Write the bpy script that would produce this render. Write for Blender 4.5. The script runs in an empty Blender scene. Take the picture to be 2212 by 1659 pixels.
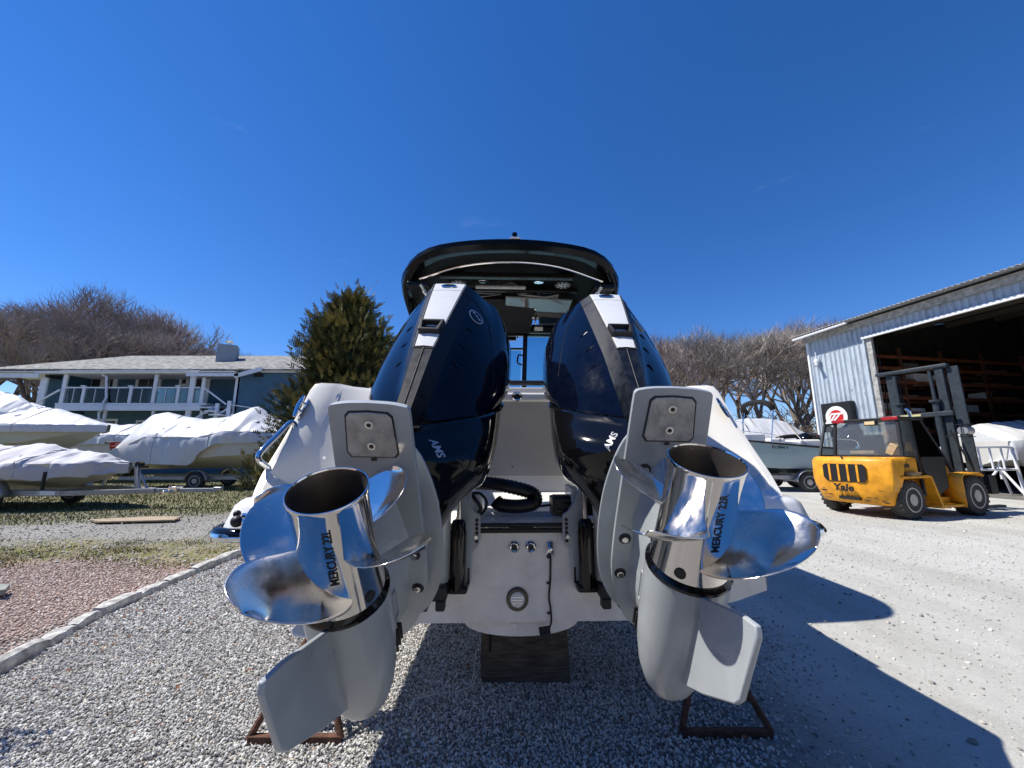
import bpy, bmesh, math, random
import numpy as np
from mathutils import Vector, Matrix
R = math.radians
random.seed(7)
np.random.seed(7)
scene = bpy.context.scene
COL = scene.collection

# ------------------------------------------------------------------ camera
CAM_H = 1.40
PITCH = 10.0
cam_d = bpy.data.cameras.new('camera')
cam = bpy.data.objects.new('camera', cam_d)
COL.objects.link(cam)
cam_d.sensor_width = 36.0
cam_d.lens = 36.0 * 831.0 / 2212.0
cam_d.clip_start = 0.02
cam_d.clip_end = 2000.0
cam.location = (0, 0, CAM_H)
cam.rotation_euler = (R(90 + PITCH), 0, 0)
scene.camera = cam

# ------------------------------------------------------------------ sky and sun
SUN_EL = 55.5
SUN_DIR = Vector((-1.0, 0.06, 0)).normalized()          # horizontal direction towards the sun
world = bpy.data.worlds.new('World')
scene.world = world
world.use_nodes = True
wn = world.node_tree
wn.nodes.clear()
w_out = wn.nodes.new('ShaderNodeOutputWorld')
w_bg = wn.nodes.new('ShaderNodeBackground')
w_sky = wn.nodes.new('ShaderNodeTexSky')
w_sky.sky_type = 'NISHITA'
w_sky.sun_disc = False
w_sky.sun_elevation = R(SUN_EL)
w_sky.sun_rotation = math.atan2(SUN_DIR.x, SUN_DIR.y)
w_sky.altitude = 0
w_sky.air_density = 1.0
w_sky.dust_density = 0.0
w_sky.ozone_density = 6.0
w_bg.inputs[1].default_value = 0.10
w_hs = wn.nodes.new('ShaderNodeHueSaturation')
w_hs.inputs['Saturation'].default_value = 1.19
w_tint = wn.nodes.new('ShaderNodeMixRGB')
w_tint.blend_type = 'MULTIPLY'
w_tint.inputs[0].default_value = 1.0
w_tint.inputs[2].default_value = (0.98, 0.97, 1.14, 1)
wn.links.new(w_sky.outputs[0], w_tint.inputs[1])
wn.links.new(w_tint.outputs[0], w_hs.inputs['Color'])
# a few faint wisps of high cloud
w_tc = wn.nodes.new('ShaderNodeTexCoord')
w_map = wn.nodes.new('ShaderNodeMapping')
w_map.inputs['Scale'].default_value = (1.6, 1.6, 9.0)
w_map.inputs['Rotation'].default_value = (0.12, 0.2, 0)
w_nz = wn.nodes.new('ShaderNodeTexNoise')
w_nz.inputs['Scale'].default_value = 2.1
w_nz.inputs['Detail'].default_value = 7
w_nz.inputs['Roughness'].default_value = 0.62
w_rp = wn.nodes.new('ShaderNodeValToRGB')
w_rp.color_ramp.elements[0].position = 0.64
w_rp.color_ramp.elements[0].color = (0, 0, 0, 1)
w_rp.color_ramp.elements[1].position = 0.86
w_rp.color_ramp.elements[1].color = (0.10, 0.10, 0.10, 1)
w_mix = wn.nodes.new('ShaderNodeMixRGB')
w_mix.inputs[2].default_value = (6.5, 7.4, 8.6, 1)
wn.links.new(w_tc.outputs['Generated'], w_map.inputs[0])
wn.links.new(w_map.outputs[0], w_nz.inputs['Vector'])
wn.links.new(w_nz.outputs['Fac'], w_rp.inputs[0])
wn.links.new(w_rp.outputs[0], w_mix.inputs[0])
wn.links.new(w_hs.outputs[0], w_mix.inputs[1])
wn.links.new(w_mix.outputs[0], w_bg.inputs[0])
wn.links.new(w_bg.outputs[0], w_out.inputs[0])

sun_d = bpy.data.lights.new('sun', 'SUN')
sun_d.energy = 5.0
sun_d.angle = R(0.53)
sun_d.color = (1.0, 0.95, 0.86)
sun = bpy.data.objects.new('sun', sun_d)
COL.objects.link(sun)
_s = Vector((SUN_DIR.x * math.cos(R(SUN_EL)), SUN_DIR.y * math.cos(R(SUN_EL)), math.sin(R(SUN_EL))))
sun.rotation_euler = _s.to_track_quat('Z', 'Y').to_euler()
sun.location = _s * 60

vs = scene.view_settings
vs.view_transform = 'Standard'
vs.look = 'None'
vs.exposure = 0.40
vs.gamma = 1.0
vs.use_curve_mapping = False
scene.cycles.max_bounces = 8
scene.cycles.transparent_max_bounces = 12
scene.cycles.caustics_reflective = False
scene.cycles.caustics_refractive = False
scene.cycles.sample_clamp_indirect = 6.0

# ------------------------------------------------------------------ helpers
def at(x, y, Y):
    """photo position (2212 wide) -> point of the place at depth Y (metres ahead of the camera)"""
    p = R(PITCH); v = (829.5 - y) / 831.0
    d = Vector(((x - 1106) / 831.0, math.cos(p) - v * math.sin(p), math.sin(p) + v * math.cos(p)))
    return Vector((0, 0, CAM_H)) + d * (Y / d.y)

def srgb(h):
    h = h.lstrip('#')
    c = [int(h[i:i + 2], 16) / 255 for i in (0, 2, 4)]
    return tuple(x / 12.92 if x < 0.04045 else ((x + 0.055) / 1.055) ** 2.4 for x in c)

MATS = {}
def mat(name, col, rough=0.5, metal=0.0, var=0.0, vscale=4.0, col2=None, bump=0.0, bscale=40.0, coat=0.0, spec=0.5,
        rvar=0.0, stretch=(1, 1, 1), detail=5, lo=0.35, hi=0.65, coord='Object', trans=0.0, alpha=1.0, ior=1.45):
    if name in MATS:
        return MATS[name]
    m = bpy.data.materials.new(name)
    m.use_nodes = True
    nt = m.node_tree
    b = nt.nodes['Principled BSDF']
    c = tuple(col) + (1,)
    b.inputs['Base Color'].default_value = c
    b.inputs['Roughness'].default_value = rough
    b.inputs['Metallic'].default_value = metal
    b.inputs['Coat Weight'].default_value = coat
    b.inputs['Coat Roughness'].default_value = 0.03
    b.inputs['Specular IOR Level'].default_value = spec
    b.inputs['Transmission Weight'].default_value = trans
    b.inputs['Alpha'].default_value = alpha
    b.inputs['IOR'].default_value = ior
    if var or bump or rvar or col2:
        tc = nt.nodes.new('ShaderNodeTexCoord')
        mp = nt.nodes.new('ShaderNodeMapping')
        mp.inputs['Scale'].default_value = stretch
        nt.links.new(tc.outputs[coord], mp.inputs[0])
        nz = nt.nodes.new('ShaderNodeTexNoise')
        nz.inputs['Scale'].default_value = vscale
        nz.inputs['Detail'].default_value = detail
        nz.inputs['Roughness'].default_value = 0.6
        nt.links.new(mp.outputs[0], nz.inputs['Vector'])
        if var or col2:
            if col2 is None:
                col2 = tuple(x * (1 - var) for x in col)
                c = tuple(min(1, x * (1 + var * 0.5)) for x in col) + (1,)
            rp = nt.nodes.new('ShaderNodeValToRGB')
            rp.color_ramp.elements[0].position = lo
            rp.color_ramp.elements[1].position = hi
            rp.color_ramp.elements[0].color = tuple(col2) + (1,)
            rp.color_ramp.elements[1].color = c
            nt.links.new(nz.outputs['Fac'], rp.inputs[0])
            nt.links.new(rp.outputs[0], b.inputs['Base Color'])
        if rvar:
            mr = nt.nodes.new('ShaderNodeMapRange')
            mr.inputs['From Min'].default_value = 0.3
            mr.inputs['From Max'].default_value = 0.7
            mr.inputs['To Min'].default_value = max(0, rough - rvar * 0.3)
            mr.inputs['To Max'].default_value = min(1, rough + rvar)
            nt.links.new(nz.outputs['Fac'], mr.inputs[0])
            nt.links.new(mr.outputs[0], b.inputs['Roughness'])
        if bump:
            n2 = nt.nodes.new('ShaderNodeTexNoise')
            n2.inputs['Scale'].default_value = bscale
            n2.inputs['Detail'].default_value = 4
            nt.links.new(mp.outputs[0], n2.inputs['Vector'])
            bp = nt.nodes.new('ShaderNodeBump')
            bp.inputs['Strength'].default_value = bump
            bp.inputs['Distance'].default_value = 0.02
            nt.links.new(n2.outputs['Fac'], bp.inputs['Height'])
            nt.links.new(bp.outputs[0], b.inputs['Normal'])
    MATS[name] = m
    return m

def smoothpath(pts, n=6, closed=False):
    """Catmull-Rom through the points"""
    P = [Vector(p) for p in pts]
    out = []
    N = len(P)
    for i in range(N if closed else N - 1):
        if closed:
            a, b, c, d = P[i - 1], P[i], P[(i + 1) % N], P[(i + 2) % N]
        else:
            b, c = P[i], P[i + 1]
            a = P[i - 1] if i else b + (b - c)
            d = P[i + 2] if i + 2 < N else c + (c - b)
        for k in range(n):
            t = k / n
            out.append(0.5 * ((2 * b) + (-a + c) * t + (2 * a - 5 * b + 4 * c - d) * t * t + (-a + 3 * b - 3 * c + d) * t ** 3))
    if not closed:
        out.append(P[-1].copy())
    return out

class MB:
    def __init__(s, M=None):
        s.v = []; s.f = []; s.M = M
    def add(s, verts, faces):
        o = len(s.v)
        s.v += [Vector(v) for v in verts]
        s.f += [tuple(i + o for i in f) for f in faces]
        return s
    def box(s, c, d, rot=None):
        hx, hy, hz = d[0] / 2, d[1] / 2, d[2] / 2
        vs_ = [Vector((x, y, z)) for x in (-hx, hx) for y in (-hy, hy) for z in (-hz, hz)]
        if rot is not None:
            m = rot if isinstance(rot, Matrix) else Matrix.Rotation(rot, 3, 'Z')
            vs_ = [m @ v for v in vs_]
        return s.add([v + Vector(c) for v in vs_], [(0, 1, 3, 2), (4, 6, 7, 5), (0, 4, 5, 1), (2, 3, 7, 6), (0, 2, 6, 4), (1, 5, 7, 3)])
    def bar(s, a, b, w, h, up=(0, 0, 1)):
        a = Vector(a); b = Vector(b)
        d = (b - a).normalized(); upv = Vector(up)
        if abs(d.dot(upv)) > 0.98:
            upv = Vector((1, 0, 0))
        x = d.cross(upv).normalized(); z = x.cross(d).normalized()
        vs_ = []
        for p in (a, b):
            for i, j in ((-1, -1), (1, -1), (1, 1), (-1, 1)):
                vs_.append(p + x * (i * w / 2) + z * (j * h / 2))
        return s.add(vs_, [(0, 1, 2, 3), (7, 6, 5, 4), (0, 4, 5, 1), (1, 5, 6, 2), (2, 6, 7, 3), (3, 7, 4, 0)])
    def tube(s, pts, r, seg=10, closed=False, caps=True):
        P = [Vector(p) for p in pts]
        n = len(P)
        rr = r if isinstance(r, (list, tuple)) else [r] * n
        t0 = (P[1] - P[0]).normalized()
        ref = Vector((0, 0, 1)) if abs(t0.z) < 0.9 else Vector((1, 0, 0))
        x = t0.cross(ref).normalized()
        vs_ = []
        for i, p in enumerate(P):
            if closed:
                t = (P[(i + 1) % n] - P[i - 1]).normalized()
            else:
                t = (P[min(i + 1, n - 1)] - P[max(i - 1, 0)]).normalized()
            x = (x - t * x.dot(t)).normalized()
            y = t.cross(x)
            for k in range(seg):
                a = 2 * math.pi * k / seg
                vs_.append(p + (x * math.cos(a) + y * math.sin(a)) * rr[i])
        fs = []
        for i in range(n if closed else n - 1):
            j = (i + 1) % n
            for k in range(seg):
                l = (k + 1) % seg
                fs.append((i * seg + k, i * seg + l, j * seg + l, j * seg + k))
        if caps and not closed:
            fs.append(tuple(range(seg - 1, -1, -1)))
            fs.append(tuple((n - 1) * seg + k for k in range(seg)))
        return s.add(vs_, fs)
    def lathe(s, prof, o, ax, seg=24, caps=True):
        """prof: (distance along axis, radius)"""
        o = Vector(o); ax = Vector(ax).normalized()
        ref = Vector((0, 0, 1)) if abs(ax.z) < 0.9 else Vector((1, 0, 0))
        x = ax.cross(ref).normalized(); y = ax.cross(x)
        vs_ = []
        for d, r in prof:
            for k in range(seg):
                a = 2 * math.pi * k / seg
                vs_.append(o + ax * d + (x * math.cos(a) + y * math.sin(a)) * max(r, 1e-4))
        fs = []
        for i in range(len(prof) - 1):
            for k in range(seg):
                l = (k + 1) % seg
                fs.append((i * seg + k, i * seg + l, (i + 1) * seg + l, (i + 1) * seg + k))
        if caps:
            fs.append(tuple(range(seg - 1, -1, -1)))
            fs.append(tuple((len(prof) - 1) * seg + k for k in range(seg)))
        return s.add(vs_, fs)
    def cyl(s, a, b, r, seg=16, r2=None):
        a = Vector(a); b = Vector(b)
        return s.lathe([(0, r), ((b - a).length, r if r2 is None else r2)], a, b - a, seg)
    def loft(s, rings, caps=True, closed=True):
        n = len(rings[0]); vs_ = [Vector(p) for r_ in rings for p in r_]; fs = []
        for i in range(len(rings) - 1):
            for k in range(n if closed else n - 1):
                l = (k + 1) % n
                fs.append((i * n + k, i * n + l, (i + 1) * n + l, (i + 1) * n + k))
        if caps and closed:
            fs.append(tuple(range(n - 1, -1, -1)))
            fs.append(tuple((len(rings) - 1) * n + k for k in range(n)))
        return s.add(vs_, fs)
    def prism(s, poly, off):
        """poly: list of 3D points of a planar outline, extruded by the vector off"""
        n = len(poly); off = Vector(off)
        vs_ = [Vector(p) for p in poly] + [Vector(p) + off for p in poly]
        fs = [tuple(range(n - 1, -1, -1)), tuple(range(n, 2 * n))]
        fs += [(k, (k + 1) % n, n + (k + 1) % n, n + k) for k in range(n)]
        return s.add(vs_, fs)
    def sphere(s, c, r, seg=12, rings=8, sc=(1, 1, 1)):
        c = Vector(c); vs_ = []; fs = []
        for i in range(rings + 1):
            th = math.pi * i / rings
            for k in range(seg):
                a = 2 * math.pi * k / seg
                rr = max(math.sin(th), 1e-3)
                vs_.append(c + Vector((rr * math.cos(a) * sc[0], rr * math.sin(a) * sc[1], math.cos(th) * sc[2])) * r)
        for i in range(rings):
            for k in range(seg):
                l = (k + 1) % seg
                fs.append((i * seg + k, (i + 1) * seg + k, (i + 1) * seg + l, i * seg + l))
        return s.add(vs_, fs)
    def build(s, name, m, parent=None, smooth=35, bevel=0, bseg=2, sub=0, solid=0, weld=True):
        me = bpy.data.meshes.new(name)
        vv = [s.M @ v for v in s.v] if s.M is not None else s.v
        me.from_pydata([tuple(v) for v in vv], [], s.f)
        bm = bmesh.new(); bm.from_mesh(me)
        if weld:
            bmesh.ops.remove_doubles(bm, verts=bm.verts, dist=1e-5)
        bmesh.ops.recalc_face_normals(bm, faces=bm.faces)
        bm.to_mesh(me); bm.free()
        if smooth:
            me.polygons.foreach_set('use_smooth', [True] * len(me.polygons))
            me.set_sharp_from_angle(angle=R(smooth))
        me.materials.append(m)
        o = bpy.data.objects.new(name, me)
        COL.objects.link(o)
        if parent is not None:
            o.parent = parent
        if bevel:
            md = o.modifiers.new('bevel', 'BEVEL'); md.width = bevel; md.segments = bseg; md.limit_method = 'ANGLE'; md.angle_limit = R(40)
            md.harden_normals = False
        if solid:
            md = o.modifiers.new('solid', 'SOLIDIFY'); md.thickness = solid; md.offset = 0
        if sub:
            md = o.modifiers.new('sub', 'SUBSURF'); md.levels = sub; md.render_levels = sub
        return o

def empty(name, loc=(0, 0, 0), rz=0.0, M=None):
    o = bpy.data.objects.new(name, None)
    COL.objects.link(o)
    o.empty_display_size = 0.2
    if M is not None:
        o.matrix_world = M
    else:
        o.location = loc; o.rotation_euler = (0, 0, rz)
    return o

def tag(o, label=None, cat=None, group=None, kind=None):
    if label: o['label'] = label
    if cat: o['category'] = cat
    if group: o['group'] = group
    if kind: o['kind'] = kind
    return o

def copy_tree(o, parent=None):
    c = o.copy(); COL.objects.link(c)
    if parent is not None: c.parent = parent
    for ch in [x for x in bpy.data.objects if x.parent == o and x != c]:
        copy_tree(ch, c)
    return c

def text_geo(txt, size, shear=0.0, extrude=0.0, bold=0.0):
    """flat lettering in the XY plane, centred; returns (verts, faces)"""
    cu = bpy.data.curves.new('t', 'FONT'); cu.body = txt; cu.size = size; cu.shear = shear
    cu.align_x = 'CENTER'; cu.align_y = 'CENTER'; cu.offset = bold; cu.extrude = extrude; cu.resolution_u = 3
    o = bpy.data.objects.new('t', cu); COL.objects.link(o)
    dg = bpy.context.evaluated_depsgraph_get(); dg.update()
    me = o.evaluated_get(dg).to_mesh()
    v = [Vector(x.co) for x in me.vertices]; f = [tuple(p.vertices) for p in me.polygons]
    o.evaluated_get(dg).to_mesh_clear()
    bpy.data.objects.remove(o); bpy.data.curves.remove(cu)
    return v, f

def text_part(name, txt, size, o, ex, ey, m, parent, shear=0.0, bold=0.0, fn=None, lift=0.002, M=None, sx=1.0):
    """lettering lying on a plane with origin o, x axis ex, y axis ey"""
    v, f = text_geo(txt, size, shear, 0, bold)
    o = Vector(o); ex = Vector(ex).normalized(); ey = Vector(ey).normalized(); nz = ex.cross(ey)
    pts = [fn(p) if fn else o + ex * (p.x * sx) + ey * p.y + nz * lift for p in v]
    mb = MB(M); mb.add(pts, f)
    return mb.build(name, m, parent, smooth=0, weld=False)
# ------------------------------------------------------------------ shared materials
M_WHITE = mat('gelcoat_white', (0.82, 0.81, 0.78), 0.22, var=0.05, vscale=2.0, coat=0.4, rvar=0.1)
M_TRANSOM = mat('gelcoat_transom', (0.80, 0.79, 0.76), 0.3, var=0.12, vscale=9, coat=0.3, bump=0.06, bscale=60, rvar=0.15)
M_CREAM = mat('gelcoat_cream', (0.80, 0.78, 0.72), 0.25, var=0.05, vscale=1.5, coat=0.4)
M_GREY = mat('motor_grey_paint', (0.37, 0.40, 0.42), 0.30, var=0.16, vscale=5, coat=0.45, bump=0.02, bscale=160, rvar=0.22, detail=8)
M_ZINC = mat('anode_zinc', (0.47, 0.465, 0.445), 0.5, 0.25, col2=(0.28, 0.28, 0.27), vscale=28, bump=0.12, bscale=120)
M_NAVY = mat('cowl_navy_gloss', (0.0022, 0.0038, 0.0115), 0.06, spec=0.27, coat=0.0, var=0.3, vscale=25, rvar=0.05)
M_NAVY2 = mat('cowl_matte_navy', (0.007, 0.010, 0.018), 0.40, var=0.5, vscale=30, bump=0.05, bscale=260, spec=0.3, rvar=0.2)
M_BLACKG = mat('black_gloss', (0.004, 0.004, 0.005), 0.08)
M_BLACK = mat('black_plastic', (0.012, 0.012, 0.013), 0.45, var=0.3, vscale=20, rvar=0.2)
M_STRIP = mat('cowl_white_strip', (0.70, 0.71, 0.71), 0.35, var=0.05, vscale=8)
M_STEEL = mat('polished_stainless', (0.78, 0.745, 0.70), 0.045, 1.0, rvar=0.10, vscale=11, bump=0.008, bscale=30)
M_STEELB = mat('smudged_stainless', (0.78, 0.745, 0.70), 0.08, 1.0, rvar=0.26, vscale=16, bump=0.012, bscale=22, detail=8)
M_TUBEIN = mat('hub_bore', (0.20, 0.175, 0.15), 0.38, 0.85, var=0.15, vscale=10, rvar=0.15)
M_CHROME = mat('chrome', (0.80, 0.80, 0.80), 0.05, 1.0, rvar=0.06, vscale=20)
M_RUBBER = mat('rubber_black', (0.015, 0.015, 0.015), 0.6, var=0.3, vscale=30)
M_INK = mat('black_ink', (0.012, 0.012, 0.014), 0.5)
M_SILVER = mat('silver_decal', (0.45, 0.46, 0.47), 0.35, 0.3)
M_REDDECAL = mat('red_decal', (0.55, 0.02, 0.02), 0.4)
M_GLASSY = mat('lamp_lens', (0.75, 0.78, 0.80), 0.12, 0.0, coat=0.5, var=0.3, vscale=60)

BOAT_ROOT = Matrix.Translation((0.045, 1.95, 0)) @ Matrix.Rotation(R(2.0), 4, 'Z')

# ------------------------------------------------------------------ outboard motors
# local frame: x to starboard, y = -u (u runs aft along the propeller shaft from the gearcase nose), z = n (up the leg)
def P3(x, u, n):
    return Vector((x, -u, n))

def motor_matrix(o, th, yaw, roll):
    th, yaw, roll = R(th), R(yaw), R(roll)
    c, s = math.cos(th), math.sin(th)
    m = Matrix(((1, 0, 0), (0, c, s), (0, -s, c)))     # columns: x, y=-U, z=N
    m = Matrix.Rotation(yaw, 3, 'Z') @ Matrix.Rotation(roll, 3, 'Y') @ m
    return Matrix.Translation(o) @ m.to_4x4()

def blade_mesh(hand, phase, name, parent, pitch=0.38, Rt=0.200, rh=0.066, u0=0.482):
    nr, ns = 14, 12
    rows = []
    for i in range(nr + 1):
        t = i / nr
        r = rh + (Rt - rh) * (1 - (1 - t) ** 1.5)
        tt = (r - rh) / (Rt - rh)
        cm = 0.150 + 0.060 * math.sin(math.pi * min(1, tt / 0.85) * 0.5)
        if tt > 0.42:
            q = (tt - 0.42) / 0.58
            c = cm * math.sqrt(max(0.0, 1 - q ** 2.1))
        else:
            c = cm
        c = max(c, 0.008)
        beta = math.atan(pitch / (2 * math.pi * r))
        row = []
        for j in range(ns + 1):
            q = -0.5 + j / ns
            s_ = q * c
            skew = 0.10 * tt * tt
            phi = phase + skew + s_ * math.cos(beta) / r
            u = u0 + 0.34 * (r - rh) + 0.035 * tt * tt + s_ * math.sin(beta) + (0.012 * (2 * q) ** 2 if q > 0 else 0) * tt
            if hand < 0:
                phi = math.pi - phi
            row.append(P3(r * math.cos(phi), u, r * math.sin(phi)))
        rows.append(row)
    mb = MB()
    mb.loft(rows, caps=False, closed=False)
    return mb.build(name, M_STEELB, parent, smooth=60, solid=0.003, sub=1)

def make_motor(o, th, yaw, roll, side, label, prop_txt, phase0, group):
    """side -1: port motor, +1: starboard motor; inboard = -side"""
    MW = motor_matrix(o, th, yaw, roll)
    root = empty('outboard_motor', M=MW)
    tag(root, label, 'outboard motor', group)
    inb = -side
    # gearcase torpedo + strut
    mb = MB()
    mb.lathe([(0.0, 0.004), (0.006, 0.02), (0.022, 0.038), (0.055, 0.058), (0.10, 0.073), (0.16, 0.083), (0.24, 0.088), (0.385, 0.088)], (0, 0, 0), (0, -1, 0), 36)
    gc = mb.build('gearcase', M_GREY, root, smooth=50)
    # strut between torpedo and plate: aerofoil sections
    rings = []
    for n, u0, u1, hw in ((0.02, 0.02, 0.36, 0.052), (0.07, 0.03, 0.40, 0.046), (0.13, 0.04, 0.45, 0.05), (0.19, 0.035, 0.50, 0.062), (0.215, 0.03, 0.54, 0.075)):
        ring = []
        for k in range(24):
            a = 2 * math.pi * k / 24
            cu = math.cos(a); cw = math.sin(a)
            u = (u0 + u1) / 2 + (u1 - u0) / 2 * cu
            w = hw * cw * (0.75 + 0.25 * (-cu) if cu < 0 else 1 - 0.35 * cu)
            ring.append(P3(w, u, n))
        rings.append(ring)
    mb = MB(); mb.loft(rings); mb.build('strut', M_GREY, root, smooth=60)
    # skeg
    ol = [(0.115, -0.06), (0.215, -0.155), (0.322, -0.243), (0.345, -0.252), (0.478, -0.252), (0.492, -0.243), (0.47, -0.20), (0.378, -0.075), (0.37, -0.03), (0.33, 0.0), (0.14, 0.0)]
    mb = MB(); mb.prism([P3(-0.0055, u, n) for u, n in ol], (0.011, 0, 0)); mb.build('skeg', M_GREY, root, smooth=30, bevel=0.003, bseg=2)
    # anti ventilation plate and splash plate
    def plate(name, pts, n, t, wfac=1.0):
        half = [(u, w * wfac) for u, w in pts]
        sm = smoothpath([Vector((u, w, 0)) for u, w in half], 4)
        out = [P3(p.y, p.x, n) for p in sm] + [P3(-p.y, p.x, n) for p in reversed(sm[1:-1] if sm[0].y == 0 else sm)]
        mb = MB(); mb.prism(out, (0, 0, t)); return mb.build(name, M_GREY, root, smooth=40, bevel=0.004, bseg=3)
    plate('anti_ventilation_plate', [(0.729, 0.0), (0.727, 0.05), (0.721, 0.085), (0.715, 0.0935), (0.70, 0.0965), (0.60, 0.1), (0.45, 0.104), (0.30, 0.108), (0.17, 0.105), (0.08, 0.085), (0.0, 0.052), (-0.05, 0.0)], 0.213, 0.016)
    plate('splash_plate', [(0.60, 0.0), (0.585, 0.06), (0.53, 0.10), (0.40, 0.132), (0.25, 0.14), (0.12, 0.128), (0.03, 0.10), (-0.03, 0.06), (-0.06, 0.0)], 0.285, 0.012)
    # anode with two bolts
    ol = [(0.703, -0.044), (0.706, 0.0), (0.703, 0.044), (0.692, 0.054), (0.60, 0.061), (0.588, 0.052), (0.586, -0.052), (0.60, -0.061), (0.692, -0.054)]
    mb = MB(); mb.prism([P3(w, u, 0.2125) for u, w in ol], (0, 0, -0.0045)); a = mb.build('anode', M_ZINC, root, smooth=20, bevel=0.002)
    ol2 = [(u + (0.004 if u > .65 else -0.004), w * 1.07) for u, w in ol]
    mb = MB(); mb.prism([P3(w, u, 0.2126) for u, w in ol2], (0, 0, -0.0008)); mb.build('anode_joint', M_INK, root, smooth=0)
    mb = MB(); mb.box(P3(0.0, 0.578, 0.2115), (0.012, 0.006, 0.005)); mb.build('anode_key', M_BLACK, root, smooth=0)
    for u in (0.674, 0.617):
        mb = MB(); mb.lathe([(-0.001, 0.014), (0.0006, 0.014), (0.0012, 0.0115)], P3(0, u, 0.208), (0, 0, -1), 20); b = mb.build('bolt', M_ZINC, root)
        mb = MB(); mb.lathe([(0.0008, 0.0105), (0.0022, 0.0100), (0.0022, 0.006), (0.0004, 0.0055)], P3(0, u, 0.208), (0, 0, -1), 20); mb.build('bolt_head', M_STEELB, b)
        mb = MB(); mb.lathe([(0.0005, 0.0055), (0.0018, 0.0054)], P3(0, u, 0.208), (0, 0, -1), 6); mb.build('socket', M_INK, b)
    # flange bolts along the inboard edge of the leg
    for u, n, x in ((0.50, 0.212, 0.048), (0.28, 0.212, 0.078), (0.16, 0.212, 0.080)):
        x *= inb
        mb = MB(); mb.lathe([(-0.002, 0.017), (0.0015, 0.0165), (0.002, 0.012)], P3(x, u, n), (0, 0, -1), 20); b = mb.build('bolt', M_INK, root)
        mb = MB(); mb.lathe([(0, 0.0105), (0.007, 0.0105), (0.0085, 0.008)], P3(x, u, n), (0, 0, -1), 6); mb.build('bolt_head', M_STEELB, b, smooth=20)
    # drive shaft housing
    rings = []
    for n, u0, u1, hw in ((0.225, -0.02, 0.50, 0.082), (0.30, -0.01, 0.47, 0.09), (0.44, 0.06, 0.42, 0.095)):
        rings.append([P3(hw * math.sin(2 * math.pi * k / 24), (u0 + u1) / 2 + (u1 - u0) / 2 * math.cos(2 * math.pi * k / 24), n) for k in range(24)])
    mb = MB(); mb.loft(rings); mb.build('drive_shaft_housing', M_GREY, root, smooth=60)
    for sx in (-1, 1):
        for k in range(4):
            mb = MB(); mb.box(P3(sx * 0.0495, 0.10 + 0.0 * k, 0.075 + 0.018 * k), (0.012, 0.055, 0.006)); mb.build('water_intake', M_INK, root, smooth=0)
    # torpedo label
    for w_ in (1,):
        x = inb
        ex = P3(0, 0.98, 0.0) ; pos = P3(inb * 0.0505, 0.21, 0.115)
        mb = MB()
        for (du, dn, lu, ln) in ((0, 0.012, 0.085, 0.0012), (0, -0.012, 0.085, 0.0012), (0.0425, 0, 0.0012, 0.024), (-0.0425, 0, 0.0012, 0.024)):
            mb.box(pos + P3(0, du, dn), (0.004, lu, ln))
        mb.build('rating_mark', M_SILVER, root, smooth=0)
    # black seal between gearcase and hub
    mb = MB(); mb.lathe([(0.3835, 0.0878), (0.385, 0.0893), (0.392, 0.0893), (0.396, 0.086), (0.402, 0.082)], (0, 0, 0), (0, -1, 0), 40); mb.build('exhaust_seal', M_BLACKG, root, smooth=25)

    # ---- propeller
    prop = empty('propeller'); prop.parent = root
    mb = MB(); mb.lathe([(0.40, 0.0815), (0.408, 0.0805), (0.45, 0.0765), (0.53, 0.0715), (0.60, 0.0705), (0.635, 0.0725), (0.644, 0.0745), (0.646, 0.0738), (0.646, 0.0712), (0.643, 0.0700)], (0, 0, 0), (0, -1, 0), 64, caps=False)
    mb.build('hub', M_STEEL, prop, smooth=60)
    mb = MB(); mb.lathe([(0.6455, 0.0711), (0.62, 0.0672), (0.52, 0.0655), (0.44, 0.064), (0.42, 0.064), (0.42, 0.002)], (0, 0, 0), (0, -1, 0), 48, caps=False)
    mb.build('hub_bore', M_TUBEIN, prop, smooth=40)
    for k in range(4):
        blade_mesh(side, phase0 + k * math.pi / 2, 'blade', prop)
    # vent holes near the base of the hub
    for k in range(4):
        a = phase0 + 0.35 + k * math.pi / 2
        if side < 0: a = math.pi - a
        d = P3(math.cos(a), 0, math.sin(a)); c = P3(0, 0.421, 0) + d * 0.0785
        mb = MB(); mb.lathe([(0, 0.0115), (0.0028, 0.0115)], c, d, 20); mb.build('vent_hole', M_INK, prop)
    # stamped lettering along the hub
    aim = 1.5 * math.pi + (0.34 if side < 0 else 0.16)
    def on_hub(p, aim=aim):
        u = 0.545 + p.x * 0.88
        r = 0.0738 - 0.026 * (u - 0.475) * 0.9 + 0.0006
        a = aim - (p.y) / r
        r = np.interp(u, [0.408, 0.45, 0.53, 0.60], [0.0805, 0.0765, 0.0715, 0.0705]) + 0.0009
        return P3(r * math.cos(a), u, r * math.sin(a))
    text_part('lettering', prop_txt, 0.0225, (0, 0, 0), (1, 0, 0), (0, 1, 0), M_INK, prop, fn=on_hub, bold=0.0005)

    # ---- cowl
    def section(n, ur, sb, b, w, uw, uf, k=0.0, drop=0.036):
        """half outline from the aft ridge round to the front"""
        crv = smoothpath([Vector((b, ur - drop, 0)), Vector((w * 0.74, (ur - drop) * 0.52 + uw * 0.48, 0)), Vector((w, uw, 0)), Vector((w * 1.0, (uw + uf) * 0.5, 0)), Vector((w * 0.8, uf + 0.04, 0)), Vector((0.0, uf, 0))], 5)
        half = [Vector((0, ur, 0)), Vector((sb, ur, 0))] + crv
        ring = [P3(p.x, p.y, n + k * (ur - p.y)) for p in half] + [P3(-p.x, p.y, n + k * (ur - p.y)) for p in reversed(half[1:-1])]
        return ring, len(half)
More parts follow.
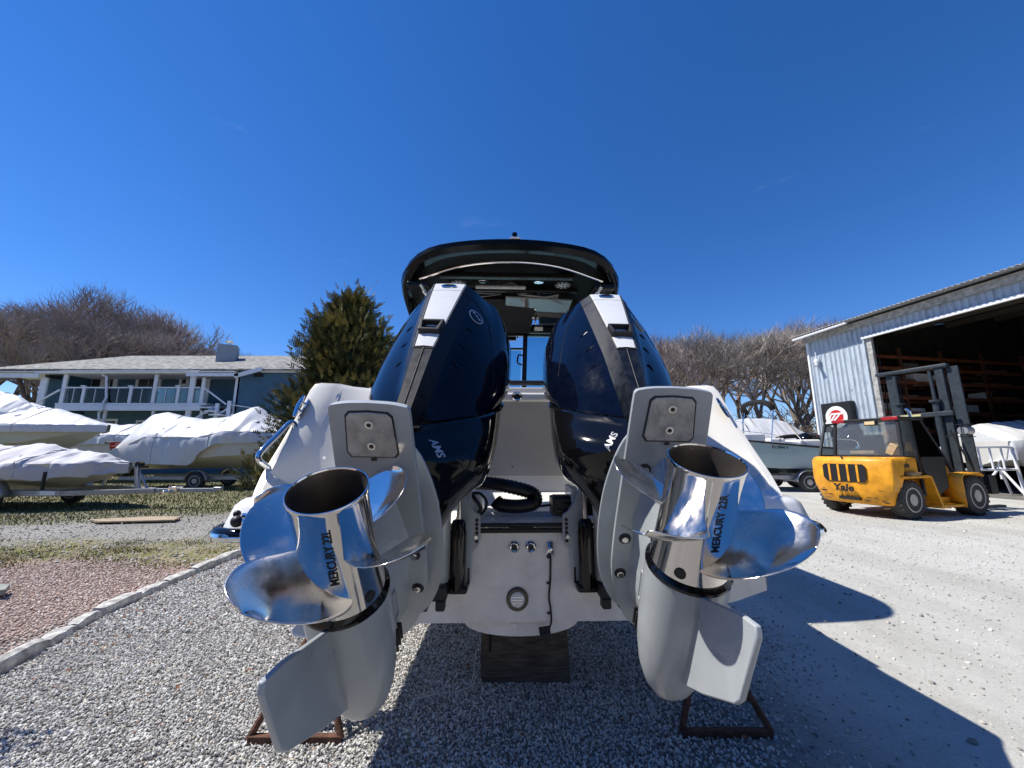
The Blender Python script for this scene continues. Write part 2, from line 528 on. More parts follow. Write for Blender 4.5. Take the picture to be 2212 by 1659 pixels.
    #          n     ur     strip  band   w      uw    uf
    LV = [(0.370, 0.568, 0.018, 0.036, 0.248, 0.462, 0.36, 3.9),
          (0.384, 0.577, 0.020, 0.042, 0.260, 0.462, 0.35, 3.85),
          (0.46, 0.612, 0.024, 0.050, 0.272, 0.472, 0.32, 2.9),
          (0.56, 0.652, 0.027, 0.060, 0.279, 0.485, 0.29, 2.1),
          (0.725, 0.722, 0.034, 0.075, 0.285, 0.515, 0.25, 1.40),
          (0.90, 0.777, 0.048, 0.090, 0.286, 0.555, 0.22, 1.0),
          (1.08, 0.832, 0.062, 0.104, 0.280, 0.61, 0.24, 0.90),
          (1.20, 0.866, 0.070, 0.112, 0.250, 0.68, 0.30, 0.98),
          (1.262, 0.880, 0.075, 0.117, 0.215, 0.73, 0.38, 1.12),
          (1.283, 0.866, 0.074, 0.115, 0.190, 0.735, 0.42, 1.16),
          (1.300, 0.82, 0.06, 0.095, 0.13, 0.72, 0.50, 1.1)]
    rings = []; nh = 0
    for lv in LV:
        ring, nh = section(*lv); rings.append(ring)
    n_ = len(rings[0])
    mb = MB(); mb.loft(rings, caps=True)
    cowl = mb.build('cowl', M_NAVY, root, smooth=24)
    cowl.data.materials.append(M_NAVY2)
    for p in cowl.data.polygons:           # matte bands either side of the strip
        c = p.center; nn = c.z; uu = -c.y
        bnd = np.interp(nn, [l[0] for l in LV], [l[3] for l in LV]); ur = np.interp(nn, [l[0] for l in LV], [l[1] for l in LV])
        if abs(c.x) < bnd * 0.995 and uu > ur - 0.06 and nn < 1.285:
            p.material_index = 1
    # white strip, a separate panel a little proud of the cowl
    def strip(n0, n1, name):
        rows = []
        for i in range(9):
            n = n0 + (n1 - n0) * i / 8
            ur = np.interp(n, [l[0] for l in LV], [l[1] for l in LV]) + 0.004
            sb = np.interp(n, [l[0] for l in LV], [l[2] for l in LV])
            rows.append([P3(-sb, ur - 0.006, n), P3(-sb * 0.94, ur, n), P3(0, ur + 0.0025, n), P3(sb * 0.94, ur, n), P3(sb, ur - 0.006, n)])
        mb = MB(); mb.loft(rows, caps=False, closed=False); return mb.build(name, M_STRIP, root, smooth=20)
    strip(0.727, 1.178, 'cowl_strip'); strip(1.181, 1.262, 'cowl_strip_cap')
    # dark seam lines
    mb = MB()
    mb.tube([P3(0, 0.579, 0.386), P3(0, 0.6135, 0.46), P3(0, 0.6535, 0.56), P3(0, 0.7235, 0.724)], 0.0016, 6)
    for sx in (-1, 1):
        mb.tube([P3(sx * (np.interp(n, [l[0] for l in LV], [l[2] for l in LV]) + 0.0025), np.interp(n, [l[0] for l in LV], [l[1] for l in LV]) + 0.0005, n) for n in (0.722, 0.9, 1.08, 1.2, 1.262)], 0.0026, 6)
    mb.tube([P3(-0.036, 0.722, 0.7235), P3(0.036, 0.722, 0.7235)], 0.0026, 6)
    mb.build('seam', M_INK, root)
    # latch handle frame
    nn = 0.845; ur = np.interp(nn, [l[0] for l in LV], [l[1] for l in LV])
    sl = Vector(P3(0, 0.777 - 0.722, 0.175)).normalized(); ax = Vector((1, 0, 0)); no = ax.cross(sl) * -1
    if no.y > 0: no = -no
    oc = P3(0, ur + 0.004, nn)
    def fr(hw0, hw1, hh, z): return [oc + ax * (-hw0) + sl * (-hh) + no * z, oc + ax * hw0 + sl * (-hh) + no * z, oc + ax * hw1 + sl * hh + no * z, oc + ax * (-hw1) + sl * hh + no * z]
    mb = MB()
    A, B, C_, D_ = fr(0.040, 0.050, 0.040, -0.004), fr(0.038, 0.047, 0.038, 0.022), fr(0.027, 0.036, 0.027, 0.022), fr(0.025, 0.032, 0.024, 0.001)
    mb.loft([A, B, C_, D_], caps=False)
    lh = mb.build('latch', M_BLACK, root, smooth=0, bevel=0.002)
    mb = MB(); mb.add(D_, [(0, 1, 2, 3)]); mb.build('latch_recess', M_INK, lh, smooth=0)
    mb = MB(); mb.add(fr(0.024, 0.028, 0.010, 0.004), [(0, 1, 2, 3)]); mb.build('latch_tab', M_BLACKG, lh, smooth=0)
    # oval badge on the strip cap and round badge on the starboard flank
    nn = 1.222; ur = np.interp(nn, [l[0] for l in LV], [l[1] for l in LV]) + 0.007
    c = P3(0, ur, nn); sl2 = P3(0, 0.866 - 0.832, 0.12).normalized(); no2 = Vector((0, -1, 0.28)).normalized()
    def disc(c, e1, e2, n0, h, rs=1.0):
        return [c + e1 * (math.cos(2 * math.pi * k / 28) * rs) + e2 * (math.sin(2 * math.pi * k / 28) * rs) + n0 * h for k in range(28)]
    mb = MB(); mb.loft([disc(c, ax * 0.036, sl2 * 0.020, no2, 0), disc(c, ax * 0.036, sl2 * 0.020, no2, 0.004), disc(c, ax * 0.030, sl2 * 0.015, no2, 0.006)]); bd = mb.build('badge', M_CHROME, root, smooth=30)
    mb = MB(); mb.loft([disc(c, ax * 0.025, sl2 * 0.0115, no2, 0.0062), disc(c, ax * 0.025, sl2 * 0.0115, no2, 0.0068)]); mb.build('badge_field', M_NAVY, bd, smooth=20)
    mb = MB(); mb.bar(c + no2 * 0.007 - ax * 0.021, c + no2 * 0.007 + ax * 0.021, 0.004, 0.0012, up=no2); mb.bar(c + no2 * 0.007 - ax * 0.012 + sl2 * 0.004, c + no2 * 0.007 + ax * 0.014 + sl2 * 0.006, 0.004, 0.0012, up=no2); mb.build('badge_emblem', M_CHROME, bd, smooth=0)

    # flank helper: point on the gloss flank at height n, fraction q along the first curve
    def flank(n, q, sx, lift=0.0):
        ns = [l[0] for l in LV]
        ur, sb, b, w, uw, uf, ks = [np.interp(n, ns, [l[i] for l in LV]) for i in range(1, 8)]
        crv = smoothpath([Vector((b, ur - 0.036, 0)), Vector((w * 0.74, (ur - 0.036) * 0.52 + uw * 0.48, 0)), Vector((w, uw, 0)), Vector((w, (uw + uf) * 0.5, 0))], 12)
        i = min(int(q * 12), len(crv) - 2); f_ = q * 12 - i
        p = crv[i].lerp(crv[i + 1], f_); t = (crv[i + 1] - crv[i]).normalized(); nrm = Vector((-t.y, t.x, 0)) * (-1)
        if nrm.x < 0: nrm = -nrm
        p = p + nrm * lift
        return P3(p.x * sx, p.y, n + ks * (ur - p.y)), P3(nrm.x * sx, nrm.y, 0)
    from mathutils.bvhtree import BVHTree as _BV
    bvc = _BV.FromPolygons([v.co for v in cowl.data.vertices], [tuple(p.vertices) for p in cowl.data.polygons])
    def on_cowl(p):
        l, n_, i_, d_ = bvc.find_nearest(p)
        return l, n_
    for sx in (-1, 1):
        for n, q in ((0.93, 0.30), (0.80, 0.26), (0.67, 0.26)):
            p, nr = on_cowl(flank(n, q, sx)[0]); t = nr.cross(Vector((0, 0, 1))).normalized()
            mb = MB()
            mb.loft([[p - t * 0.024 + nr * 0.0005, p + Vector((0, 0, 0.009)) + nr * 0.0005, p + t * 0.020 + nr * 0.0005, p - Vector((0, 0, 0.004)) + nr * 0.001],
                     [p - t * 0.016 + nr * 0.002, p + Vector((0, 0, 0.005)) + nr * 0.006, p + t * 0.012 + nr * 0.004, p - Vector((0, 0, 0.002)) + nr * 0.001]])
            mb.build('louvre', M_BLACKG, root, smooth=20)
        # panel seam on the flank
        mb = MB()
        mb.tube([flank(n, q, sx, 0.0006)[0] for n, q in ((1.18, 0.0), (1.165, 0.25), (1.13, 0.5), (1.06, 0.8), (0.95, 1.0), (0.80, 1.15), (0.66, 1.3))], 0.0014, 5)
        mb.tube([P3(sx * 0.110, 0.826, 1.212), P3(sx * 0.076, 0.860, 1.18)], 0.0013, 5)
        mb.build('seam', M_INK, root)
    p, nr = on_cowl(flank(1.05, 0.32, 1, 0.001)[0]); p = p + nr * 0.0015; t = Vector((0, 0, 1)).cross(nr).normalized(); e2 = nr.cross(t)
    mb = MB(); mb.loft([disc(p, t * 0.040, e2 * 0.040, nr, 0.0), disc(p, t * 0.040, e2 * 0.040, nr, 0.0025)]); bd = mb.build('badge', M_SILVER, root, smooth=20)
    mb = MB(); mb.loft([disc(p, t * 0.033, e2 * 0.033, nr, 0.0026), disc(p, t * 0.033, e2 * 0.033, nr, 0.0032)]); mb.build('badge_field', M_NAVY, bd, smooth=20)
    mb = MB()
    for k in (-1, 0, 1):
        cc = p + t * (k * 0.019) + e2 * (0.006 - 0.006 * k) + nr * 0.0036
        pts = []
        for j in range(10):
            rr = 0.0115 if j % 2 == 0 else 0.005
            a = math.pi / 2 + j * math.pi / 5
            pts.append(cc + t * (rr * math.cos(a)) + e2 * (rr * math.sin(a)))
        mb.prism(pts, nr * 0.0008)
    mb.build('badge_stars', M_SILVER, bd, smooth=0)

    # ---- lower cowl (chaps): a lip under the cowl, then a body narrowing to the leg
    CH = [(0.362, 0.563, 0.02, 0.036, 0.236, 0.462, 0.37, 3.9), (0.352, 0.572, 0.02, 0.042, 0.262, 0.462, 0.35, 3.9), (0.345, 0.570, 0.02, 0.042, 0.270, 0.458, 0.345, 3.85), (0.338, 0.560, 0.02, 0.036, 0.263, 0.452, 0.34, 3.7), (0.334, 0.552, 0.02, 0.034, 0.262, 0.44, 0.30, 3.0),
          (0.330, 0.545, 0.02, 0.034, 0.260, 0.42, 0.25, 2.0), (0.326, 0.538, 0.018, 0.032, 0.248, 0.39, 0.19, 1.2), (0.322, 0.53, 0.018, 0.032, 0.224, 0.37, 0.17, 0.92), (0.316, 0.515, 0.016, 0.03, 0.19, 0.34, 0.19, 0.85), (0.300, 0.50, 0.015, 0.028, 0.155, 0.30, 0.17, 0.80), (0.275, 0.47, 0.014, 0.026, 0.125, 0.27, 0.15, 0.75), (0.240, 0.43, 0.014, 0.026, 0.10, 0.24, 0.12, 0.70)]
    rings = [section(*lv, drop=0.03)[0] for lv in CH]
    mb = MB(); mb.loft(rings); mb.build('lower_cowl', M_BLACKG, root, smooth=30)
    return root, MW

from mathutils.bvhtree import BVHTree
def surface_hit(o, x, y):
    """point and normal of object o (world space) where the sight line through photo position x, y meets it"""
    MWo = o.matrix_world if o.parent is None else o.parent.matrix_world @ o.matrix_basis
    bv = BVHTree.FromPolygons([MWo @ v.co for v in o.data.vertices], [tuple(p.vertices) for p in o.data.polygons])
    a = Vector((0, 0, CAM_H)); d = (at(x, y, 5.0) - a).normalized()
    p, n, i, t = bv.ray_cast(a, d)
    if p is not None and n.dot(d) > 0: n = -n
    return p, n
def flank_lettering(root, MW, name, a, b, txt, size, m):
    o = [c for c in root.children if c.name.split('.')[0] == name][0]
    o.parent.matrix_world = MW
    pa, na = surface_hit(o, *a); pb, nb = surface_hit(o, *b)
    if pa is None or pb is None:
        print('NOHIT', name, pa, pb); return
    I = MW.inverted()
    nrm = ((na + nb) / 2).normalized(); ex = (pb - pa).normalized(); ey = nrm.cross(ex)
    bv = BVHTree.FromPolygons([(MW @ v.co) for v in o.data.vertices], [tuple(p.vertices) for p in o.data.polygons])
    c = (pa + pb) / 2
    def fn(p):
        q = c + ex * p.x + ey * p.y
        h, n_, i_, d_ = bv.ray_cast(q + nrm * 0.08, -nrm)
        return (h if h is not None else q) + nrm * 0.002
    text_part('lettering', txt, size, c, ex, ey, m, root, shear=0.2, bold=0.0008, fn=fn, M=I)
motL, MWL = make_motor((-0.358, 1.076, 0.777), 59.3, -1.5, 2.1, -1, 'outboard motor with propeller lettered MERCURY 22L, tilted up on the port side', 'MERCURY 22L', R(8), 'tilted outboard motors')
motR, MWR = make_motor((0.382, 1.082, 0.810), 63.1, -2.3, 2.1, 1, 'outboard motor with propeller lettered MERCURY 22R, tilted up on the starboard side', 'MERCURY 22R', R(-54), 'tilted outboard motors')
flank_lettering(motL, MWL, 'lower_cowl', (932, 948), (953, 990), 'AMS', 0.036, M_SILVER)
flank_lettering(motR, MWR, 'lower_cowl', (1310, 976), (1331, 934), 'AMS', 0.036, M_SILVER)
# ------------------------------------------------------------------ the big boat on blocks
boat = empty('motor_boat', M=BOAT_ROOT)
tag(boat, 'large white motor boat with black hardtop, stern towards the camera on a timber block', 'boat')
BI = BOAT_ROOT.inverted()
def bp(x, y, Y):
    """photo position at depth Y in boat coordinates"""
    return BI @ at(x, y, Y)

# hull: stations from the transom forward; half section keel -> chine -> sheer
def hull_ring(y, keel, pad, hb_ch, z_ch, hb_sh, z_sh):
    pts = [(0.0, keel), (pad * 0.5, keel + 0.012), (pad, keel + 0.05), (hb_ch * 0.55, keel + 0.07 + (z_ch - keel) * 0.25), (hb_ch, z_ch), (hb_ch + 0.03, z_ch + 0.02), (hb_ch * 0.45 + hb_sh * 0.55, z_ch * 0.5 + z_sh * 0.5), (hb_sh, z_sh)]
    return [Vector((x, y, z)) for x, z in pts]
ST = [(0.02, 0.64, 0.20, 1.17, 0.74, 1.20, 1.10), (0.8, 0.63, 0.18, 1.18, 0.76, 1.27, 1.62), (2.0, 0.60, 0.16, 1.18, 0.80, 1.32, 1.72), (3.5, 0.58, 0.10, 1.12, 0.90, 1.34, 1.82), (5.0, 0.62, 0.06, 0.90, 1.08, 1.22, 1.95), (6.2, 0.70, 0.04, 0.55, 1.30, 0.90, 2.06), (7.0, 1.0, 0.02, 0.22, 1.55, 0.45, 2.14), (7.45, 1.6, 0.01, 0.05, 1.80, 0.08, 2.18)]
rings = []
for st in ST:
    half = hull_ring(*st)
    rings.append([Vector((-p.x, p.y, p.z)) for p in reversed(half)] + half[1:])
mb = MB(); mb.loft(rings, caps=False, closed=False)
mb.build('hull', M_WHITE, boat, smooth=40)
# transom face (flat centre panel)
ol = [(-1.18, 1.10), (-1.18, 0.745), (-1.03, 0.70), (-0.62, 0.622), (0.62, 0.622), (1.03, 0.70), (1.18, 0.745), (1.18, 1.10), (0.60, 1.10), (0.60, 1.015), (-0.60, 1.015), (-0.60, 1.10)]
mb = MB(); mb.prism([(x, 0.0, z) for x, z in ol], (0, 0.018, 0)); mb.build('transom', M_TRANSOM, boat, smooth=20)
# rounded keel pad under the transom
ol = [(-0.27, 0.6215)] + [(0.27 * -math.cos(math.pi * k / 14), 0.6215 - 0.075 * math.sin(math.pi * k / 14) ** 0.9) for k in range(1, 14)] + [(0.27, 0.6215)]
mb = MB(); mb.prism([(x, 0.035, z) for x, z in ol], (0, 0.3, 0)); mb.build('keel_pad', M_TRANSOM, boat, smooth=30)
mb = MB(); mb.lathe([(0, 0.018), (0.006, 0.018), (0.008, 0.012), (0.004, 0.006)], (-0.035, 0.035, 0.592), (0, -1, 0), 20); mb.build('drain_plug', M_WHITE, boat)
# transom cap: dark rubber strip and splash well
mb = MB(); mb.box((0, 0.004, 1.026), (1.18, 0.03, 0.020)); mb.box((0, 0.01, 1.05), (1.18, 0.03, 0.016)); mb.build('transom_seal', M_BLACK, boat, smooth=0, bevel=0.004)
mb = MB(); mb.box((0.0, -0.004, 1.0395), (0.12, 0.012, 0.004)); mb.build('seal_joint', M_INK, boat, smooth=0)
# splash well floor, stepped
wl = [(0.02, 1.058), (0.14, 1.066), (0.17, 1.09), (0.42, 1.105), (0.46, 1.12), (0.60, 1.15), (0.66, 1.25)]
mb = MB(); mb.loft([[(-0.62, y, z), (0.62, y, z)] for y, z in wl], caps=False, closed=False); mb.build('splash_well', M_WHITE, boat, smooth=30)
# cockpit bulkhead behind the motors: slightly concave grey panel with a white coaming
M_PANEL = mat('bulkhead_vinyl', (0.42, 0.41, 0.40), 0.28, var=0.10, vscale=2.2, coat=0.2, rvar=0.12)
rows = []
for z, y in ((1.245, 0.64), (1.30, 0.655), (1.45, 0.675), (1.60, 0.668), (1.735, 0.64)):
    rows.append([(x, y, z) for x in (-0.62, -0.3, 0, 0.3, 0.62)])
mb = MB(); mb.loft(rows, caps=False, closed=False); mb.build('bulkhead', M_PANEL, boat, smooth=60)
mb = MB(); mb.box((0, 0.69, 1.765), (1.26, 0.14, 0.06)); mb.build('coaming', M_WHITE, boat, bevel=0.015, bseg=3)
mb = MB(); mb.box((0, 0.83, 1.832), (1.26, 0.10, 0.055)); mb.build('seat_back', M_PANEL, boat, bevel=0.015, bseg=3)
mb = MB(); mb.box((0, 0.84, 1.90), (1.20, 0.07, 0.03)); mb.build('bolster', M_BLACK, boat, bevel=0.01)
# small cup drain in the bulkhead coaming
c = Vector((0.01, 0.617, 1.767))
mb = MB(); mb.lathe([(0, 0.034), (0.004, 0.034), (0.008, 0.026), (0.004, 0.019)], c, (0, -1, 0.0), 28); rh = mb.build('rod_holder_cup', M_CHROME, boat)
mb = MB(); mb.lathe([(0, 0.020), (0.0045, 0.020)], c, (0, -1, 0), 24); mb.build('cup_bore', M_INK, rh)
mb = MB(); mb.lathe([(0, 0.008), (0.004, 0.007)], (-0.02, 0.637, 1.305), (0, -1, 0), 14); mb.build('screw', M_CHROME, boat)

# stern quarters with their swim platforms, one on each side
def quarter(sx):
    # outline of the quarter block in (x, y, z): sloping aft face from platform to gunwale
    nm = lambda x, y, z: Vector((x * sx, y, z))
    # sections across: list of profile (y, z) for outer and inner edge
    out = [(-0.20, 1.200), (-0.15, 1.225), (-0.07, 1.295), (0.05, 1.44), (0.18, 1.62), (0.25, 1.745), (0.28, 1.785), (0.45, 1.80), (1.2, 1.79)]
    inn = [(-0.20, 1.200), (-0.15, 1.2095), (0.02, 1.212), (0.10, 1.42), (0.22, 1.64), (0.28, 1.755), (0.32, 1.785), (0.45, 1.795), (1.2, 1.785)]
    far = [(-0.20, 1.200), (-0.15, 1.204), (0.13, 1.2085), (0.19, 1.40), (0.28, 1.60), (0.36, 1.735), (0.40, 1.765), (0.50, 1.785), (1.2, 1.78)]
    rows = []
    for i in range(len(out)):
        o, n_, f_ = out[i], inn[i], far[i]
        xo = (1.18, 1.205, 1.225)[i] if i < 3 else 1.232 - 0.02 * (i - 2) * 0.6
        rows.append([nm(xo + (0.01 if i > 2 else -0.01), o[0] + 0.02, max(1.12, o[1] - 0.12)), nm(xo - 0.012, o[0], o[1]), nm(xo - 0.045, o[0] + 0.004, o[1] + 0.008), nm(xo - 0.135, n_[0], n_[1] + 0.01), nm(xo - 0.17, n_[0] + 0.02, n_[1]), nm(0.86, f_[0] * 0.6 + n_[0] * 0.4, f_[1] * 0.6 + n_[1] * 0.4), nm(0.60, f_[0], f_[1]), nm(0.575, f_[0] + 0.02, f_[1] - 0.02)])
    mb = MB(); mb.loft(rows, caps=False, closed=False)
    q = mb.build('stern_quarter', M_CREAM, boat, smooth=26, bevel=0.0)
    # inner side wall of the quarter
    mb = MB(); mb.add([nm(0.577, -0.27, 1.165), nm(0.577, 0.13, 1.18), nm(0.577, 0.36, 1.72), nm(0.577, 0.5, 1.77), nm(0.577, 1.0, 1.77), nm(0.577, 1.0, 1.0), nm(0.577, 0.0, 1.0), nm(0.577, -0.1, 1.05)], [(0, 1, 7), (1, 2, 3, 4, 5, 6, 7)]); mb.build('quarter_side', M_CREAM, boat, smooth=0, solid=0.004)
    # swim platform body: lofted box with rounded aft corner
    def plan(z, inset, aft, hbi):
        hb = 1.25 - inset
        pts = [(hbi, -aft), (hb - 0.16, -aft), (hb - 0.09, -aft + 0.012), (hb - 0.035, -aft + 0.045), (hb - 0.008, -aft + 0.11), (hb, -aft + 0.20), (hb, 0.30), (hbi, 0.30)]
        return [nm(x, y, z) for x, y in pts]
    mb = MB(); mb.loft([plan(1.085, 0.0, 0.345, 0.58), plan(1.13, 0.012, 0.335, 0.58), plan(1.185, 0.028, 0.322, 0.58), plan(1.205, 0.045, 0.305, 0.59), plan(1.208, 0.09, 0.26, 0.60)]); mb.build('swim_platform', M_WHITE, boat, smooth=40)
    # nacelle under the platform
    mb = MB(); mb.loft([plan(1.085, 0.03, 0.31, 0.80), plan(1.02, 0.05, 0.29, 0.84), plan(0.95, 0.10, 0.24, 0.90), plan(0.935, 0.12, 0.20, 0.93)]); mb.build('platform_nacelle', M_TRANSOM, boat, smooth=30)
    # rub rail with chrome insert running round the platform
    path = [nm(0.62, -0.352, 1.082), nm(1.06, -0.352, 1.082), nm(1.16, -0.342, 1.082), nm(1.225, -0.30, 1.082), nm(1.256, -0.22, 1.082), nm(1.262, -0.10, 1.086), nm(1.268, 0.5, 1.16), nm(1.30, 1.5, 1.30)]
    pth = smoothpath(path, 5)
    mb = MB(); mb.tube(pth, 0.027, 12); rr = mb.build('rub_rail', M_BLACKG, boat)
    mb = MB(); mb.tube([p + Vector((0, 0, -0.004)) + (Vector((p.x, p.y * 3, 0)).normalized() * 0.014) for p in pth], 0.018, 10); mb.build('rub_rail_insert', M_CHROME, rr)
    # round light in the nacelle
    c = nm(1.06, -0.262, 1.02); d = Vector((0.25 * sx, -1, -0.25)).normalized()
    mb = MB(); mb.lathe([(-0.02, 0.045), (0.012, 0.045), (0.018, 0.038), (0.014, 0.030)], c, d, 24); lt = mb.build('nacelle_light', M_CHROME, boat)
    mb = MB(); mb.lathe([(0, 0.031), (0.015, 0.030)], c, d, 20); mb.build('light_lens', M_ZINC, lt)
    for k in range(6):
        a = k * math.pi / 3; e1 = d.cross(Vector((0, 0, 1))).normalized(); e2 = d.cross(e1)
        mb = MB(); mb.lathe([(0.0151, 0.005), (0.018, 0.0045)], c + (e1 * math.cos(a) + e2 * math.sin(a)) * 0.018, d, 8); mb.build('lamp', M_GLASSY, lt)
quarter(-1); quarter(1)
# port: boarding ladder folded under the platform
mb = MB()
for dx in (0, 0.055):
    mb.tube([(-1.10 + dx * 0, -0.352, 1.135 + dx * 0.45), (-0.84, -0.358, 1.128 + dx * 0.45)], 0.0125, 10)
mb.tube([(-1.10, -0.352, 1.135), (-1.112, -0.36, 1.14)], 0.018, 10)
mb.build('boarding_ladder', M_CHROME, boat)
mb = MB(); mb.sphere((-1.115, -0.365, 1.137), 0.022, 14, 10); mb.sphere((-1.13, -0.345, 1.162), 0.014, 12, 8); mb.build('ladder_tip', M_BLACK, boat)
# port grab rail and cleat on the quarter edge
pts = smoothpath([(-1.200, -0.045, 1.325), (-1.226, -0.085, 1.365), (-1.228, -0.065, 1.405), (-1.216, 0.02, 1.475), (-1.200, 0.095, 1.545), (-1.185, 0.118, 1.545), (-1.175, 0.12, 1.51)], 6)
mb = MB(); mb.tube(pts, 0.0135, 12); mb.build('grab_rail', M_CHROME, boat)
def cleat(c, d, nrm):
    c = Vector(c); d = Vector(d).normalized(); nrm = Vector(nrm).normalized(); sd = d.cross(nrm)
    mb = MB()
    mb.loft([[c + d * (0.075 * math.cos(a)) + sd * (0.03 * math.sin(a)) + nrm * h for a in [2 * math.pi * k / 20 for k in range(20)]] for h in (0, 0.004)])
    base = mb.build('cleat_base', M_CHROME, boat)
    mb = MB()
    mb.tube([c + d * t + nrm * (0.032 - 0.006 * abs(t) / 0.07) for t in (-0.075, -0.05, 0, 0.05, 0.075)], [0.006, 0.0095, 0.011, 0.0095, 0.006], 10)
    for t in (-0.028, 0.028):
        mb.tube([c + d * t, c + d * t + nrm * 0.032], 0.010, 10)
    mb.build('cleat_horn', M_CHROME, base)
cleat((-1.175, 0.178, 1.632), (0, 0.58, 0.81), (-0.6, -0.5, 0.45))
# dark oval badge on the starboard quarter edge
def oval(c, d, nrm, a_, b_, name, m, h=0.003, parent=boat, z0=0.0):
    c = Vector(c); d = Vector(d).normalized(); nrm = Vector(nrm).normalized(); sd = d.cross(nrm).normalized()
    ring = lambda z, s: [c + d * (a_ * s * math.cos(2 * math.pi * k / 28)) + sd * (b_ * s * math.sin(2 * math.pi * k / 28)) + nrm * z for k in range(28)]
    mb = MB(); mb.loft([ring(z0, 1), ring(z0 + h, 1), ring(z0 + h * 1.2, 0.93)]); return mb.build(name, m, parent, smooth=30)
oc, od, on = (1.145, 0.165, 1.645), (0.0, 0.60, 0.80), (0.55, -0.62, 0.50)
ov = oval(oc, od, on, 0.078, 0.030, 'quarter_badge', M_CHROME)
oval(oc, od, on, 0.070, 0.024, 'badge_field', M_NAVY, 0.002, ov, 0.0035)
oval(oc, od, on, 0.018, 0.012, 'badge_emblem', M_CHROME, 0.002, ov, 0.006)
oval(Vector(oc) + Vector((0, -.026, -.035)), od, on, 0.022, 0.010, 'badge_emblem', M_CHROME, 0.0015, ov, 0.006)
# fittings on the port quarter: round chrome cap on a moulded pad, round plate beside the motor
oval((-0.86, 0.405, 1.752), (1, 0, 0), (0.0, -0.75, 0.66), 0.075, 0.05, 'moulded_pad', M_CREAM, 0.012)
oc2 = oval((-0.86, 0.40, 1.764), (1, 0, 0), (0.0, -0.6, 0.8), 0.048, 0.036, 'rod_holder_cap', M_CHROME, 0.012)
oval((-0.86, 0.40, 1.764), (1, 0, 0), (0.0, -0.6, 0.8), 0.030, 0.020, 'cap_lid', M_STEELB, 0.004, oc2, 0.015)
oval((-0.655, 0.30, 1.665), (0, 0.45, 0.9), (0.0, -0.92, 0.4), 0.04, 0.028, 'hatch_plate', M_WHITE, 0.004)
mb = MB(); mb.lathe([(0, 0.009), (0.003, 0.008)], (-0.99, 0.06, 1.37), (0, -0.9, 0.4), 14); mb.build('screw', M_WHITE, boat)
# trim tabs
for sx in (-1, 1):
    mb = MB(); mb.prism([(sx * 0.62, -0.002, 0.645), (sx * 0.95, -0.002, 0.705), (sx * 0.95, -0.20, 0.675), (sx * 0.93, -0.225, 0.672), (sx * 0.64, -0.225, 0.615), (sx * 0.62, -0.20, 0.612)], (0, 0, 0.012)); tb = mb.build('trim_tab', M_WHITE, boat, bevel=0.004)
    mb = MB(); mb.tube([(sx * 0.80, -0.13, 0.665), (sx * 0.80, -0.02, 0.80)], 0.016, 12); mb.build('tab_actuator', M_BLACK, tb)
    mb = MB(); mb.lathe([(0, 0.055), (0.003, 0.05)], (sx * 0.80, -0.13, 0.661), (0, 0, 1), 20); mb.build('tab_bracket', M_ZINC, tb)
# things on the transom: two drain fittings, a clam shell with its transducer cable, underwater light, transducer
for x in (-0.035, 0.045):
    mb = MB(); mb.lathe([(0, 0.026), (0.008, 0.026), (0.014, 0.020), (0.010, 0.014)], (x, 0.0, 0.952), (0, -1, 0), 26); f_ = mb.build('drain_fitting', M_CHROME, boat)
    mb = MB(); mb.lathe([(0, 0.015), (0.0105, 0.0145)], (x, 0.0, 0.952), (0, -1, 0), 22); mb.build('drain_bore', M_INK, f_)
mb = MB()
rows = []
for k in range(7):
    t = k / 6
    w = 0.017 + 0.008 * t; h = 0.028 * math.sin(math.pi * (0.12 + 0.80 * t))
    rows.append([Vector((0.137 + w * math.cos(a), -0.001 - h * math.sin(a), 0.972 - 0.06 * t)) for a in [math.pi * j / 8 for j in range(9)]])
mb.loft(rows, caps=False, closed=False); mb.build('cable_clam', M_CHROME, boat, smooth=60)
cab = smoothpath([(0.137, -0.014, 0.935), (0.138, -0.008, 0.88), (0.135, -0.008, 0.80), (0.128, -0.008, 0.73), (0.135, -0.008, 0.68), (0.137, -0.010, 0.63), (0.125, -0.02, 0.60)], 6)
mb = MB(); mb.tube(cab, 0.0045, 8); mb.build('transducer_cable', M_RUBBER, boat)
for z, x in ((0.905, 0.130), (0.79, 0.127), (0.66, 0.128)):
    mb = MB(); mb.box((x, -0.005, z), (0.018, 0.010, 0.009)); mb.build('cable_clip', M_BLACK, boat, bevel=0.002)
mb = MB(); mb.prism([(0.075, -0.01, 0.605), (0.128, -0.01, 0.612), (0.126, -0.01, 0.575), (0.112, -0.01, 0.56), (0.10, -0.01, 0.565)], (0, -0.05, -0.01)); mb.build('transducer', M_BLACK, boat, bevel=0.004)
ul = Vector((-0.02, 0.0, 0.722))
mb = MB(); mb.lathe([(0, 0.052), (0.006, 0.052), (0.012, 0.044), (0.012, 0.034)], ul, (0, -1, 0), 32); l_ = mb.build('underwater_light', mat('bronze_dull', (0.13, 0.12, 0.10), 0.5, 0.6, var=0.2, vscale=40), boat)
mb = MB(); mb.lathe([(0, 0.034), (0.014, 0.033), (0.016, 0.028)], ul, (0, -1, 0), 28); mb.build('light_lens', M_GLASSY, l_)
for dz in (-0.012, 0, 0.012):
    mb = MB(); mb.box(ul + Vector((0, -0.016, dz)), (0.050, 0.004, 0.0035)); mb.build('lens_bar', M_CHROME, l_)
mb = MB(); mb.box((-0.405, -0.006, 0.955), (0.012, 0.003, 0.055)); mb.build('warning_label', M_BLACK, boat, smooth=0)
mb = MB(); mb.box((-0.405, -0.0075, 0.974), (0.012, 0.003, 0.014)); mb.build('warning_label_top', mat('label_orange', (0.6, 0.16, 0.03), 0.5), boat, smooth=0)
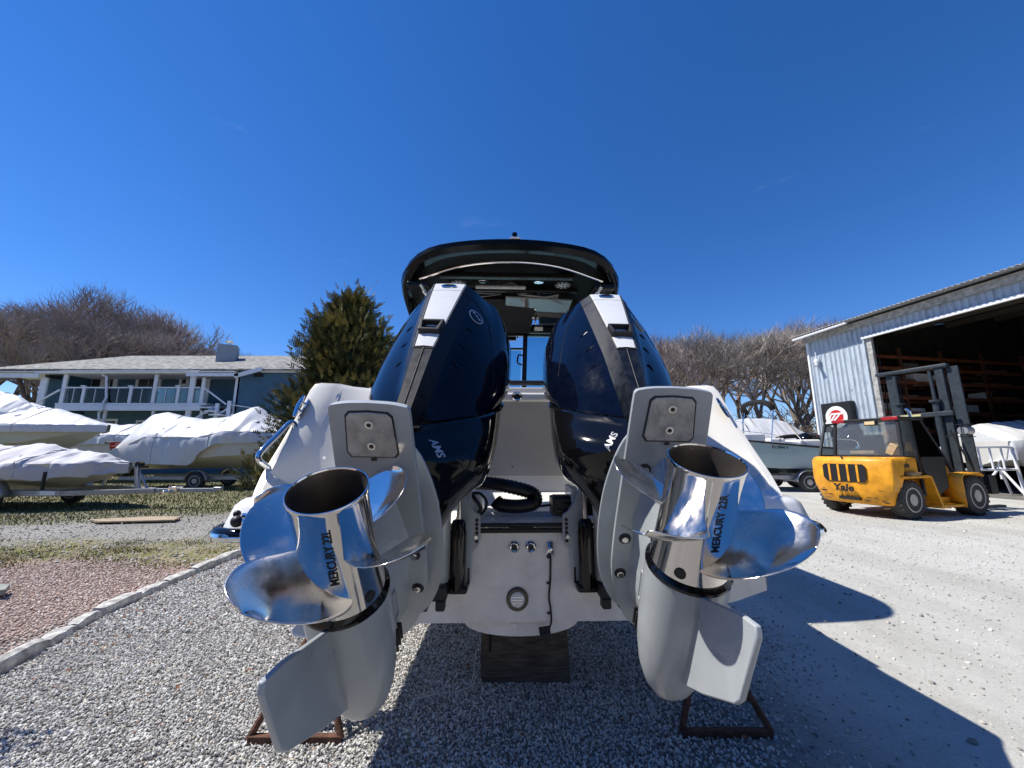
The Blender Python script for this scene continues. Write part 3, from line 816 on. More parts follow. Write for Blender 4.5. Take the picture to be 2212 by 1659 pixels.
# hoses and box in the splash well
M_HOSE = mat('hose_black', (0.010, 0.010, 0.011), 0.4)
hp = smoothpath([(-0.33, 0.30, 1.22), (-0.22, 0.20, 1.235), (-0.08, 0.14, 1.225), (0.06, 0.12, 1.19), (0.075, 0.10, 1.145), (0.0, 0.10, 1.125), (-0.10, 0.12, 1.13), (-0.125, 0.13, 1.15)], 14)
mb = MB(); mb.tube(hp, [0.034 + (0.003 if i % 2 else -0.0015) for i in range(len(hp))], 14); mb.build('rigging_hose', M_HOSE, boat, smooth=70)
hp2 = smoothpath([(0.58, 0.30, 1.2), (0.50, 0.22, 1.19), (0.36, 0.14, 1.16), (0.20, 0.115, 1.135), (0.08, 0.12, 1.12)], 8)
mb = MB(); mb.tube(hp2, 0.006, 8); mb.build('control_cable', M_RUBBER, boat)
mb = MB(); mb.box((0.275, 0.07, 1.135), (0.24, 0.14, 0.085)); mb.box((0.275, 0.06, 1.178), (0.22, 0.10, 0.012)); mb.build('steering_actuator', M_BLACK, boat, bevel=0.008)
mb = MB(); mb.box((0.275, -0.002, 1.118), (0.21, 0.006, 0.008)); mb.box((0.275, -0.002, 1.152), (0.21, 0.006, 0.008)); mb.build('actuator_rib', M_BLACKG, boat)
mb = MB(); mb.tube(smoothpath([(-0.26, 0.10, 1.20), (-0.23, 0.06, 1.17), (-0.20, 0.05, 1.12), (-0.24, 0.05, 1.085), (-0.32, 0.06, 1.075)], 6), 0.009, 8); mb.tube(smoothpath([(-0.24, 0.12, 1.19), (-0.20, 0.07, 1.19), (-0.17, 0.06, 1.15), (-0.19, 0.055, 1.10), (-0.26, 0.05, 1.07)], 6), 0.007, 8); mb.build('wiring_loop', M_RUBBER, boat)
mb = MB(); mb.lathe([(0, 0.065), (0.02, 0.07), (0.09, 0.065), (0.11, 0.05)], (-0.255, 0.14, 1.07), (0, 0, 1), 20); mb.build('hose_boot', M_WHITE, boat)

# ---- hardtop and windscreen
HT = Matrix.Translation((0.0226, 0.389, -0.28)) @ Matrix.Scale(1.2, 4)     # hardtop parts are laid out at 1:1.2
M_HT = mat('hardtop_black', (0.004, 0.005, 0.006), 0.14, spec=0.2)
M_HTU = mat('hardtop_underside', (0.008, 0.008, 0.009), 0.25, spec=0.3)
yA, yF, zU = 1.20, 2.85, 2.935
def top_plan(w, ya, yf, z, rad=0.42, sag=0.0, cw_=None):
    base = []
    for cx, cy, a0 in ((w - rad, ya + rad, -90), (w - rad, yf - rad, 0), (-w + rad, yf - rad, 90), (-w + rad, ya + rad, 180)):
        for k in range(7):
            a = R(a0 + 15 * k); base.append((cx + rad * math.cos(a), cy + rad * math.sin(a)))
        if a0 in (0, 180):                    # points along the front and aft edges so the camber shows
            x0 = w - rad if a0 == 0 else -w + rad; yy = yf if a0 == 0 else ya
            for k in range(1, 10): base.append((x0 * (1 - 2 * k / 10), yy))
    pts = []
    for x, y in base:
        y2 = y - 0.13 * (1 - (x / w) ** 2) if y < (ya + yf) / 2 else y
        pts.append(Vector((x, y2, z + 0.17 * max(0.0, 1 - abs(x / (cw_ or w)) ** 2.4) ** 0.62 - sag * (abs(x) / w) ** 4)))
    return pts
rings = [top_plan(0.98, yA + 0.10, yF - 0.1, zU + 0.01, sag=0.0), top_plan(1.03, yA + 0.03, yF, zU + 0.005, sag=0.02), top_plan(1.05, yA, yF + 0.02, zU + 0.04), top_plan(1.04, yA + 0.005, yF + 0.01, zU + 0.085), top_plan(1.00, yA + 0.05, yF - 0.04, zU + 0.115), top_plan(0.85, yA + 0.2, yF - 0.2, zU + 0.14)]
mb = MB(HT); mb.loft(rings, caps=False); mb.loft([rings[-1], top_plan(0.4, yA + 0.5, yF - 0.5, zU + 0.16, rad=0.2), top_plan(0.1, yA + 0.75, yF - 0.75, zU + 0.165, rad=0.05)], caps=True); mb.build('hardtop', M_HT, boat, smooth=45)
mb = MB(HT); mb.loft([top_plan(0.985, yA + 0.10, yF - 0.1, zU + 0.016), top_plan(0.75, yA + 0.25, yF - 0.25, zU + 0.016, rad=0.35, cw_=0.985), top_plan(0.4, yA + 0.45, yF - 0.45, zU + 0.016, rad=0.2, cw_=0.985), top_plan(0.1, yA + 0.7, yF - 0.7, zU + 0.016, rad=0.05, cw_=0.985)], caps=False); mb.build('headliner', mat('headliner_black', (0.005, 0.005, 0.006), 0.55, spec=0.12), boat, smooth=60)
# side curtain frames going down from the hardtop
M_FRAME = mat('frame_black', (0.008, 0.008, 0.009), 0.25)
M_WGLASS = bpy.data.materials.new('tinted_glass'); M_WGLASS.use_nodes = True
_n = M_WGLASS.node_tree; _n.nodes.clear()
_o = _n.nodes.new('ShaderNodeOutputMaterial'); _mx = _n.nodes.new('ShaderNodeMixShader'); _t = _n.nodes.new('ShaderNodeBsdfTransparent'); _g = _n.nodes.new('ShaderNodeBsdfGlossy'); _fr = _n.nodes.new('ShaderNodeFresnel')
_t.inputs[0].default_value = (0.60, 0.80, 0.86, 1); _g.inputs['Roughness'].default_value = 0.02; _fr.inputs[0].default_value = 1.5
_n.links.new(_fr.outputs[0], _mx.inputs[0]); _n.links.new(_t.outputs[0], _mx.inputs[1]); _n.links.new(_g.outputs[0], _mx.inputs[2]); _n.links.new(_mx.outputs[0], _o.inputs[0])
for sx in (-1, 1):
    pl = [(1.045 - 0.42 + 0.42 * math.cos(R(a)), yA + 0.42 + 0.42 * math.sin(R(a))) for a in (-62, -50, -38, -26, -13, 0)] + [(1.045, yA + q) for q in (0.55, 0.7, 0.9, 1.1, 1.3)]
    top_, bot_ = [], []
    for x, y in pl:
        dz = float(np.interp(y - yA, [0.05, 0.25, 0.42, 0.62, 0.80, 1.3], [0.03, 0.12, 0.24, 0.32, 0.28, 0.05]))
        zt = zU + 0.05 + 0.17 * max(0.0, 1 - abs(x / 1.05) ** 2.4) ** 0.62
        top_.append((sx * x, y, zt)); bot_.append((sx * (x - 0.22 * dz), y + 0.45 * dz, zt - 0.02 - dz))
    mid_ = [((a[0] + b[0]) / 2 + sx * 0.012, (a[1] + b[1]) / 2, (a[2] + b[2]) / 2) for a, b in zip(top_, bot_)]
    mb = MB(HT); mb.loft([top_, mid_, bot_], caps=False, closed=False); mb.build('hardtop_skirt', M_HT, boat, smooth=50, solid=0.035)
    mb = MB(HT); mb.tube(smoothpath([(sx * 0.94, yA + 0.58, zU - 0.30), (sx * 0.96, yA + 0.66, 2.3), (sx * 1.0, yA + 0.75, 1.80)], 5), 0.035, 10); mb.build('hardtop_leg', M_FRAME, boat)
    mb = MB(HT); mb.bar((sx * 0.90, 2.68, zU - 0.02), (sx * 0.95, 2.9, 1.75), 0.05, 0.07); mb.build('windscreen_pillar', M_FRAME, boat)
    mb = MB(HT); mb.add([(sx * 0.94, yA + 0.75, zU - 0.06), (sx * 0.91, 2.62, zU - 0.06), (sx * 0.95, 2.85, 1.85), (sx * 0.98, yA + 0.85, 1.85)], [(0, 1, 2, 3)]); mb.build('side_window', M_WGLASS, boat, smooth=0, solid=0.006)
# underside: bright tube across the aft edge with end fittings, speakers, hatch panels
mb = MB(HT)
tb = [(-0.84, yA + 0.10, zU + 0.07), (-0.42, yA + 0.00, zU + 0.155), (0, yA - 0.03, zU + 0.18), (0.42, yA + 0.00, zU + 0.155), (0.84, yA + 0.10, zU + 0.07)]
mb.tube(smoothpath([(x, y + 0.06, z - 0.055) for x, y, z in tb], 5), 0.010, 8); mb.build('awning_bar', M_CHROME, boat)
for sx in (-1, 1):
    mb = MB(HT); mb.lathe([(0, 0.016), (0.07, 0.016), (0.07, 0.026), (0.11, 0.026), (0.11, 0.018), (0.15, 0.02)], (sx * 0.83, yA + 0.16, zU - 0.03), (-sx * 0.2, 0.85, -0.30), 14); mb.build('bar_fitting', M_CHROME, boat)
    mb = MB(HT); mb.box((sx * 0.86, yA + 0.36, zU - 0.02), (0.20, 0.36, 0.05)); mb.build('corner_pod', M_HTU, boat, bevel=0.012)
    cc = Vector((sx * 0.52, yA + 0.45, zU + 0.125))
    mb = MB(HT); mb.lathe([(0, 0.085), (0.02, 0.085), (0.026, 0.078), (0.016, 0.07)], cc, (0, 0, -1), 28); sp = mb.build('speaker', M_BLACK, boat)
    for k in range(9):
        a = 2 * math.pi * k / 9
        mb = MB(HT); mb.bar(cc + Vector((0.015 * math.cos(a), 0.015 * math.sin(a), -0.022)), cc + Vector((0.072 * math.cos(a + .3), 0.072 * math.sin(a + .3), -0.022)), 0.012, 0.005); mb.build('grille_spoke', M_SILVER, sp, smooth=0)
    oval(HT @ Vector((sx * 0.28, yA + 0.45, zU + 0.14)), (1, 0, 0), (0, 0, -1), 0.06, 0.035, 'courtesy_light', M_CHROME, 0.012)
mb = MB(HT); mb.box((-0.05, yA + 0.30, zU + 0.12), (1.30, 0.06, 0.05)); mb.box((0.0, yA + 0.62, zU + 0.12), (1.40, 0.04, 0.04)); mb.build('underside_rib', M_HTU, boat, bevel=0.01)
mb = MB(HT); mb.prism([(-0.05, yA + 0.66, zU + 0.08), (0.66, yA + 0.66, zU + 0.05), (0.66, yA + 0.98, zU + 0.03), (-0.05, yA + 0.98, zU + 0.06)], (0, 0, -0.02)); mb.build('electronics_box', mat('grey_gloss_panel', (0.10, 0.095, 0.09), 0.12, coat=0.3), boat, bevel=0.01)
mb = MB(HT); mb.box((-0.1, yA + 0.50, zU + 0.095), (0.5, 0.05, 0.015)); mb.build('light_strip', M_ZINC, boat)
# canvas screen rolled down in front of the helm
mb = MB(HT); mb.add([(-0.66, 1.98, 3.02), (0.31, 1.98, 3.02), (0.25, 2.48, 2.80), (-0.66, 2.48, 2.80)], [(0, 1, 2, 3)]); cv = mb.build('canvas_screen', mat('black_canvas', (0.010, 0.010, 0.011), 0.85, bump=0.2, bscale=8), boat, smooth=0, solid=0.006)
for k in range(5):
    t = k / 4
    mb = MB(HT); mb.lathe([(0, 0.008), (0.005, 0.006)], (0.30 - 0.06 * t, 1.985 + 0.48 * t, 3.012 - 0.215 * t), (0, -0.4, -0.9), 10); mb.build('snap_button', M_CHROME, cv)
# helm display on the starboard side under the roof
mb = MB(HT); mb.box((0.56, 2.45, 2.93), (0.40, 0.10, 0.09)); mb.build('helm_display', mat('display_glass', (0.02, 0.035, 0.06), 0.05, coat=0.5), boat, bevel=0.012)
mb = MB(HT); mb.box((0.56, 2.50, 2.84), (0.62, 0.06, 0.07)); mb.build('helm_shelf', M_HTU, boat, bevel=0.012)
mb = MB(HT); mb.box((0.36, 2.465, 2.85), (0.10, 0.01, 0.045)); mb.build('helm_label', M_WHITE, boat)
mb = MB(HT); mb.tube(smoothpath([(0.345, 2.42, 3.00), (0.325, 2.36, 2.99), (0.31, 2.36, 2.89), (0.335, 2.42, 2.87)], 5), 0.009, 8); mb.build('grab_handle', M_CHROME, boat)
# windscreen: panes divided by a post, header and sill
yW = 2.68
mb = MB(HT); mb.box((0, yW, 2.895), (1.76, 0.06, 0.15)); mb.build('windscreen_header', M_FRAME, boat, bevel=0.01)
mb = MB(HT); mb.bar((0.215, yW - 0.004, 2.84), (0.19, yW + 0.016, 2.02), 0.055, 0.06, up=(0, 1, 0)); mb.build('windscreen_post', M_FRAME, boat, bevel=0.008)
mb = MB(HT); mb.box((-0.35, yW + 0.004, 2.66), (1.06, 0.03, 0.022)); mb.build('door_bar', M_FRAME, boat)
mb = MB(HT); mb.box((0, yW + 0.03, 2.06), (1.8, 0.08, 0.10)); mb.build('windscreen_sill', M_FRAME, boat, bevel=0.01)
mb = MB(HT); mb.box((0.56, yW - 0.12, 2.205), (0.66, 0.05, 0.05)); mb.build('dash_rail', M_FRAME, boat, bevel=0.01)
mb = MB(HT); mb.box((-0.35, yW, 2.79), (0.9, 0.04, 0.05)); mb.build('overhead_panel', M_FRAME, boat, bevel=0.01)
mb = MB(HT); mb.add([(0.235, yW + 0.02, 2.82), (0.88, yW + 0.02, 2.82), (0.90, yW + 0.04, 2.10), (0.22, yW + 0.04, 2.10)], [(0, 1, 2, 3)]); mb.build('windscreen_pane', M_WGLASS, boat, smooth=0, solid=0.008)
mb = MB(HT); mb.add([(-0.88, yW + 0.02, 2.645), (0.165, yW + 0.02, 2.645), (0.15, yW + 0.04, 2.10), (-0.90, yW + 0.04, 2.10)], [(0, 1, 2, 3)]); mb.build('windscreen_pane', M_WGLASS, boat, smooth=0, solid=0.008)
mb = MB(HT); mb.tube(smoothpath([(0.175, yW - 0.03, 2.57), (0.125, yW - 0.07, 2.56), (0.115, yW - 0.07, 2.47), (0.165, yW - 0.03, 2.45)], 5), 0.010, 8); mb.build('door_handle', M_BLACKG, boat)
mb = MB(HT); mb.tube(smoothpath([(0.66, yW - 0.1, 2.60), (0.53, yW - 0.1, 2.56), (0.49, yW - 0.1, 2.48), (0.54, yW - 0.1, 2.44), (0.66, yW - 0.1, 2.50)], 5), 0.014, 8); mb.build('steering_wheel_rim', mat('smoke_blue', (0.10, 0.20, 0.28), 0.3), boat)
mb = MB(HT); mb.prism([(0.50, yW - 0.5, 2.0), (0.58, yW - 0.5, 2.20), (0.95, yW - 0.5, 2.24), (0.95, yW - 0.5, 2.0)], (0, 0.25, 0)); mb.build('helm_seat', M_BLACK, boat, bevel=0.05, bseg=4)
mb = MB(HT); mb.tube([(-0.30, yW - 0.10, 2.845), (0.10, yW - 0.10, 2.85), (0.115, yW - 0.10, 2.76)], 0.008, 8); mb.build('overhead_rail', M_CHROME, boat)
# all-round light on the hardtop
mb = MB(HT); mb.lathe([(0, 0.022), (0.012, 0.02), (0.018, 0.011), (0.03, 0.011), (0.033, 0.02), (0.05, 0.02), (0.053, 0.012), (0.066, 0.012), (0.07, 0.023), (0.088, 0.023), (0.094, 0.013)], (0.02, yA - 0.02, zU + 0.285), (0, 0, 1), 18); mb.build('masthead_light', M_BLACKG, boat)
mb = MB(HT); mb.box((0.02, yA - 0.112, zU + 0.27), (0.085, 0.03, 0.014)); mb.build('light_base', M_WHITE, boat)
# rod holders standing on the port gunwale
for x, y, z, l in ((-1.08, 1.55, 1.85, 0.38), (-1.14, 1.45, 1.78, 0.20)):
    mb = MB(); mb.tube([(x, y, z), (x - 0.16 * l, y - 0.2 * l, z + l)], 0.028, 12); mb.build('rod_holder', M_BLACKG, boat)
# side decks and cockpit sole close the boat
mb = MB(); mb.add([(-1.25, 0.9, 1.70), (-0.95, 0.9, 1.70), (-0.95, 5.0, 1.86), (-1.20, 5.0, 1.93)], [(0, 1, 2, 3)]); mb.add([(1.25, 0.9, 1.70), (0.95, 0.9, 1.70), (0.95, 5.0, 1.86), (1.20, 5.0, 1.93)], [(0, 1, 2, 3)]); mb.add([(-1.2, 4.4, 1.9), (1.2, 4.4, 1.9), (0.9, 6.2, 2.05), (0.06, 7.4, 2.17), (-0.06, 7.4, 2.17), (-0.9, 6.2, 2.05)], [(0, 1, 2, 3, 4, 5)]); mb.build('side_deck', M_WHITE, boat, smooth=0, solid=0.02)
mb = MB(); mb.add([(-1.0, 0.7, 1.1), (1.0, 0.7, 1.1), (1.0, 4.6, 1.2), (-1.0, 4.6, 1.2)], [(0, 1, 2, 3)]); mb.build('cockpit_sole', M_CREAM, boat, smooth=0)

# ------------------------------------------------------------------ motor brackets (parts of each motor), built in boat coordinates
def bracket(root, MW, cx, sx):
    T = MW.inverted() @ BOAT_ROOT @ Matrix.Translation((0, 0, 0.06))
    ib = -sx                         # inboard direction
    def B(): return MB(T)
    X = lambda d: cx + ib * d
    # clamp bracket with its row of holes, inboard side
    ol = [(0.075, 1.17), (0.105, 1.10), (0.135, 1.06), (0.160, 1.045), (0.160, 0.935), (0.150, 0.905), (0.125, 0.88), (0.118, 0.75), (0.10, 0.70), (0.06, 0.70), (0.06, 1.17)]
    mb = B(); mb.prism([(X(d), -0.012, z) for d, z in ol], (0, -0.028, 0)); br = mb.build('clamp_bracket', M_GREY, root, smooth=30, bevel=0.006)
    mb = B(); mb.prism([(X(0.08), -0.012, 1.17), (X(0.08), 0.18, 1.17), (X(0.08), 0.18, 1.10), (X(0.08), 0.0, 1.06), (X(0.08), -0.012, 1.0)], (ib * 0.03, 0, 0)); mb.build('clamp_hook', M_GREY, root, smooth=30, bevel=0.006)
    for k in range(6):
        mb = B(); mb.lathe([(0, 0.0085), (0.0015, 0.0085)], (X(0.143), -0.0402, 1.022 - 0.019 * k), (0, -1, 0), 14); mb.build('pin_hole', M_INK, br)
    mb = B(); mb.lathe([(0, 0.010), (0.008, 0.009)], (X(0.140), -0.0405, 0.945), (0, -1, 0), 12); mb.build('bracket_bolt', M_STEELB, br)
    mb = B(); mb.box((X(0.108), -0.0405, 0.775), (0.009, 0.003, 0.07)); mb.build('slot', M_INK, br)
    # tilt ram
    mb = B(); mb.lathe([(0, 0.034), (0.02, 0.037), (0.24, 0.037), (0.255, 0.034), (0.28, 0.034), (0.295, 0.026), (0.30, 0.016)], (X(0.062), -0.085, 0.735), (0, 0.0, 1), 24); mb.build('tilt_ram', M_BLACKG, root, smooth=40)
    mb = B(); mb.cyl((X(0.062), -0.085, 1.03), (X(0.062), -0.075, 1.20), 0.011, 14); mb.build('ram_rod', M_STEEL, root)
    mb = B(); mb.box((X(0.065), -0.07, 0.735), (0.085, 0.09, 0.03)); mb.build('ram_foot', M_BLACK, root, bevel=0.01)
    # swivel tube and yoke
    mb = B(); mb.lathe([(0, 0.050), (0.03, 0.058), (0.30, 0.064), (0.42, 0.07)], (X(-0.035), -0.10, 0.735), (0, -0.05, 1), 24); mb.build('swivel_tube', mat('bracket_silver', (0.46, 0.47, 0.47), 0.4, 0.3, var=0.1, vscale=10), root)
    mb = B(); mb.box((X(-0.035), -0.12, 0.745), (0.12, 0.12, 0.06)); mb.box((X(-0.075), -0.16, 0.70), (0.045, 0.05, 0.045)); mb.box((X(-0.0), -0.16, 0.70), (0.04, 0.05, 0.045)); mb.build('lower_yoke', M_BLACK, root, bevel=0.008)
    mb = B(); mb.box((X(-0.04), -0.06, 0.725), (0.10, 0.06, 0.025)); mb.build('yoke_pad', M_STEELB, root, bevel=0.006)
    # black fluid lines beside the leg
    mb = B(); mb.tube(smoothpath([(X(0.02), -0.12, 1.10), (X(0.05), -0.16, 1.18), (X(0.04), -0.14, 1.26), (X(-0.02), -0.10, 1.28)], 6), 0.012, 8); mb.tube(smoothpath([(X(-0.01), -0.16, 1.05), (X(0.03), -0.20, 1.14), (X(0.0), -0.22, 1.2)], 6), 0.010, 8); mb.build('fluid_line', M_RUBBER, root)
bracket(motL, MWL, -0.355, -1)
bracket(motR, MWR, 0.355, 1)
# ------------------------------------------------------------------ ground
def kerb_x(Y):
    return float(np.interp(Y, [0.5, 2.0, 2.78, 3.58, 4.5, 5.47, 7.5], [-3.02, -3.17, -3.31, -3.58, -3.70, -3.77, -3.80]))

def ground_material():
    m = bpy.data.materials.new('yard_ground'); m.use_nodes = True
    nt = m.node_tree; L = nt.links; b = nt.nodes['Principled BSDF']
    b.inputs['Roughness'].default_value = 0.95; b.inputs['Specular IOR Level'].default_value = 0.15
    geo = nt.nodes.new('ShaderNodeNewGeometry'); sep = nt.nodes.new('ShaderNodeSeparateXYZ'); L.new(geo.outputs['Position'], sep.inputs[0])
    def noise(scale, detail=5, rough=0.6, stretch=None):
        n = nt.nodes.new('ShaderNodeTexNoise'); n.inputs['Scale'].default_value = scale; n.inputs['Detail'].default_value = detail; n.inputs['Roughness'].default_value = rough
        if stretch:
            mp = nt.nodes.new('ShaderNodeMapping'); mp.inputs['Scale'].default_value = stretch; L.new(geo.outputs['Position'], mp.inputs[0]); L.new(mp.outputs[0], n.inputs['Vector'])
        else:
            L.new(geo.outputs['Position'], n.inputs['Vector'])
        return n.outputs['Fac']
    def ramp(fac, stops):
        r = nt.nodes.new('ShaderNodeValToRGB'); L.new(fac, r.inputs[0])
        while len(r.color_ramp.elements) < len(stops): r.color_ramp.elements.new(0.5)
        for e, (p, c) in zip(r.color_ramp.elements, stops): e.position = p; e.color = tuple(c) + (1,)
        return r.outputs[0]
    def math_(op, a, b_=None):
        n = nt.nodes.new('ShaderNodeMath'); n.operation = op
        for i, q in enumerate((a, b_)):
            if q is None: continue
            if isinstance(q, (int, float)): n.inputs[i].default_value = q
            else: L.new(q, n.inputs[i])
        return n.outputs[0]
    def step(v, a, b_):
        n = nt.nodes.new('ShaderNodeMapRange'); n.interpolation_type = 'SMOOTHSTEP'; L.new(v, n.inputs[0]); n.inputs[1].default_value = a; n.inputs[2].default_value = b_; return n.outputs[0]
    def mix(f, a, c):
        n = nt.nodes.new('ShaderNodeMixRGB'); L.new(f, n.inputs[0]); L.new(a, n.inputs[1]); L.new(c, n.inputs[2]); return n.outputs[0]
    fine = noise(55, 6, 0.75); mid = noise(7, 6, 0.65); big = noise(0.8, 4); gr = noise(160, 3, 0.8)
    grit = math_('ADD', math_('MULTIPLY', fine, 0.5), math_('MULTIPLY', gr, 0.5))
    lot = mix(step(math_('ADD', math_('MULTIPLY', big, 0.55), math_('MULTIPLY', mid, 0.45)), 0.38, 0.62), ramp(grit, [(0.30, (0.23, 0.225, 0.205)), (0.45, (0.41, 0.405, 0.375)), (0.62, (0.53, 0.525, 0.49))]), ramp(grit, [(0.30, (0.29, 0.285, 0.265)), (0.45, (0.46, 0.455, 0.425)), (0.62, (0.58, 0.575, 0.54))]))
    drive = ramp(grit, [(0.34, (0.10, 0.095, 0.085)), (0.48, (0.26, 0.25, 0.23)), (0.63, (0.46, 0.45, 0.42))])
    moss = mix(step(mid, 0.42, 0.6), ramp(grit, [(0.35, (0.12, 0.10, 0.06)), (0.62, (0.40, 0.34, 0.24))]), ramp(grit, [(0.36, (0.07, 0.085, 0.02)), (0.62, (0.25, 0.25, 0.08))]))
    grass = mix(step(mid, 0.46, 0.66), ramp(grit, [(0.36, (0.11, 0.10, 0.055)), (0.62, (0.33, 0.30, 0.20))]), ramp(grit, [(0.36, (0.045, 0.065, 0.018)), (0.62, (0.13, 0.165, 0.05))]))
    pink = ramp(grit, [(0.36, (0.16, 0.11, 0.09)), (0.62, (0.52, 0.38, 0.32))])
    bed = ramp(grit, [(0.36, (0.12, 0.115, 0.11)), (0.62, (0.36, 0.35, 0.33))])
    wob = math_('MULTIPLY', math_('SUBTRACT', noise(1.1, 5), 0.5), 2.6)
    Yw = math_('ADD', sep.outputs['Y'], wob); Xw = math_('ADD', sep.outputs['X'], math_('MULTIPLY', wob, 0.35))
    # left side, from the kerb outwards: pink stones, mossy soil, gravel drive, lawn
    left = mix(step(Yw, 4.9, 5.5), pink, moss)
    left = mix(step(Yw, 6.0, 6.9), left, drive)
    dg = math_('SUBTRACT', Yw, math_('MULTIPLY', math_('ADD', sep.outputs['X'], 8.0), 0.55))
    left = mix(step(dg, 8.0, 9.2), left, grass)
    lotmix = mix(step(Xw, 1.0, 1.9), bed, lot)
    lotmix = mix(step(sep.outputs['Y'], 5.6, 6.6), lotmix, lot)
    lotmix = mix(step(sep.outputs['Y'], 26.0, 34.0), lotmix, moss)
    # behind the boat to the left the lot fades into the lawn
    side = step(Xw, -3.72, -3.70)
    lw = mix(step(math_('ADD', Xw, math_('MULTIPLY', sep.outputs['Y'], 0.02)), -4.2, -3.6), left, lotmix)
    near = mix(side, left, lotmix)
    col = mix(step(sep.outputs['Y'], 5.5, 6.5), near, lw)
    trk = noise(0.9, 4, 0.55, stretch=(1.7, 0.32, 1))                 # dusty wheel tracks and damp patches
    tv = step(trk, 0.36, 0.62)
    dk = nt.nodes.new('ShaderNodeMixRGB'); dk.blend_type = 'MULTIPLY'; dk.inputs[0].default_value = 1.0; L.new(col, dk.inputs[1])
    rr = ramp(tv, [(0.0, (0.88, 0.875, 0.86)), (1.0, (1.04, 1.04, 1.04))]); L.new(rr, dk.inputs[2]); col = dk.outputs[0]
    L.new(col, b.inputs['Base Color'])
    bp = nt.nodes.new('ShaderNodeBump'); bp.inputs['Strength'].default_value = 0.9; bp.inputs['Distance'].default_value = 0.012
    L.new(math_('ADD', math_('MULTIPLY', grit, 1.0), math_('MULTIPLY', mid, 1.5)), bp.inputs['Height']); L.new(bp.outputs[0], b.inputs['Normal'])
    return m
mb = MB()
gx = [-400, -60, -20, -8, 0, 8, 20, 60, 400]; gy = [-400, -60, -10, 0, 5, 10, 20, 60, 400]
mb.add([(x, y, 0) for y in gy for x in gx], [(j * 9 + i, j * 9 + i + 1, (j + 1) * 9 + i + 1, (j + 1) * 9 + i) for j in range(8) for i in range(8)])
tag(mb.build('ground', ground_material(), smooth=0), kind='structure')

# ------------------------------------------------------------------ loose stones
def ico(sub=0):
    bm = bmesh.new(); bmesh.ops.create_icosphere(bm, subdivisions=1 + sub, radius=1.0)
    v = np.array([x.co[:] for x in bm.verts]); f = np.array([[q.index for q in p.verts] for p in bm.faces]); bm.free()
    return v, f

def stones(name, P, size, m, flat=(0.4, 0.7), sub=0, tilt=0.5, seed=1, jit=0.22, smooth=True):
    """many small stones as one mesh; P: N x 3 centres, size: N radii"""
    rng = np.random.default_rng(seed)
    v, f = ico(sub); N = len(P); nv = len(v)
    vars_ = [v * (1 + rng.uniform(-jit, jit, (nv, 1))) for _ in range(8)]
    V = np.stack(vars_)[rng.integers(0, 8, N)]                      # N nv 3
    s = np.stack([np.ones(N), rng.uniform(0.5, 0.85, N), rng.uniform(flat[0], flat[1], N)], 1) * size[:, None]
    V = V * s[:, None, :]
    a = rng.uniform(0, 2 * np.pi, N); tx = rng.normal(0, tilt, N); ty = rng.normal(0, tilt, N)
    def rot(V, ang, i, j):
        c, s_ = np.cos(ang)[:, None], np.sin(ang)[:, None]; W = V.copy()
        W[..., i] = V[..., i] * c - V[..., j] * s_; W[..., j] = V[..., i] * s_ + V[..., j] * c
        return W
    V = rot(V, tx, 1, 2); V = rot(V, ty, 0, 2); V = rot(V, a, 0, 1)
    V = V + P[:, None, :]
    F = f[None] + (np.arange(N) * nv)[:, None, None]
    me = bpy.data.meshes.new(name)
    me.vertices.add(N * nv); me.vertices.foreach_set('co', V.astype(np.float32).ravel())
    nf = N * len(f)
    me.loops.add(nf * 3); me.loops.foreach_set('vertex_index', F.astype(np.int32).ravel())
    me.polygons.add(nf); me.polygons.foreach_set('loop_start', np.arange(0, nf * 3, 3, dtype=np.int32)); me.polygons.foreach_set('loop_total', np.full(nf, 3, dtype=np.int32))
    me.polygons.foreach_set('use_smooth', np.full(nf, smooth, dtype=bool))
    at_ = me.attributes.new('tone', 'FLOAT', 'POINT'); at_.data.foreach_set('value', np.repeat(rng.uniform(0, 1, N), nv).astype(np.float32))
    me.update(); me.validate()
    me.materials.append(m)
    o = bpy.data.objects.new(name, me); COL.objects.link(o); o['kind'] = 'stuff'
    return o

def stone_mat(name, stops):
    m = bpy.data.materials.new(name); m.use_nodes = True; nt = m.node_tree; b = nt.nodes['Principled BSDF']; b.inputs['Roughness'].default_value = 0.85; b.inputs['Specular IOR Level'].default_value = 0.25
    a = nt.nodes.new('ShaderNodeAttribute'); a.attribute_name = 'tone'
    r = nt.nodes.new('ShaderNodeValToRGB'); nt.links.new(a.outputs['Fac'], r.inputs[0])
    while len(r.color_ramp.elements) < len(stops): r.color_ramp.elements.new(0.5)
    for e, (p, c) in zip(r.color_ramp.elements, stops): e.position = p; e.color = tuple(c) + (1,)
    nz = nt.nodes.new('ShaderNodeTexNoise'); nz.inputs['Scale'].default_value = 60; tc = nt.nodes.new('ShaderNodeTexCoord'); nt.links.new(tc.outputs['Object'], nz.inputs['Vector'])
    mr = nt.nodes.new('ShaderNodeMapRange'); mr.inputs[1].default_value = 0.3; mr.inputs[2].default_value = 0.7; mr.inputs[3].default_value = 0.78; mr.inputs[4].default_value = 1.12; nt.links.new(nz.outputs['Fac'], mr.inputs[0])
    mx = nt.nodes.new('ShaderNodeMixRGB'); mx.blend_type = 'MULTIPLY'; mx.inputs[0].default_value = 1; nt.links.new(r.outputs[0], mx.inputs[1]); nt.links.new(mr.outputs[0], mx.inputs[2]); nt.links.new(mx.outputs[0], b.inputs['Base Color'])
    return m
rng = np.random.default_rng(11)
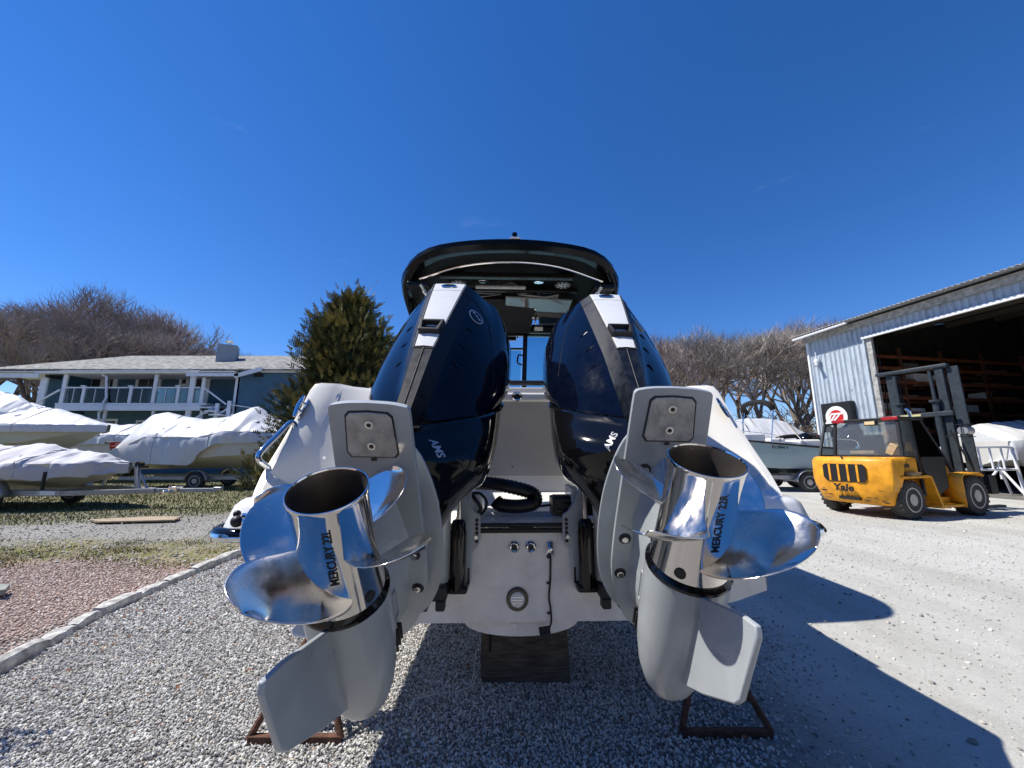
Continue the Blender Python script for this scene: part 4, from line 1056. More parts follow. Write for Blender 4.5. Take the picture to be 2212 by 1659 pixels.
def jitter_grid(x0, x1, y0, y1, d):
    nx, ny = int((x1 - x0) / d), int((y1 - y0) / d)
    X, Y = np.meshgrid(x0 + (np.arange(nx) + 0.5) * d, y0 + (np.arange(ny) + 0.5) * d)
    X = X.ravel() + rng.uniform(-0.5, 0.5, nx * ny) * d * 0.95; Y = Y.ravel() + rng.uniform(-0.5, 0.5, nx * ny) * d * 0.95
    return X, Y
M_PEB = stone_mat('pebble_stone', [(0.0, (0.16, 0.155, 0.15)), (0.18, (0.33, 0.325, 0.315)), (0.5, (0.55, 0.54, 0.52)), (0.9, (0.70, 0.69, 0.66)), (0.985, (0.60, 0.53, 0.42)), (1.0, (0.40, 0.25, 0.19))])
def pebble_zone(y0, y1, d, s0, s1, sub, seed):
    X, Y = jitter_grid(-3.9, 2.2, y0, y1, d)
    kx = np.interp(Y, [0.5, 2.0, 2.78, 3.58, 4.5, 5.47, 7.5], [-3.02, -3.17, -3.31, -3.58, -3.70, -3.77, -3.80]) + 0.08
    keep = (X > kx) & (X < 1.45 + 0.35 * np.sin(Y * 2.3) + rng.normal(0, 0.28, len(X))) & (rng.uniform(0, 1, len(X)) < np.interp(Y, [4.2, 5.4, 6.6], [1, 0.7, 0.1])) & (np.abs(X) < 0.15 + Y * 1.30)
    X, Y = X[keep], Y[keep]
    big = rng.uniform(0, 1, len(X)) < 0.04
    sz = rng.uniform(s0, s1, len(X)) * np.where(big, 1.5, 1.0)
    stones('white_pebbles', np.stack([X, Y, rng.uniform(0.001, 0.012, len(X))], 1), sz, M_PEB, sub=sub, seed=seed, jit=0.22, tilt=0.7, smooth=False)
pebble_zone(1.78, 2.02, 0.0132, 0.0062, 0.0112, 1, 3)
pebble_zone(2.02, 3.3, 0.0132, 0.0062, 0.0112, 0, 4)
pebble_zone(3.3, 6.6, 0.0178, 0.0085, 0.0145, 0, 9)
M_PINK = stone_mat('pink_stone', [(0.0, (0.32, 0.24, 0.205)), (0.4, (0.52, 0.405, 0.35)), (0.8, (0.63, 0.52, 0.46)), (1.0, (0.66, 0.61, 0.57))])
X, Y = jitter_grid(-8.2, -3.2, 2.3, 5.6, 0.0235)
kx = np.interp(Y, [0.5, 2.0, 2.78, 3.58, 4.5, 5.47, 7.5], [-3.02, -3.17, -3.31, -3.58, -3.70, -3.77, -3.80]) - 0.07
keep = (X < kx) & (Y + rng.normal(0, 0.16, len(X)) < 5.05 + 0.25 * np.sin(X * 2.1)) & (np.abs(X) < 0.4 + Y * 1.5)
X, Y = X[keep], Y[keep]
stones('pink_gravel', np.stack([X, Y, rng.uniform(0.003, 0.014, len(X))], 1), rng.uniform(0.009, 0.0165, len(X)), M_PINK, sub=0, seed=5, jit=0.2)
M_GRIT = stone_mat('lot_grit', [(0.0, (0.22, 0.21, 0.185)), (0.5, (0.46, 0.44, 0.40)), (1.0, (0.66, 0.64, 0.59))])
X, Y = jitter_grid(1.2, 12.0, 1.6, 9.5, 0.085)
keep = (np.abs(X) < 0.5 + Y * 1.5); X, Y = X[keep], Y[keep]
stones('loose_grit', np.stack([X, Y, np.full(len(X), 0.003)], 1), rng.gamma(2.0, 0.0028, len(X)) + 0.0025, M_GRIT, sub=0, seed=6, jit=0.25)
X, Y = jitter_grid(-13.0, -3.8, 5.0, 9.5, 0.075)
keep = (np.abs(X) < 0.5 + Y * 1.5); X, Y = X[keep], Y[keep]
stones('drive_gravel', np.stack([X, Y, np.full(len(X), 0.004)], 1), rng.gamma(2.2, 0.004, len(X)) + 0.004, M_GRIT, sub=0, seed=8, jit=0.25)

# grass: many short blades in one mesh
def blades(name, X, Y, h, m, seed=1, w=0.006):
    rng = np.random.default_rng(seed); N = len(X)
    a = rng.uniform(0, 2 * np.pi, N); lean = rng.uniform(0.1, 0.8, N) * h; b = rng.uniform(0, 2 * np.pi, N)
    base = np.stack([X, Y, np.zeros(N)], 1); d = np.stack([np.cos(a), np.sin(a), np.zeros(N)], 1) * (w * (1 + Y / 12))[:, None]
    tip = base + np.stack([np.cos(b) * lean, np.sin(b) * lean, h], 1)
    V = np.stack([base - d, base + d, tip], 1).reshape(-1, 3)
    me = bpy.data.meshes.new(name); me.vertices.add(3 * N); me.vertices.foreach_set('co', V.astype(np.float32).ravel())
    me.loops.add(3 * N); me.loops.foreach_set('vertex_index', np.arange(3 * N, dtype=np.int32)); me.polygons.add(N)
    me.polygons.foreach_set('loop_start', np.arange(0, 3 * N, 3, dtype=np.int32)); me.polygons.foreach_set('loop_total', np.full(N, 3, dtype=np.int32))
    at_ = me.attributes.new('tone', 'FLOAT', 'POINT'); at_.data.foreach_set('value', np.repeat(rng.uniform(0, 1, N), 3).astype(np.float32))
    me.update(); me.materials.append(m); o = bpy.data.objects.new(name, me); COL.objects.link(o); o['kind'] = 'stuff'; return o
M_GRASS = stone_mat('grass_blade', [(0.0, (0.05, 0.06, 0.018)), (0.45, (0.085, 0.115, 0.03)), (0.75, (0.17, 0.17, 0.06)), (1.0, (0.34, 0.28, 0.16))])
n = 42000
Y = rng.uniform(7.8, 24, n); X = rng.uniform(-1.45, -0.42, n) * Y
ok = (Y - 0.55 * (X + 8.0) + rng.normal(0, 0.5, n) > 8.5); X, Y = X[ok], Y[ok]
blades('lawn_grass', X, Y, rng.uniform(0.025, 0.07, len(X)), M_GRASS, 3)
M_DRYG = stone_mat('dry_weed', [(0.0, (0.12, 0.10, 0.04)), (0.5, (0.20, 0.18, 0.06)), (0.8, (0.28, 0.26, 0.05)), (1.0, (0.34, 0.27, 0.16))])
cx = rng.uniform(-9, -3.9, 60); cy = rng.uniform(4.9, 6.6, 60)
X = np.concatenate([c + rng.normal(0, 0.16, 120) for c in cx]); Y = np.concatenate([c + rng.normal(0, 0.10, 120) for c in cy])
blades('weeds', X, Y, rng.uniform(0.01, 0.035, len(X)), M_DRYG, 4, w=0.004)

# kerb of rough granite stones
kerb = tag(empty('kerb', (0, 0, 0)), kind='structure')
M_GRAN = mat('kerb_granite', (0.50, 0.49, 0.46), 0.85, var=0.45, vscale=14, bump=0.6, bscale=25)
Yk = 1.6
i = 0
while Yk < 7.2:
    ln = random.uniform(0.24, 0.46)
    a = Vector((kerb_x(Yk), Yk, 0)); b_ = Vector((kerb_x(Yk + ln), Yk + ln, 0))
    d = (b_ - a).normalized(); s_ = Vector((d.y, -d.x, 0)); c = (a + b_) / 2
    hw = random.uniform(0.050, 0.072); hh = random.uniform(0.065, 0.095)
    rows = []
    nn = 5
    for k in range(nn):
        t = -0.5 + k / (nn - 1); tp = 0.86 if k in (0, nn - 1) else 1.0
        rows.append([c + d * ((ln - 0.012) * t) + s_ * (x * hw * tp * random.uniform(0.86, 1.1)) + Vector((0, 0, z * hh * random.uniform(0.88, 1.05) * tp - 0.02)) for x, z in ((-1, 0), (-1.05, 0.75), (-0.8, 1.15), (0.1, 1.25), (0.85, 1.15), (1.05, 0.7), (1, 0))])
    mb = MB(); mb.loft(rows); mb.build('kerb_stone', M_GRAN, kerb, smooth=28)
    Yk += ln + 0.006; i += 1

# grey slab and plywood sheet lying on the ground to the left
M_SLAB = mat('slab_grey', (0.27, 0.28, 0.25), 0.8, var=0.25, vscale=5)
p = [at(-60, 1300, 3.6), at(-60, 1256, 4.2), at(99, 1259, 3.92), at(62, 1266, 3.72)]
ol = [(-5.9, 3.75, 0.06), (-6.0, 4.35, 0.06), (-4.93, 4.04, 0.06), (-4.86, 3.92, 0.06)]
mb = MB(); mb.prism([(-5.95, 3.50, 0.05), (-4.86, 3.98, 0.05), (-5.02, 4.14, 0.05), (-6.3, 4.22, 0.05)], (0, 0, 0.05)); tag(mb.build('stone_slab', M_SLAB, bevel=0.006), 'flat grey slab lying on the pink gravel at the left edge', 'slab')
M_PLY = mat('plywood_weathered', (0.40, 0.31, 0.21), 0.8, var=0.35, vscale=6, stretch=(1, 6, 1))
mb = MB(); mb.prism([(-8.05, 7.85, 0.035), (-6.75, 8.05, 0.035), (-6.95, 8.45, 0.035), (-7.6, 8.45, 0.035), (-8.5, 8.10, 0.035)], (0, 0, 0.03)); tag(mb.build('plywood_sheet', M_PLY, bevel=0.004), 'weathered brown plywood sheet lying on the gravel drive', 'plywood')

# ------------------------------------------------------------------ timber block and jack stands under the boat
M_TIMBER = mat('old_timber', (0.16, 0.13, 0.10), 0.85, var=0.5, vscale=5, stretch=(1.5, 8, 14), bump=0.5, bscale=18)
blk = empty('timber_block', (0.08, 2.78, 0)); tag(blk, 'dark weathered timber block under the keel of the large boat', 'timber block')
mb = MB(MATRIX := Matrix.Identity(4))
def rough_block(c, d, seed):
    random.seed(seed)
    n = 8; rows = []
    for k in range(n + 1):
        x = -d[0] / 2 + d[0] * k / n
        rows.append([Vector(c) + Vector((x + (random.uniform(-0.006, 0.006)), s1 * d[1] / 2 + random.uniform(-0.006, 0.006), z)) for s1, z in ((-1, -d[2] / 2 + 0.012), (-1, 0.0), (-1, d[2] / 2 - 0.012), (-0.93, d[2] / 2), (0.93, d[2] / 2), (1, d[2] / 2 - 0.012), (1, -d[2] / 2 + 0.012), (0.93, -d[2] / 2), (-0.93, -d[2] / 2))])
    mb = MB(); mb.loft(rows); return mb
rough_block((0, 0, 0.16), (0.54, 0.30, 0.32), 2).build('timber', M_TIMBER, blk, smooth=30)
rough_block((-0.01, 0.02, 0.455), (0.56, 0.30, 0.26), 3).build('timber', M_TIMBER, blk, smooth=30)
mb = MB(); mb.box((-0.215, -0.152, 0.22), (0.016, 0.006, 0.15)); mb.build('split', M_INK, blk, smooth=0)
M_RUST = mat('rusty_steel', (0.115, 0.052, 0.032), 0.85, var=0.5, vscale=25, bump=0.3, bscale=90)
def jack_stand(x, y, lab, yaw=0.0):
    r = empty('jack_stand', (x, y, 0), yaw); tag(r, lab, 'jack stand', 'rusty jack stands under the stern')
    A, B, C_ = Vector((-0.225, -0.17, 0.02)), Vector((0.225, -0.17, 0.02)), Vector((0.0, 0.27, 0.02)); T = Vector((0, 0.0, 0.50))
    mb = MB(); mb.bar(A, B, 0.032, 0.036); mb.build('base_bar', M_RUST, r, bevel=0.003)
    for P_ in (A, B, C_):
        mb = MB(); mb.tube([P_, P_.lerp(T, 0.96)], 0.0165, 10); mb.build('leg', M_RUST, r)
    mb = MB(); mb.bar(B.lerp(T, 0.25), C_.lerp(T, 0.28), 0.008, 0.03); mb.build('brace', M_RUST, r)
    mb = MB(); mb.bar(A.lerp(T, 0.25), C_.lerp(T, 0.28), 0.008, 0.03); mb.build('brace', M_RUST, r)
    mb = MB(); mb.tube([T - Vector((0, 0, 0.12)), T + Vector((0, 0, 0.10))], 0.022, 10); mb.tube([T + Vector((0, 0, 0.08)), T + Vector((0, 0, 0.14))], 0.012, 8); mb.build('screw_post', M_RUST, r)
    mb = MB(); mb.box((0, 0, 0.655), (0.22, 0.16, 0.03)); mb.build('pad', M_TIMBER, r, bevel=0.004)
jack_stand(-1.06, 2.32, 'rusty steel jack stand under the port stern, standing in sunlit pebbles')
jack_stand(1.07, 2.36, 'rusty steel jack stand under the starboard stern, standing in the boat shadow')

# dry leaves caught in the pebbles along the kerb and a bit of string by the block
rl = random.Random(12); mb = MB()
for k in range(150):
    if k < 90: y = rl.uniform(2.6, 5.6); x = kerb_x(y) + abs(rl.gauss(0.22, 0.22)) + 0.1
    else: x = rl.uniform(-3.0, 1.2); y = rl.uniform(2.0, 4.5)
    c = Vector((x, y, rl.uniform(0.018, 0.03))); a = rl.uniform(0, 6.28); l = rl.uniform(0.010, 0.022)
    e1 = Vector((math.cos(a), math.sin(a), rl.uniform(-.3, .4))) * l; e2 = Vector((-math.sin(a), math.cos(a), rl.uniform(-.3, .4))) * l * 0.5
    mb.add([c - e1, c + e2 + Vector((0, 0, 0.004)), c + e1, c - e2], [(0, 1, 2), (0, 2, 3)])
o_ = mb.build('fallen_leaves', mat('dry_leaf', (0.20, 0.085, 0.04), 0.8, var=0.4, vscale=8), None, smooth=0, weld=False); o_['kind'] = 'stuff'
mb = MB(); mb.tube(smoothpath([(-0.22, 2.60, 0.20), (-0.24, 2.56, 0.05), (-0.30, 2.52, 0.028), (-0.42, 2.50, 0.026), (-0.55, 2.44, 0.026)], 6), 0.003, 6); tag(mb.build('string', M_CANVASW := mat('string_white', (0.6, 0.58, 0.52), 0.8)), 'thin white string trailing from the timber block over the pebbles', 'string')

# unseen shrub added beyond the left edge to cast a shadow on the pebbles
sh_ = empty('shadow_shrub', (-3.22, 2.12, 0)); tag(sh_, 'low leafy shrub added unseen beyond the left edge to cast its shadow', 'shrub')
rs2 = random.Random(31); mb = MB(); mb2 = MB()
for k in range(9):
    a = rs2.uniform(0, 6.28); tip = Vector((0.26 * math.cos(a) * rs2.random(), 0.26 * math.sin(a) * rs2.random(), rs2.uniform(0.75, 1.15)))
    mb.tube([(0, 0, 0), tip * 0.5 + Vector((rs2.gauss(0, .03), rs2.gauss(0, .03), 0)), tip], [0.010, 0.007, 0.003], 5, caps=False)
    for j in range(26):
        c = Vector((0, 0, 0)).lerp(tip, rs2.uniform(0.55, 1.05)) + Vector((rs2.gauss(0, .05), rs2.gauss(0, .05), rs2.gauss(0, .05))); e1 = Vector((rs2.gauss(0, 1), rs2.gauss(0, 1), rs2.gauss(0, 1))).normalized() * 0.035; e2 = e1.cross(Vector((rs2.gauss(0, 1), rs2.gauss(0, 1), 1))).normalized() * 0.016
        mb2.add([c - e1, c + e2, c + e1, c - e2], [(0, 1, 2, 3)])
mb.build('stems', M_TIMBER, sh_, weld=False); mb2.build('leaves', mat('shrub_leaf', (0.05, 0.09, 0.025), 0.6, var=0.3, vscale=5), sh_, smooth=0, weld=False)
# ------------------------------------------------------------------ trees
M_BARK = mat('bare_bark', (0.20, 0.165, 0.14), 0.9, var=0.4, vscale=3)
M_TWIG = mat('bare_twig', (0.33, 0.285, 0.25), 0.9, var=0.4, vscale=0.6)
M_TWIGR = mat('bare_twig_red', (0.35, 0.28, 0.255), 0.9, var=0.35, vscale=0.5)
def grow(seed, H, spread, levels=6):
    rnd = random.Random(seed)
    segs = []
    def rec(p, d, ln, r, lv):
        n = 3 if lv < 3 else 2
        pts = [p]; q = p.copy(); dd = d.copy()
        for k in range(n):
            dd = (dd + Vector((rnd.gauss(0, 0.12), rnd.gauss(0, 0.12), rnd.gauss(0.03, 0.06)))).normalized()
            q = q + dd * (ln / n); pts.append(q.copy())
        segs.append((pts, r, r * 0.68, lv))
        if lv >= levels:
            for j in range(3):
                e = (dd + Vector((rnd.gauss(0, .45), rnd.gauss(0, .45), rnd.gauss(0.25, .35)))).normalized() * rnd.uniform(0.35, 0.95)
                st = pts[0].lerp(pts[-1], rnd.random()); segs.append(([st, st + e], 0.012, 0.006, 9))
            return
        nk = rnd.choice((3, 3, 4)) if lv < 4 else rnd.choice((3, 4))
        for k in range(nk):
            a = 2 * math.pi * (k + rnd.random() * 0.8) / nk
            base = Vector((math.cos(a), math.sin(a), 0))
            ang = R(rnd.uniform(18, 48) * spread)
            ax = dd.cross(base)
            if ax.length < 1e-3: ax = Vector((1, 0, 0))
            nd = Matrix.Rotation(ang, 3, ax.normalized()) @ dd
            nd = (nd + Vector((0, 0, 0.12))).normalized()
            t = rnd.uniform(0.55, 1.0) if k else 1.0
            j = min(n - 1, int(t * n)); st = pts[j].lerp(pts[min(j + 1, n)], t * n - j)
            rec(st, nd, ln * rnd.uniform(0.62, 0.82), r * rnd.uniform(0.56, 0.72), lv + 1)
    rec(Vector((0, 0, -0.1)), Vector((rnd.gauss(0, .05), rnd.gauss(0, .05), 1)).normalized(), H * 0.24, H * 0.013, 0)
    return segs
def tree_meshes(seed, H, spread, mt, levels=6):
    segs = grow(seed, H, spread, levels)
    tr, cr = MB(), MB()
    for pts, r0, r1, lv in segs:
        r0 = max(r0, 0.013); r1 = max(r1, 0.007)
        n = len(pts) - 1
        rr = [r0 + (r1 - r0) * k / n for k in range(n + 1)]
        if lv <= 1: tr.tube(pts, rr, 7, caps=False)
        elif lv <= 3: cr.tube(pts, rr, 4, caps=False)
        elif lv <= 6: cr.tube([pts[0], pts[-1]], [rr[0], rr[-1]], 3, caps=False)
        else:
            d_ = (pts[1] - pts[0]); w_ = d_.cross(Vector((0.3, 0.5, 0.2))).normalized() * 0.007
            cr.add([pts[0] - w_, pts[0] + w_, pts[1]], [(0, 1, 2)])
    a = tr.build('trunk', M_BARK, None, weld=False); b = cr.build('crown', mt, None, smooth=0, weld=False)
    return a, b
TREES = []
for sd, H, sp, mt in ((1, 15, 0.9, M_TWIG), (2, 15, 1.0, M_TWIG), (3, 15, 0.8, M_TWIGR), (4, 15, 1.05, M_TWIGR), (5, 15, 0.9, M_TWIG)):
    a, b = tree_meshes(sd, H, sp, mt)
    ztop = max(v.co.z for v in b.data.vertices)
    TREES.append((a, b, ztop, [False]))
def place_tree(k, x, y, H, rz, lab, grp, wide=1.0):
    a, b, zt, used = TREES[k]
    r = empty('bare_tree', (x, y, 0), rz); s = H / zt; r.scale = (s * wide, s * wide, s)
    tag(r, lab, 'tree', grp)
    for o in (a, b):
        if used[0]:
            c = o.copy(); COL.objects.link(c)
        else:
            c = o
        c.parent = r
    used[0] = True
rt = random.Random(21)
LT = [(-25, 690, 44), (40, 640, 47), (95, 668, 41), (150, 632, 46), (200, 655, 43), (245, 628, 48), (300, 646, 45), (345, 660, 49), (392, 690, 47), (432, 720, 50), (-70, 650, 52), (120, 650, 56), (270, 655, 58), (330, 690, 41), (480, 745, 62), (525, 752, 66)]
for i, (px, py, Y) in enumerate(LT):
    t = at(px, py, Y)
    where = ['at the far left edge', 'above the left end of the house roof'][px > 100] if px < 300 else 'above the house chimney side of the roof'
    place_tree(i % 5, t.x, Y, t.z, rt.uniform(0, 6.28), 'tall bare brown tree standing in the wood behind the blue house', 'bare trees behind the blue house', 0.92)
RT = [(1440, 715, 33), (1480, 700, 38), (1525, 690, 35), (1570, 684, 40), (1610, 690, 34), (1655, 686, 39), (1700, 690, 36), (1745, 684, 42), (1785, 700, 38), (1410, 760, 44), (1550, 720, 46), (1680, 715, 47), (1830, 690, 44)]
for i, (px, py, Y) in enumerate(RT):
    t = at(px, py, Y)
    place_tree((i * 2 + 2) % 5, t.x, Y, t.z, rt.uniform(0, 6.28), 'bare reddish brown tree standing between the large boat and the metal shed', 'bare trees beside the metal shed', 1.0)
# a pale leaning trunk in front of the right hand trees
mb = MB(); 
# undergrowth: thin brown stems, nobody could count them
def brush(name, x0, x1, y0, y1, n, h0, h1, m, seed):
    rnd = random.Random(seed); mb = MB()
    for k in range(n):
        x = rnd.uniform(x0, x1); y = rnd.uniform(y0, y1); h = rnd.uniform(h0, h1)
        p = Vector((x, y, 0)); d = Vector((rnd.gauss(0, 0.35), rnd.gauss(0, 0.35), 1)).normalized()
        pts = [p, p + d * h * 0.5, p + d * h * 0.8 + Vector((rnd.gauss(0, 0.25), rnd.gauss(0, 0.25), h * 0.1))]
        mb.tube(pts, [0.018, 0.013, 0.008], 3, caps=False)
        for j in range(5):
            q = pts[0].lerp(pts[2], rnd.uniform(0.25, 1)); e = Vector((rnd.gauss(0, 1), rnd.gauss(0, 1), rnd.uniform(-0.2, 1))).normalized() * rnd.uniform(0.3, 0.9)
            mb.tube([q, q + e], [0.010, 0.006], 3, caps=False)
    o = mb.build(name, m, None, smooth=0, weld=False); o['kind'] = 'stuff'; return o
M_BRUSH = mat('brush_brown', (0.24, 0.175, 0.125), 0.95, var=0.5, vscale=0.8)
brush('undergrowth', 9, 33, 27, 33, 2600, 1.0, 4.2, M_BRUSH, 5)
brush('undergrowth', -56, -26, 36, 42, 1800, 1.5, 6.0, M_BRUSH, 6)
# far wood closing the horizon all round, seen mostly in reflections
def ring_wood():
    rnd = random.Random(9); mb = MB()
    for k in range(900):
        a = rnd.uniform(0, 2 * math.pi); rad = rnd.uniform(80, 125); x, y = rad * math.cos(a), rad * math.sin(a)
        h = rnd.uniform(7, 14)
        p = Vector((x, y, 0)); mb.tube([p, p + Vector((rnd.gauss(0, .4), rnd.gauss(0, .4), h * 0.8))], [0.22, 0.05], 3, caps=False)
        for j in range(34):
            c = Vector((x + rnd.gauss(0, 0.5), y + rnd.gauss(0, 0.5), rnd.uniform(0.15, 0.8) * h)); d = Vector((rnd.gauss(0, 1), rnd.gauss(0, 1), rnd.uniform(0.1, 1.4))).normalized() * rnd.uniform(1.2, 3.2); w = d.cross(Vector((rnd.gauss(0, 1), rnd.gauss(0, 1), rnd.gauss(0, 1)))).normalized() * rnd.uniform(0.05, 0.13)
            mb.add([c - w, c + w, c + d], [(0, 1, 2)])
    for k in range(420):                 # nearer trees behind the camera, mirrored by the cowls and propellers
        a = rnd.uniform(math.pi * 1.08, math.pi * 1.92); rad = rnd.uniform(19, 30); x, y = rad * math.cos(a), rad * math.sin(a)
        h = rnd.uniform(6, 11)
        p = Vector((x, y, 0)); mb.tube([p, p + Vector((rnd.gauss(0, .4), rnd.gauss(0, .4), h * 0.8))], [0.16, 0.04], 3, caps=False)
        for j in range(60):
            c = Vector((x + rnd.gauss(0, 0.5), y + rnd.gauss(0, 0.5), rnd.uniform(0.1, 0.85) * h)); d = Vector((rnd.gauss(0, 1), rnd.gauss(0, 1), rnd.uniform(0.1, 1.2))).normalized() * rnd.uniform(0.8, 2.0); w = d.cross(Vector((rnd.gauss(0, 1), rnd.gauss(0, 1), rnd.gauss(0, 1)))).normalized() * rnd.uniform(0.04, 0.10)
            mb.add([c - w, c + w, c + d], [(0, 1, 2)])
    o = mb.build('far_wood', mat('far_wood_brown', (0.11, 0.085, 0.065), 0.95, var=0.4, vscale=0.3), None, smooth=0, weld=False); o['kind'] = 'stuff'
ring_wood()

# ------------------------------------------------------------------ evergreen beside the big boat
def evergreen(px, Y, top_py, lab):
    t = at(px, top_py, Y); H = t.z
    r = empty('evergreen_tree', (t.x, Y, 0)); tag(r, lab, 'tree')
    mb = MB(); mb.tube([(0, 0, -0.1), (0.05, 0, H * 0.5), (0.02, 0, H * 0.92)], [0.20, 0.13, 0.03], 9); mb.build('trunk', M_BARK, r)
    rnd = random.Random(5)
    # leading shoots: lobes give an uneven outline
    lobes = [(0, 0, H, 1.0)]
    mb = MB(); mb2 = MB(); mbb = MB()
    prof = lambda q: (2.2 * (1 - q) ** 0.54 + 0.04) * (0.84 + 0.16 * math.sin(q * 19))
    def spray(c, out, ln, tgt):
        side = out.cross(Vector((0, 0, 1))).normalized(); upv = side.cross(out)
        roll = rnd.uniform(0, math.pi); e1 = side * math.cos(roll) + upv * math.sin(roll)
        for j in range(9):                    # a flat spray: leader with side leaflets
            tt = j / 8; b_ = c + out * (ln * tt)
            w = ln * 0.42 * (1 - tt * 0.8); s_ = 1 if j % 2 else -1
            tip = b_ + e1 * (s_ * w) + out * (ln * 0.20) + Vector((0, 0, rnd.uniform(-0.01, 0.03)))
            hw = out * 0.017
            tgt.add([b_ - hw, b_ + hw * 1.2, tip + hw * 0.6, tip - hw * 0.6], [(0, 1, 2, 3)])
    for k in range(460):                      # boughs, each ending in a clump of sprays
        q = rnd.random() ** 1.1 * 0.96 + 0.02; a = rnd.uniform(0, 2 * math.pi)
        rr = prof(q) * (1 + 0.18 * math.sin(3 * a + 9 * q) + 0.12 * math.sin(7 * a - 21 * q)) * rnd.uniform(0.50, 1.0)
        tipb = Vector((math.cos(a) * rr, math.sin(a) * rr, q * H + 0.12 * rr)); st = Vector((0, 0, max(0.2, q * H - 0.45 * rr)))
        mbb.tube([st, st.lerp(tipb, 0.6) - Vector((0, 0, 0.05)), tipb], [0.022, 0.014, 0.006], 3, caps=False)
        cs = 0.15 + 0.12 * rnd.random()
        for j in range(38):
            o_ = Vector((rnd.gauss(0, cs), rnd.gauss(0, cs), rnd.gauss(0, cs * 0.9))); c = tipb + o_ - Vector((math.cos(a), math.sin(a), 0)) * abs(rnd.gauss(0, 0.12))
            out = (Vector((math.cos(a), math.sin(a), 0.7)) * 0.8 + o_.normalized() * 0.9 + Vector((0, 0, 0.35))).normalized()
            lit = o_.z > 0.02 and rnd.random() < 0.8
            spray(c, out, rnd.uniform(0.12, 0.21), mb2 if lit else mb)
    mbb.build('boughs', M_BARK, r, weld=False)
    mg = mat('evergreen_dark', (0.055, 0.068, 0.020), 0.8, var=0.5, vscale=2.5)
    mg2 = mat('evergreen_sunlit', (0.21, 0.18, 0.045), 0.8, var=0.45, vscale=3)  # olive sunlit tone painted into the upper sprays of each clump
    mb.build('crown', mg, r, smooth=0, weld=False); mb2.build('crown_sunlit', mg2, r, smooth=0, weld=False)
    mb3 = MB()
    for k in range(500):                     # inner mass so the crown is not see-through
        q = rnd.random() * 0.9; a = rnd.uniform(0, 6.28); rr = prof(q) * rnd.uniform(0.1, 0.6)
        c = Vector((math.cos(a) * rr, math.sin(a) * rr, q * H)); e1 = Vector((rnd.gauss(0, 1), rnd.gauss(0, 1), rnd.gauss(0, 1))).normalized() * 0.30; e2 = e1.cross(Vector((0.3, rnd.gauss(0, 1), 1))).normalized() * 0.26
        mb3.add([c - e1, c + e2, c + e1, c - e2], [(0, 1, 2, 3)])
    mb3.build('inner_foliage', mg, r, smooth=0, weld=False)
evergreen(762, 10.5, 655, 'dark green bushy evergreen tree between the blue house and the large boat')
# ------------------------------------------------------------------ blue house
HY = 25.0
def hp_(cx, cy, Y=HY):
    """house crop position -> place"""
    return at(0.29995 * cx, 589.8 + 0.29995 * cy, Y)
house = empty('blue_house', (-22, HY, 0)); tag(house, 'blue sided two storey house with white porch deck and grey shingle roof', 'house')
HI = Matrix.Translation((22, -HY, 0))
def HB(): return MB(HI)
def siding_mat():
    m = bpy.data.materials.new('blue_siding'); m.use_nodes = True; nt = m.node_tree; b = nt.nodes['Principled BSDF']; b.inputs['Roughness'].default_value = 0.6
    tc = nt.nodes.new('ShaderNodeTexCoord'); wv = nt.nodes.new('ShaderNodeTexWave'); wv.wave_type = 'BANDS'; wv.bands_direction = 'Z'; wv.wave_profile = 'SAW'; wv.inputs['Scale'].default_value = 1.35; wv.inputs['Distortion'].default_value = 0
    nt.links.new(tc.outputs['Object'], wv.inputs['Vector'])
    nz = nt.nodes.new('ShaderNodeTexNoise'); nz.inputs['Scale'].default_value = 1.2; nt.links.new(tc.outputs['Object'], nz.inputs['Vector'])
    r = nt.nodes.new('ShaderNodeValToRGB'); r.color_ramp.elements[0].color = (0.030, 0.095, 0.155, 1); r.color_ramp.elements[1].color = (0.045, 0.125, 0.195, 1); r.color_ramp.elements[0].position = .3; r.color_ramp.elements[1].position = .7; nt.links.new(nz.outputs['Fac'], r.inputs[0]); nt.links.new(r.outputs[0], b.inputs['Base Color'])
    bp = nt.nodes.new('ShaderNodeBump'); bp.inputs['Strength'].default_value = 0.8; bp.inputs['Distance'].default_value = 0.03; nt.links.new(wv.outputs['Fac'], bp.inputs['Height']); nt.links.new(bp.outputs[0], b.inputs['Normal'])
    return m
M_SID = siding_mat()
M_TRIM = mat('white_trim', (0.74, 0.75, 0.77), 0.5, var=0.05, vscale=2)
M_SHING = mat('grey_shingle', (0.27, 0.265, 0.25), 0.9, var=0.55, vscale=3.0, stretch=(1, 2.2, 2.2), bump=0.4, bscale=12, lo=0.42, hi=0.6)
M_WIN = mat('window_dark', (0.03, 0.035, 0.04), 0.08, spec=0.6)
M_RAILG = bpy.data.materials.new('rail_glass'); M_RAILG.use_nodes = True
_n = M_RAILG.node_tree; _n.nodes.clear(); _o = _n.nodes.new('ShaderNodeOutputMaterial'); _mx = _n.nodes.new('ShaderNodeMixShader'); _t = _n.nodes.new('ShaderNodeBsdfTransparent'); _g = _n.nodes.new('ShaderNodeBsdfGlossy'); _fr = _n.nodes.new('ShaderNodeFresnel')
_t.inputs[0].default_value = (0.80, 0.88, 0.88, 1); _g.inputs['Roughness'].default_value = 0.03; _fr.inputs[0].default_value = 1.45
_n.links.new(_fr.outputs[0], _mx.inputs[0]); _n.links.new(_t.outputs[0], _mx.inputs[1]); _n.links.new(_g.outputs[0], _mx.inputs[2]); _n.links.new(_mx.outputs[0], _o.inputs[0])
hz = lambda cy, Y=HY: hp_(0, cy, Y).z
hx = lambda cx, cy=850, Y=HY: hp_(cx, cy, Y).x
Zd, Ze = hz(938), hz(716)                # deck, eave
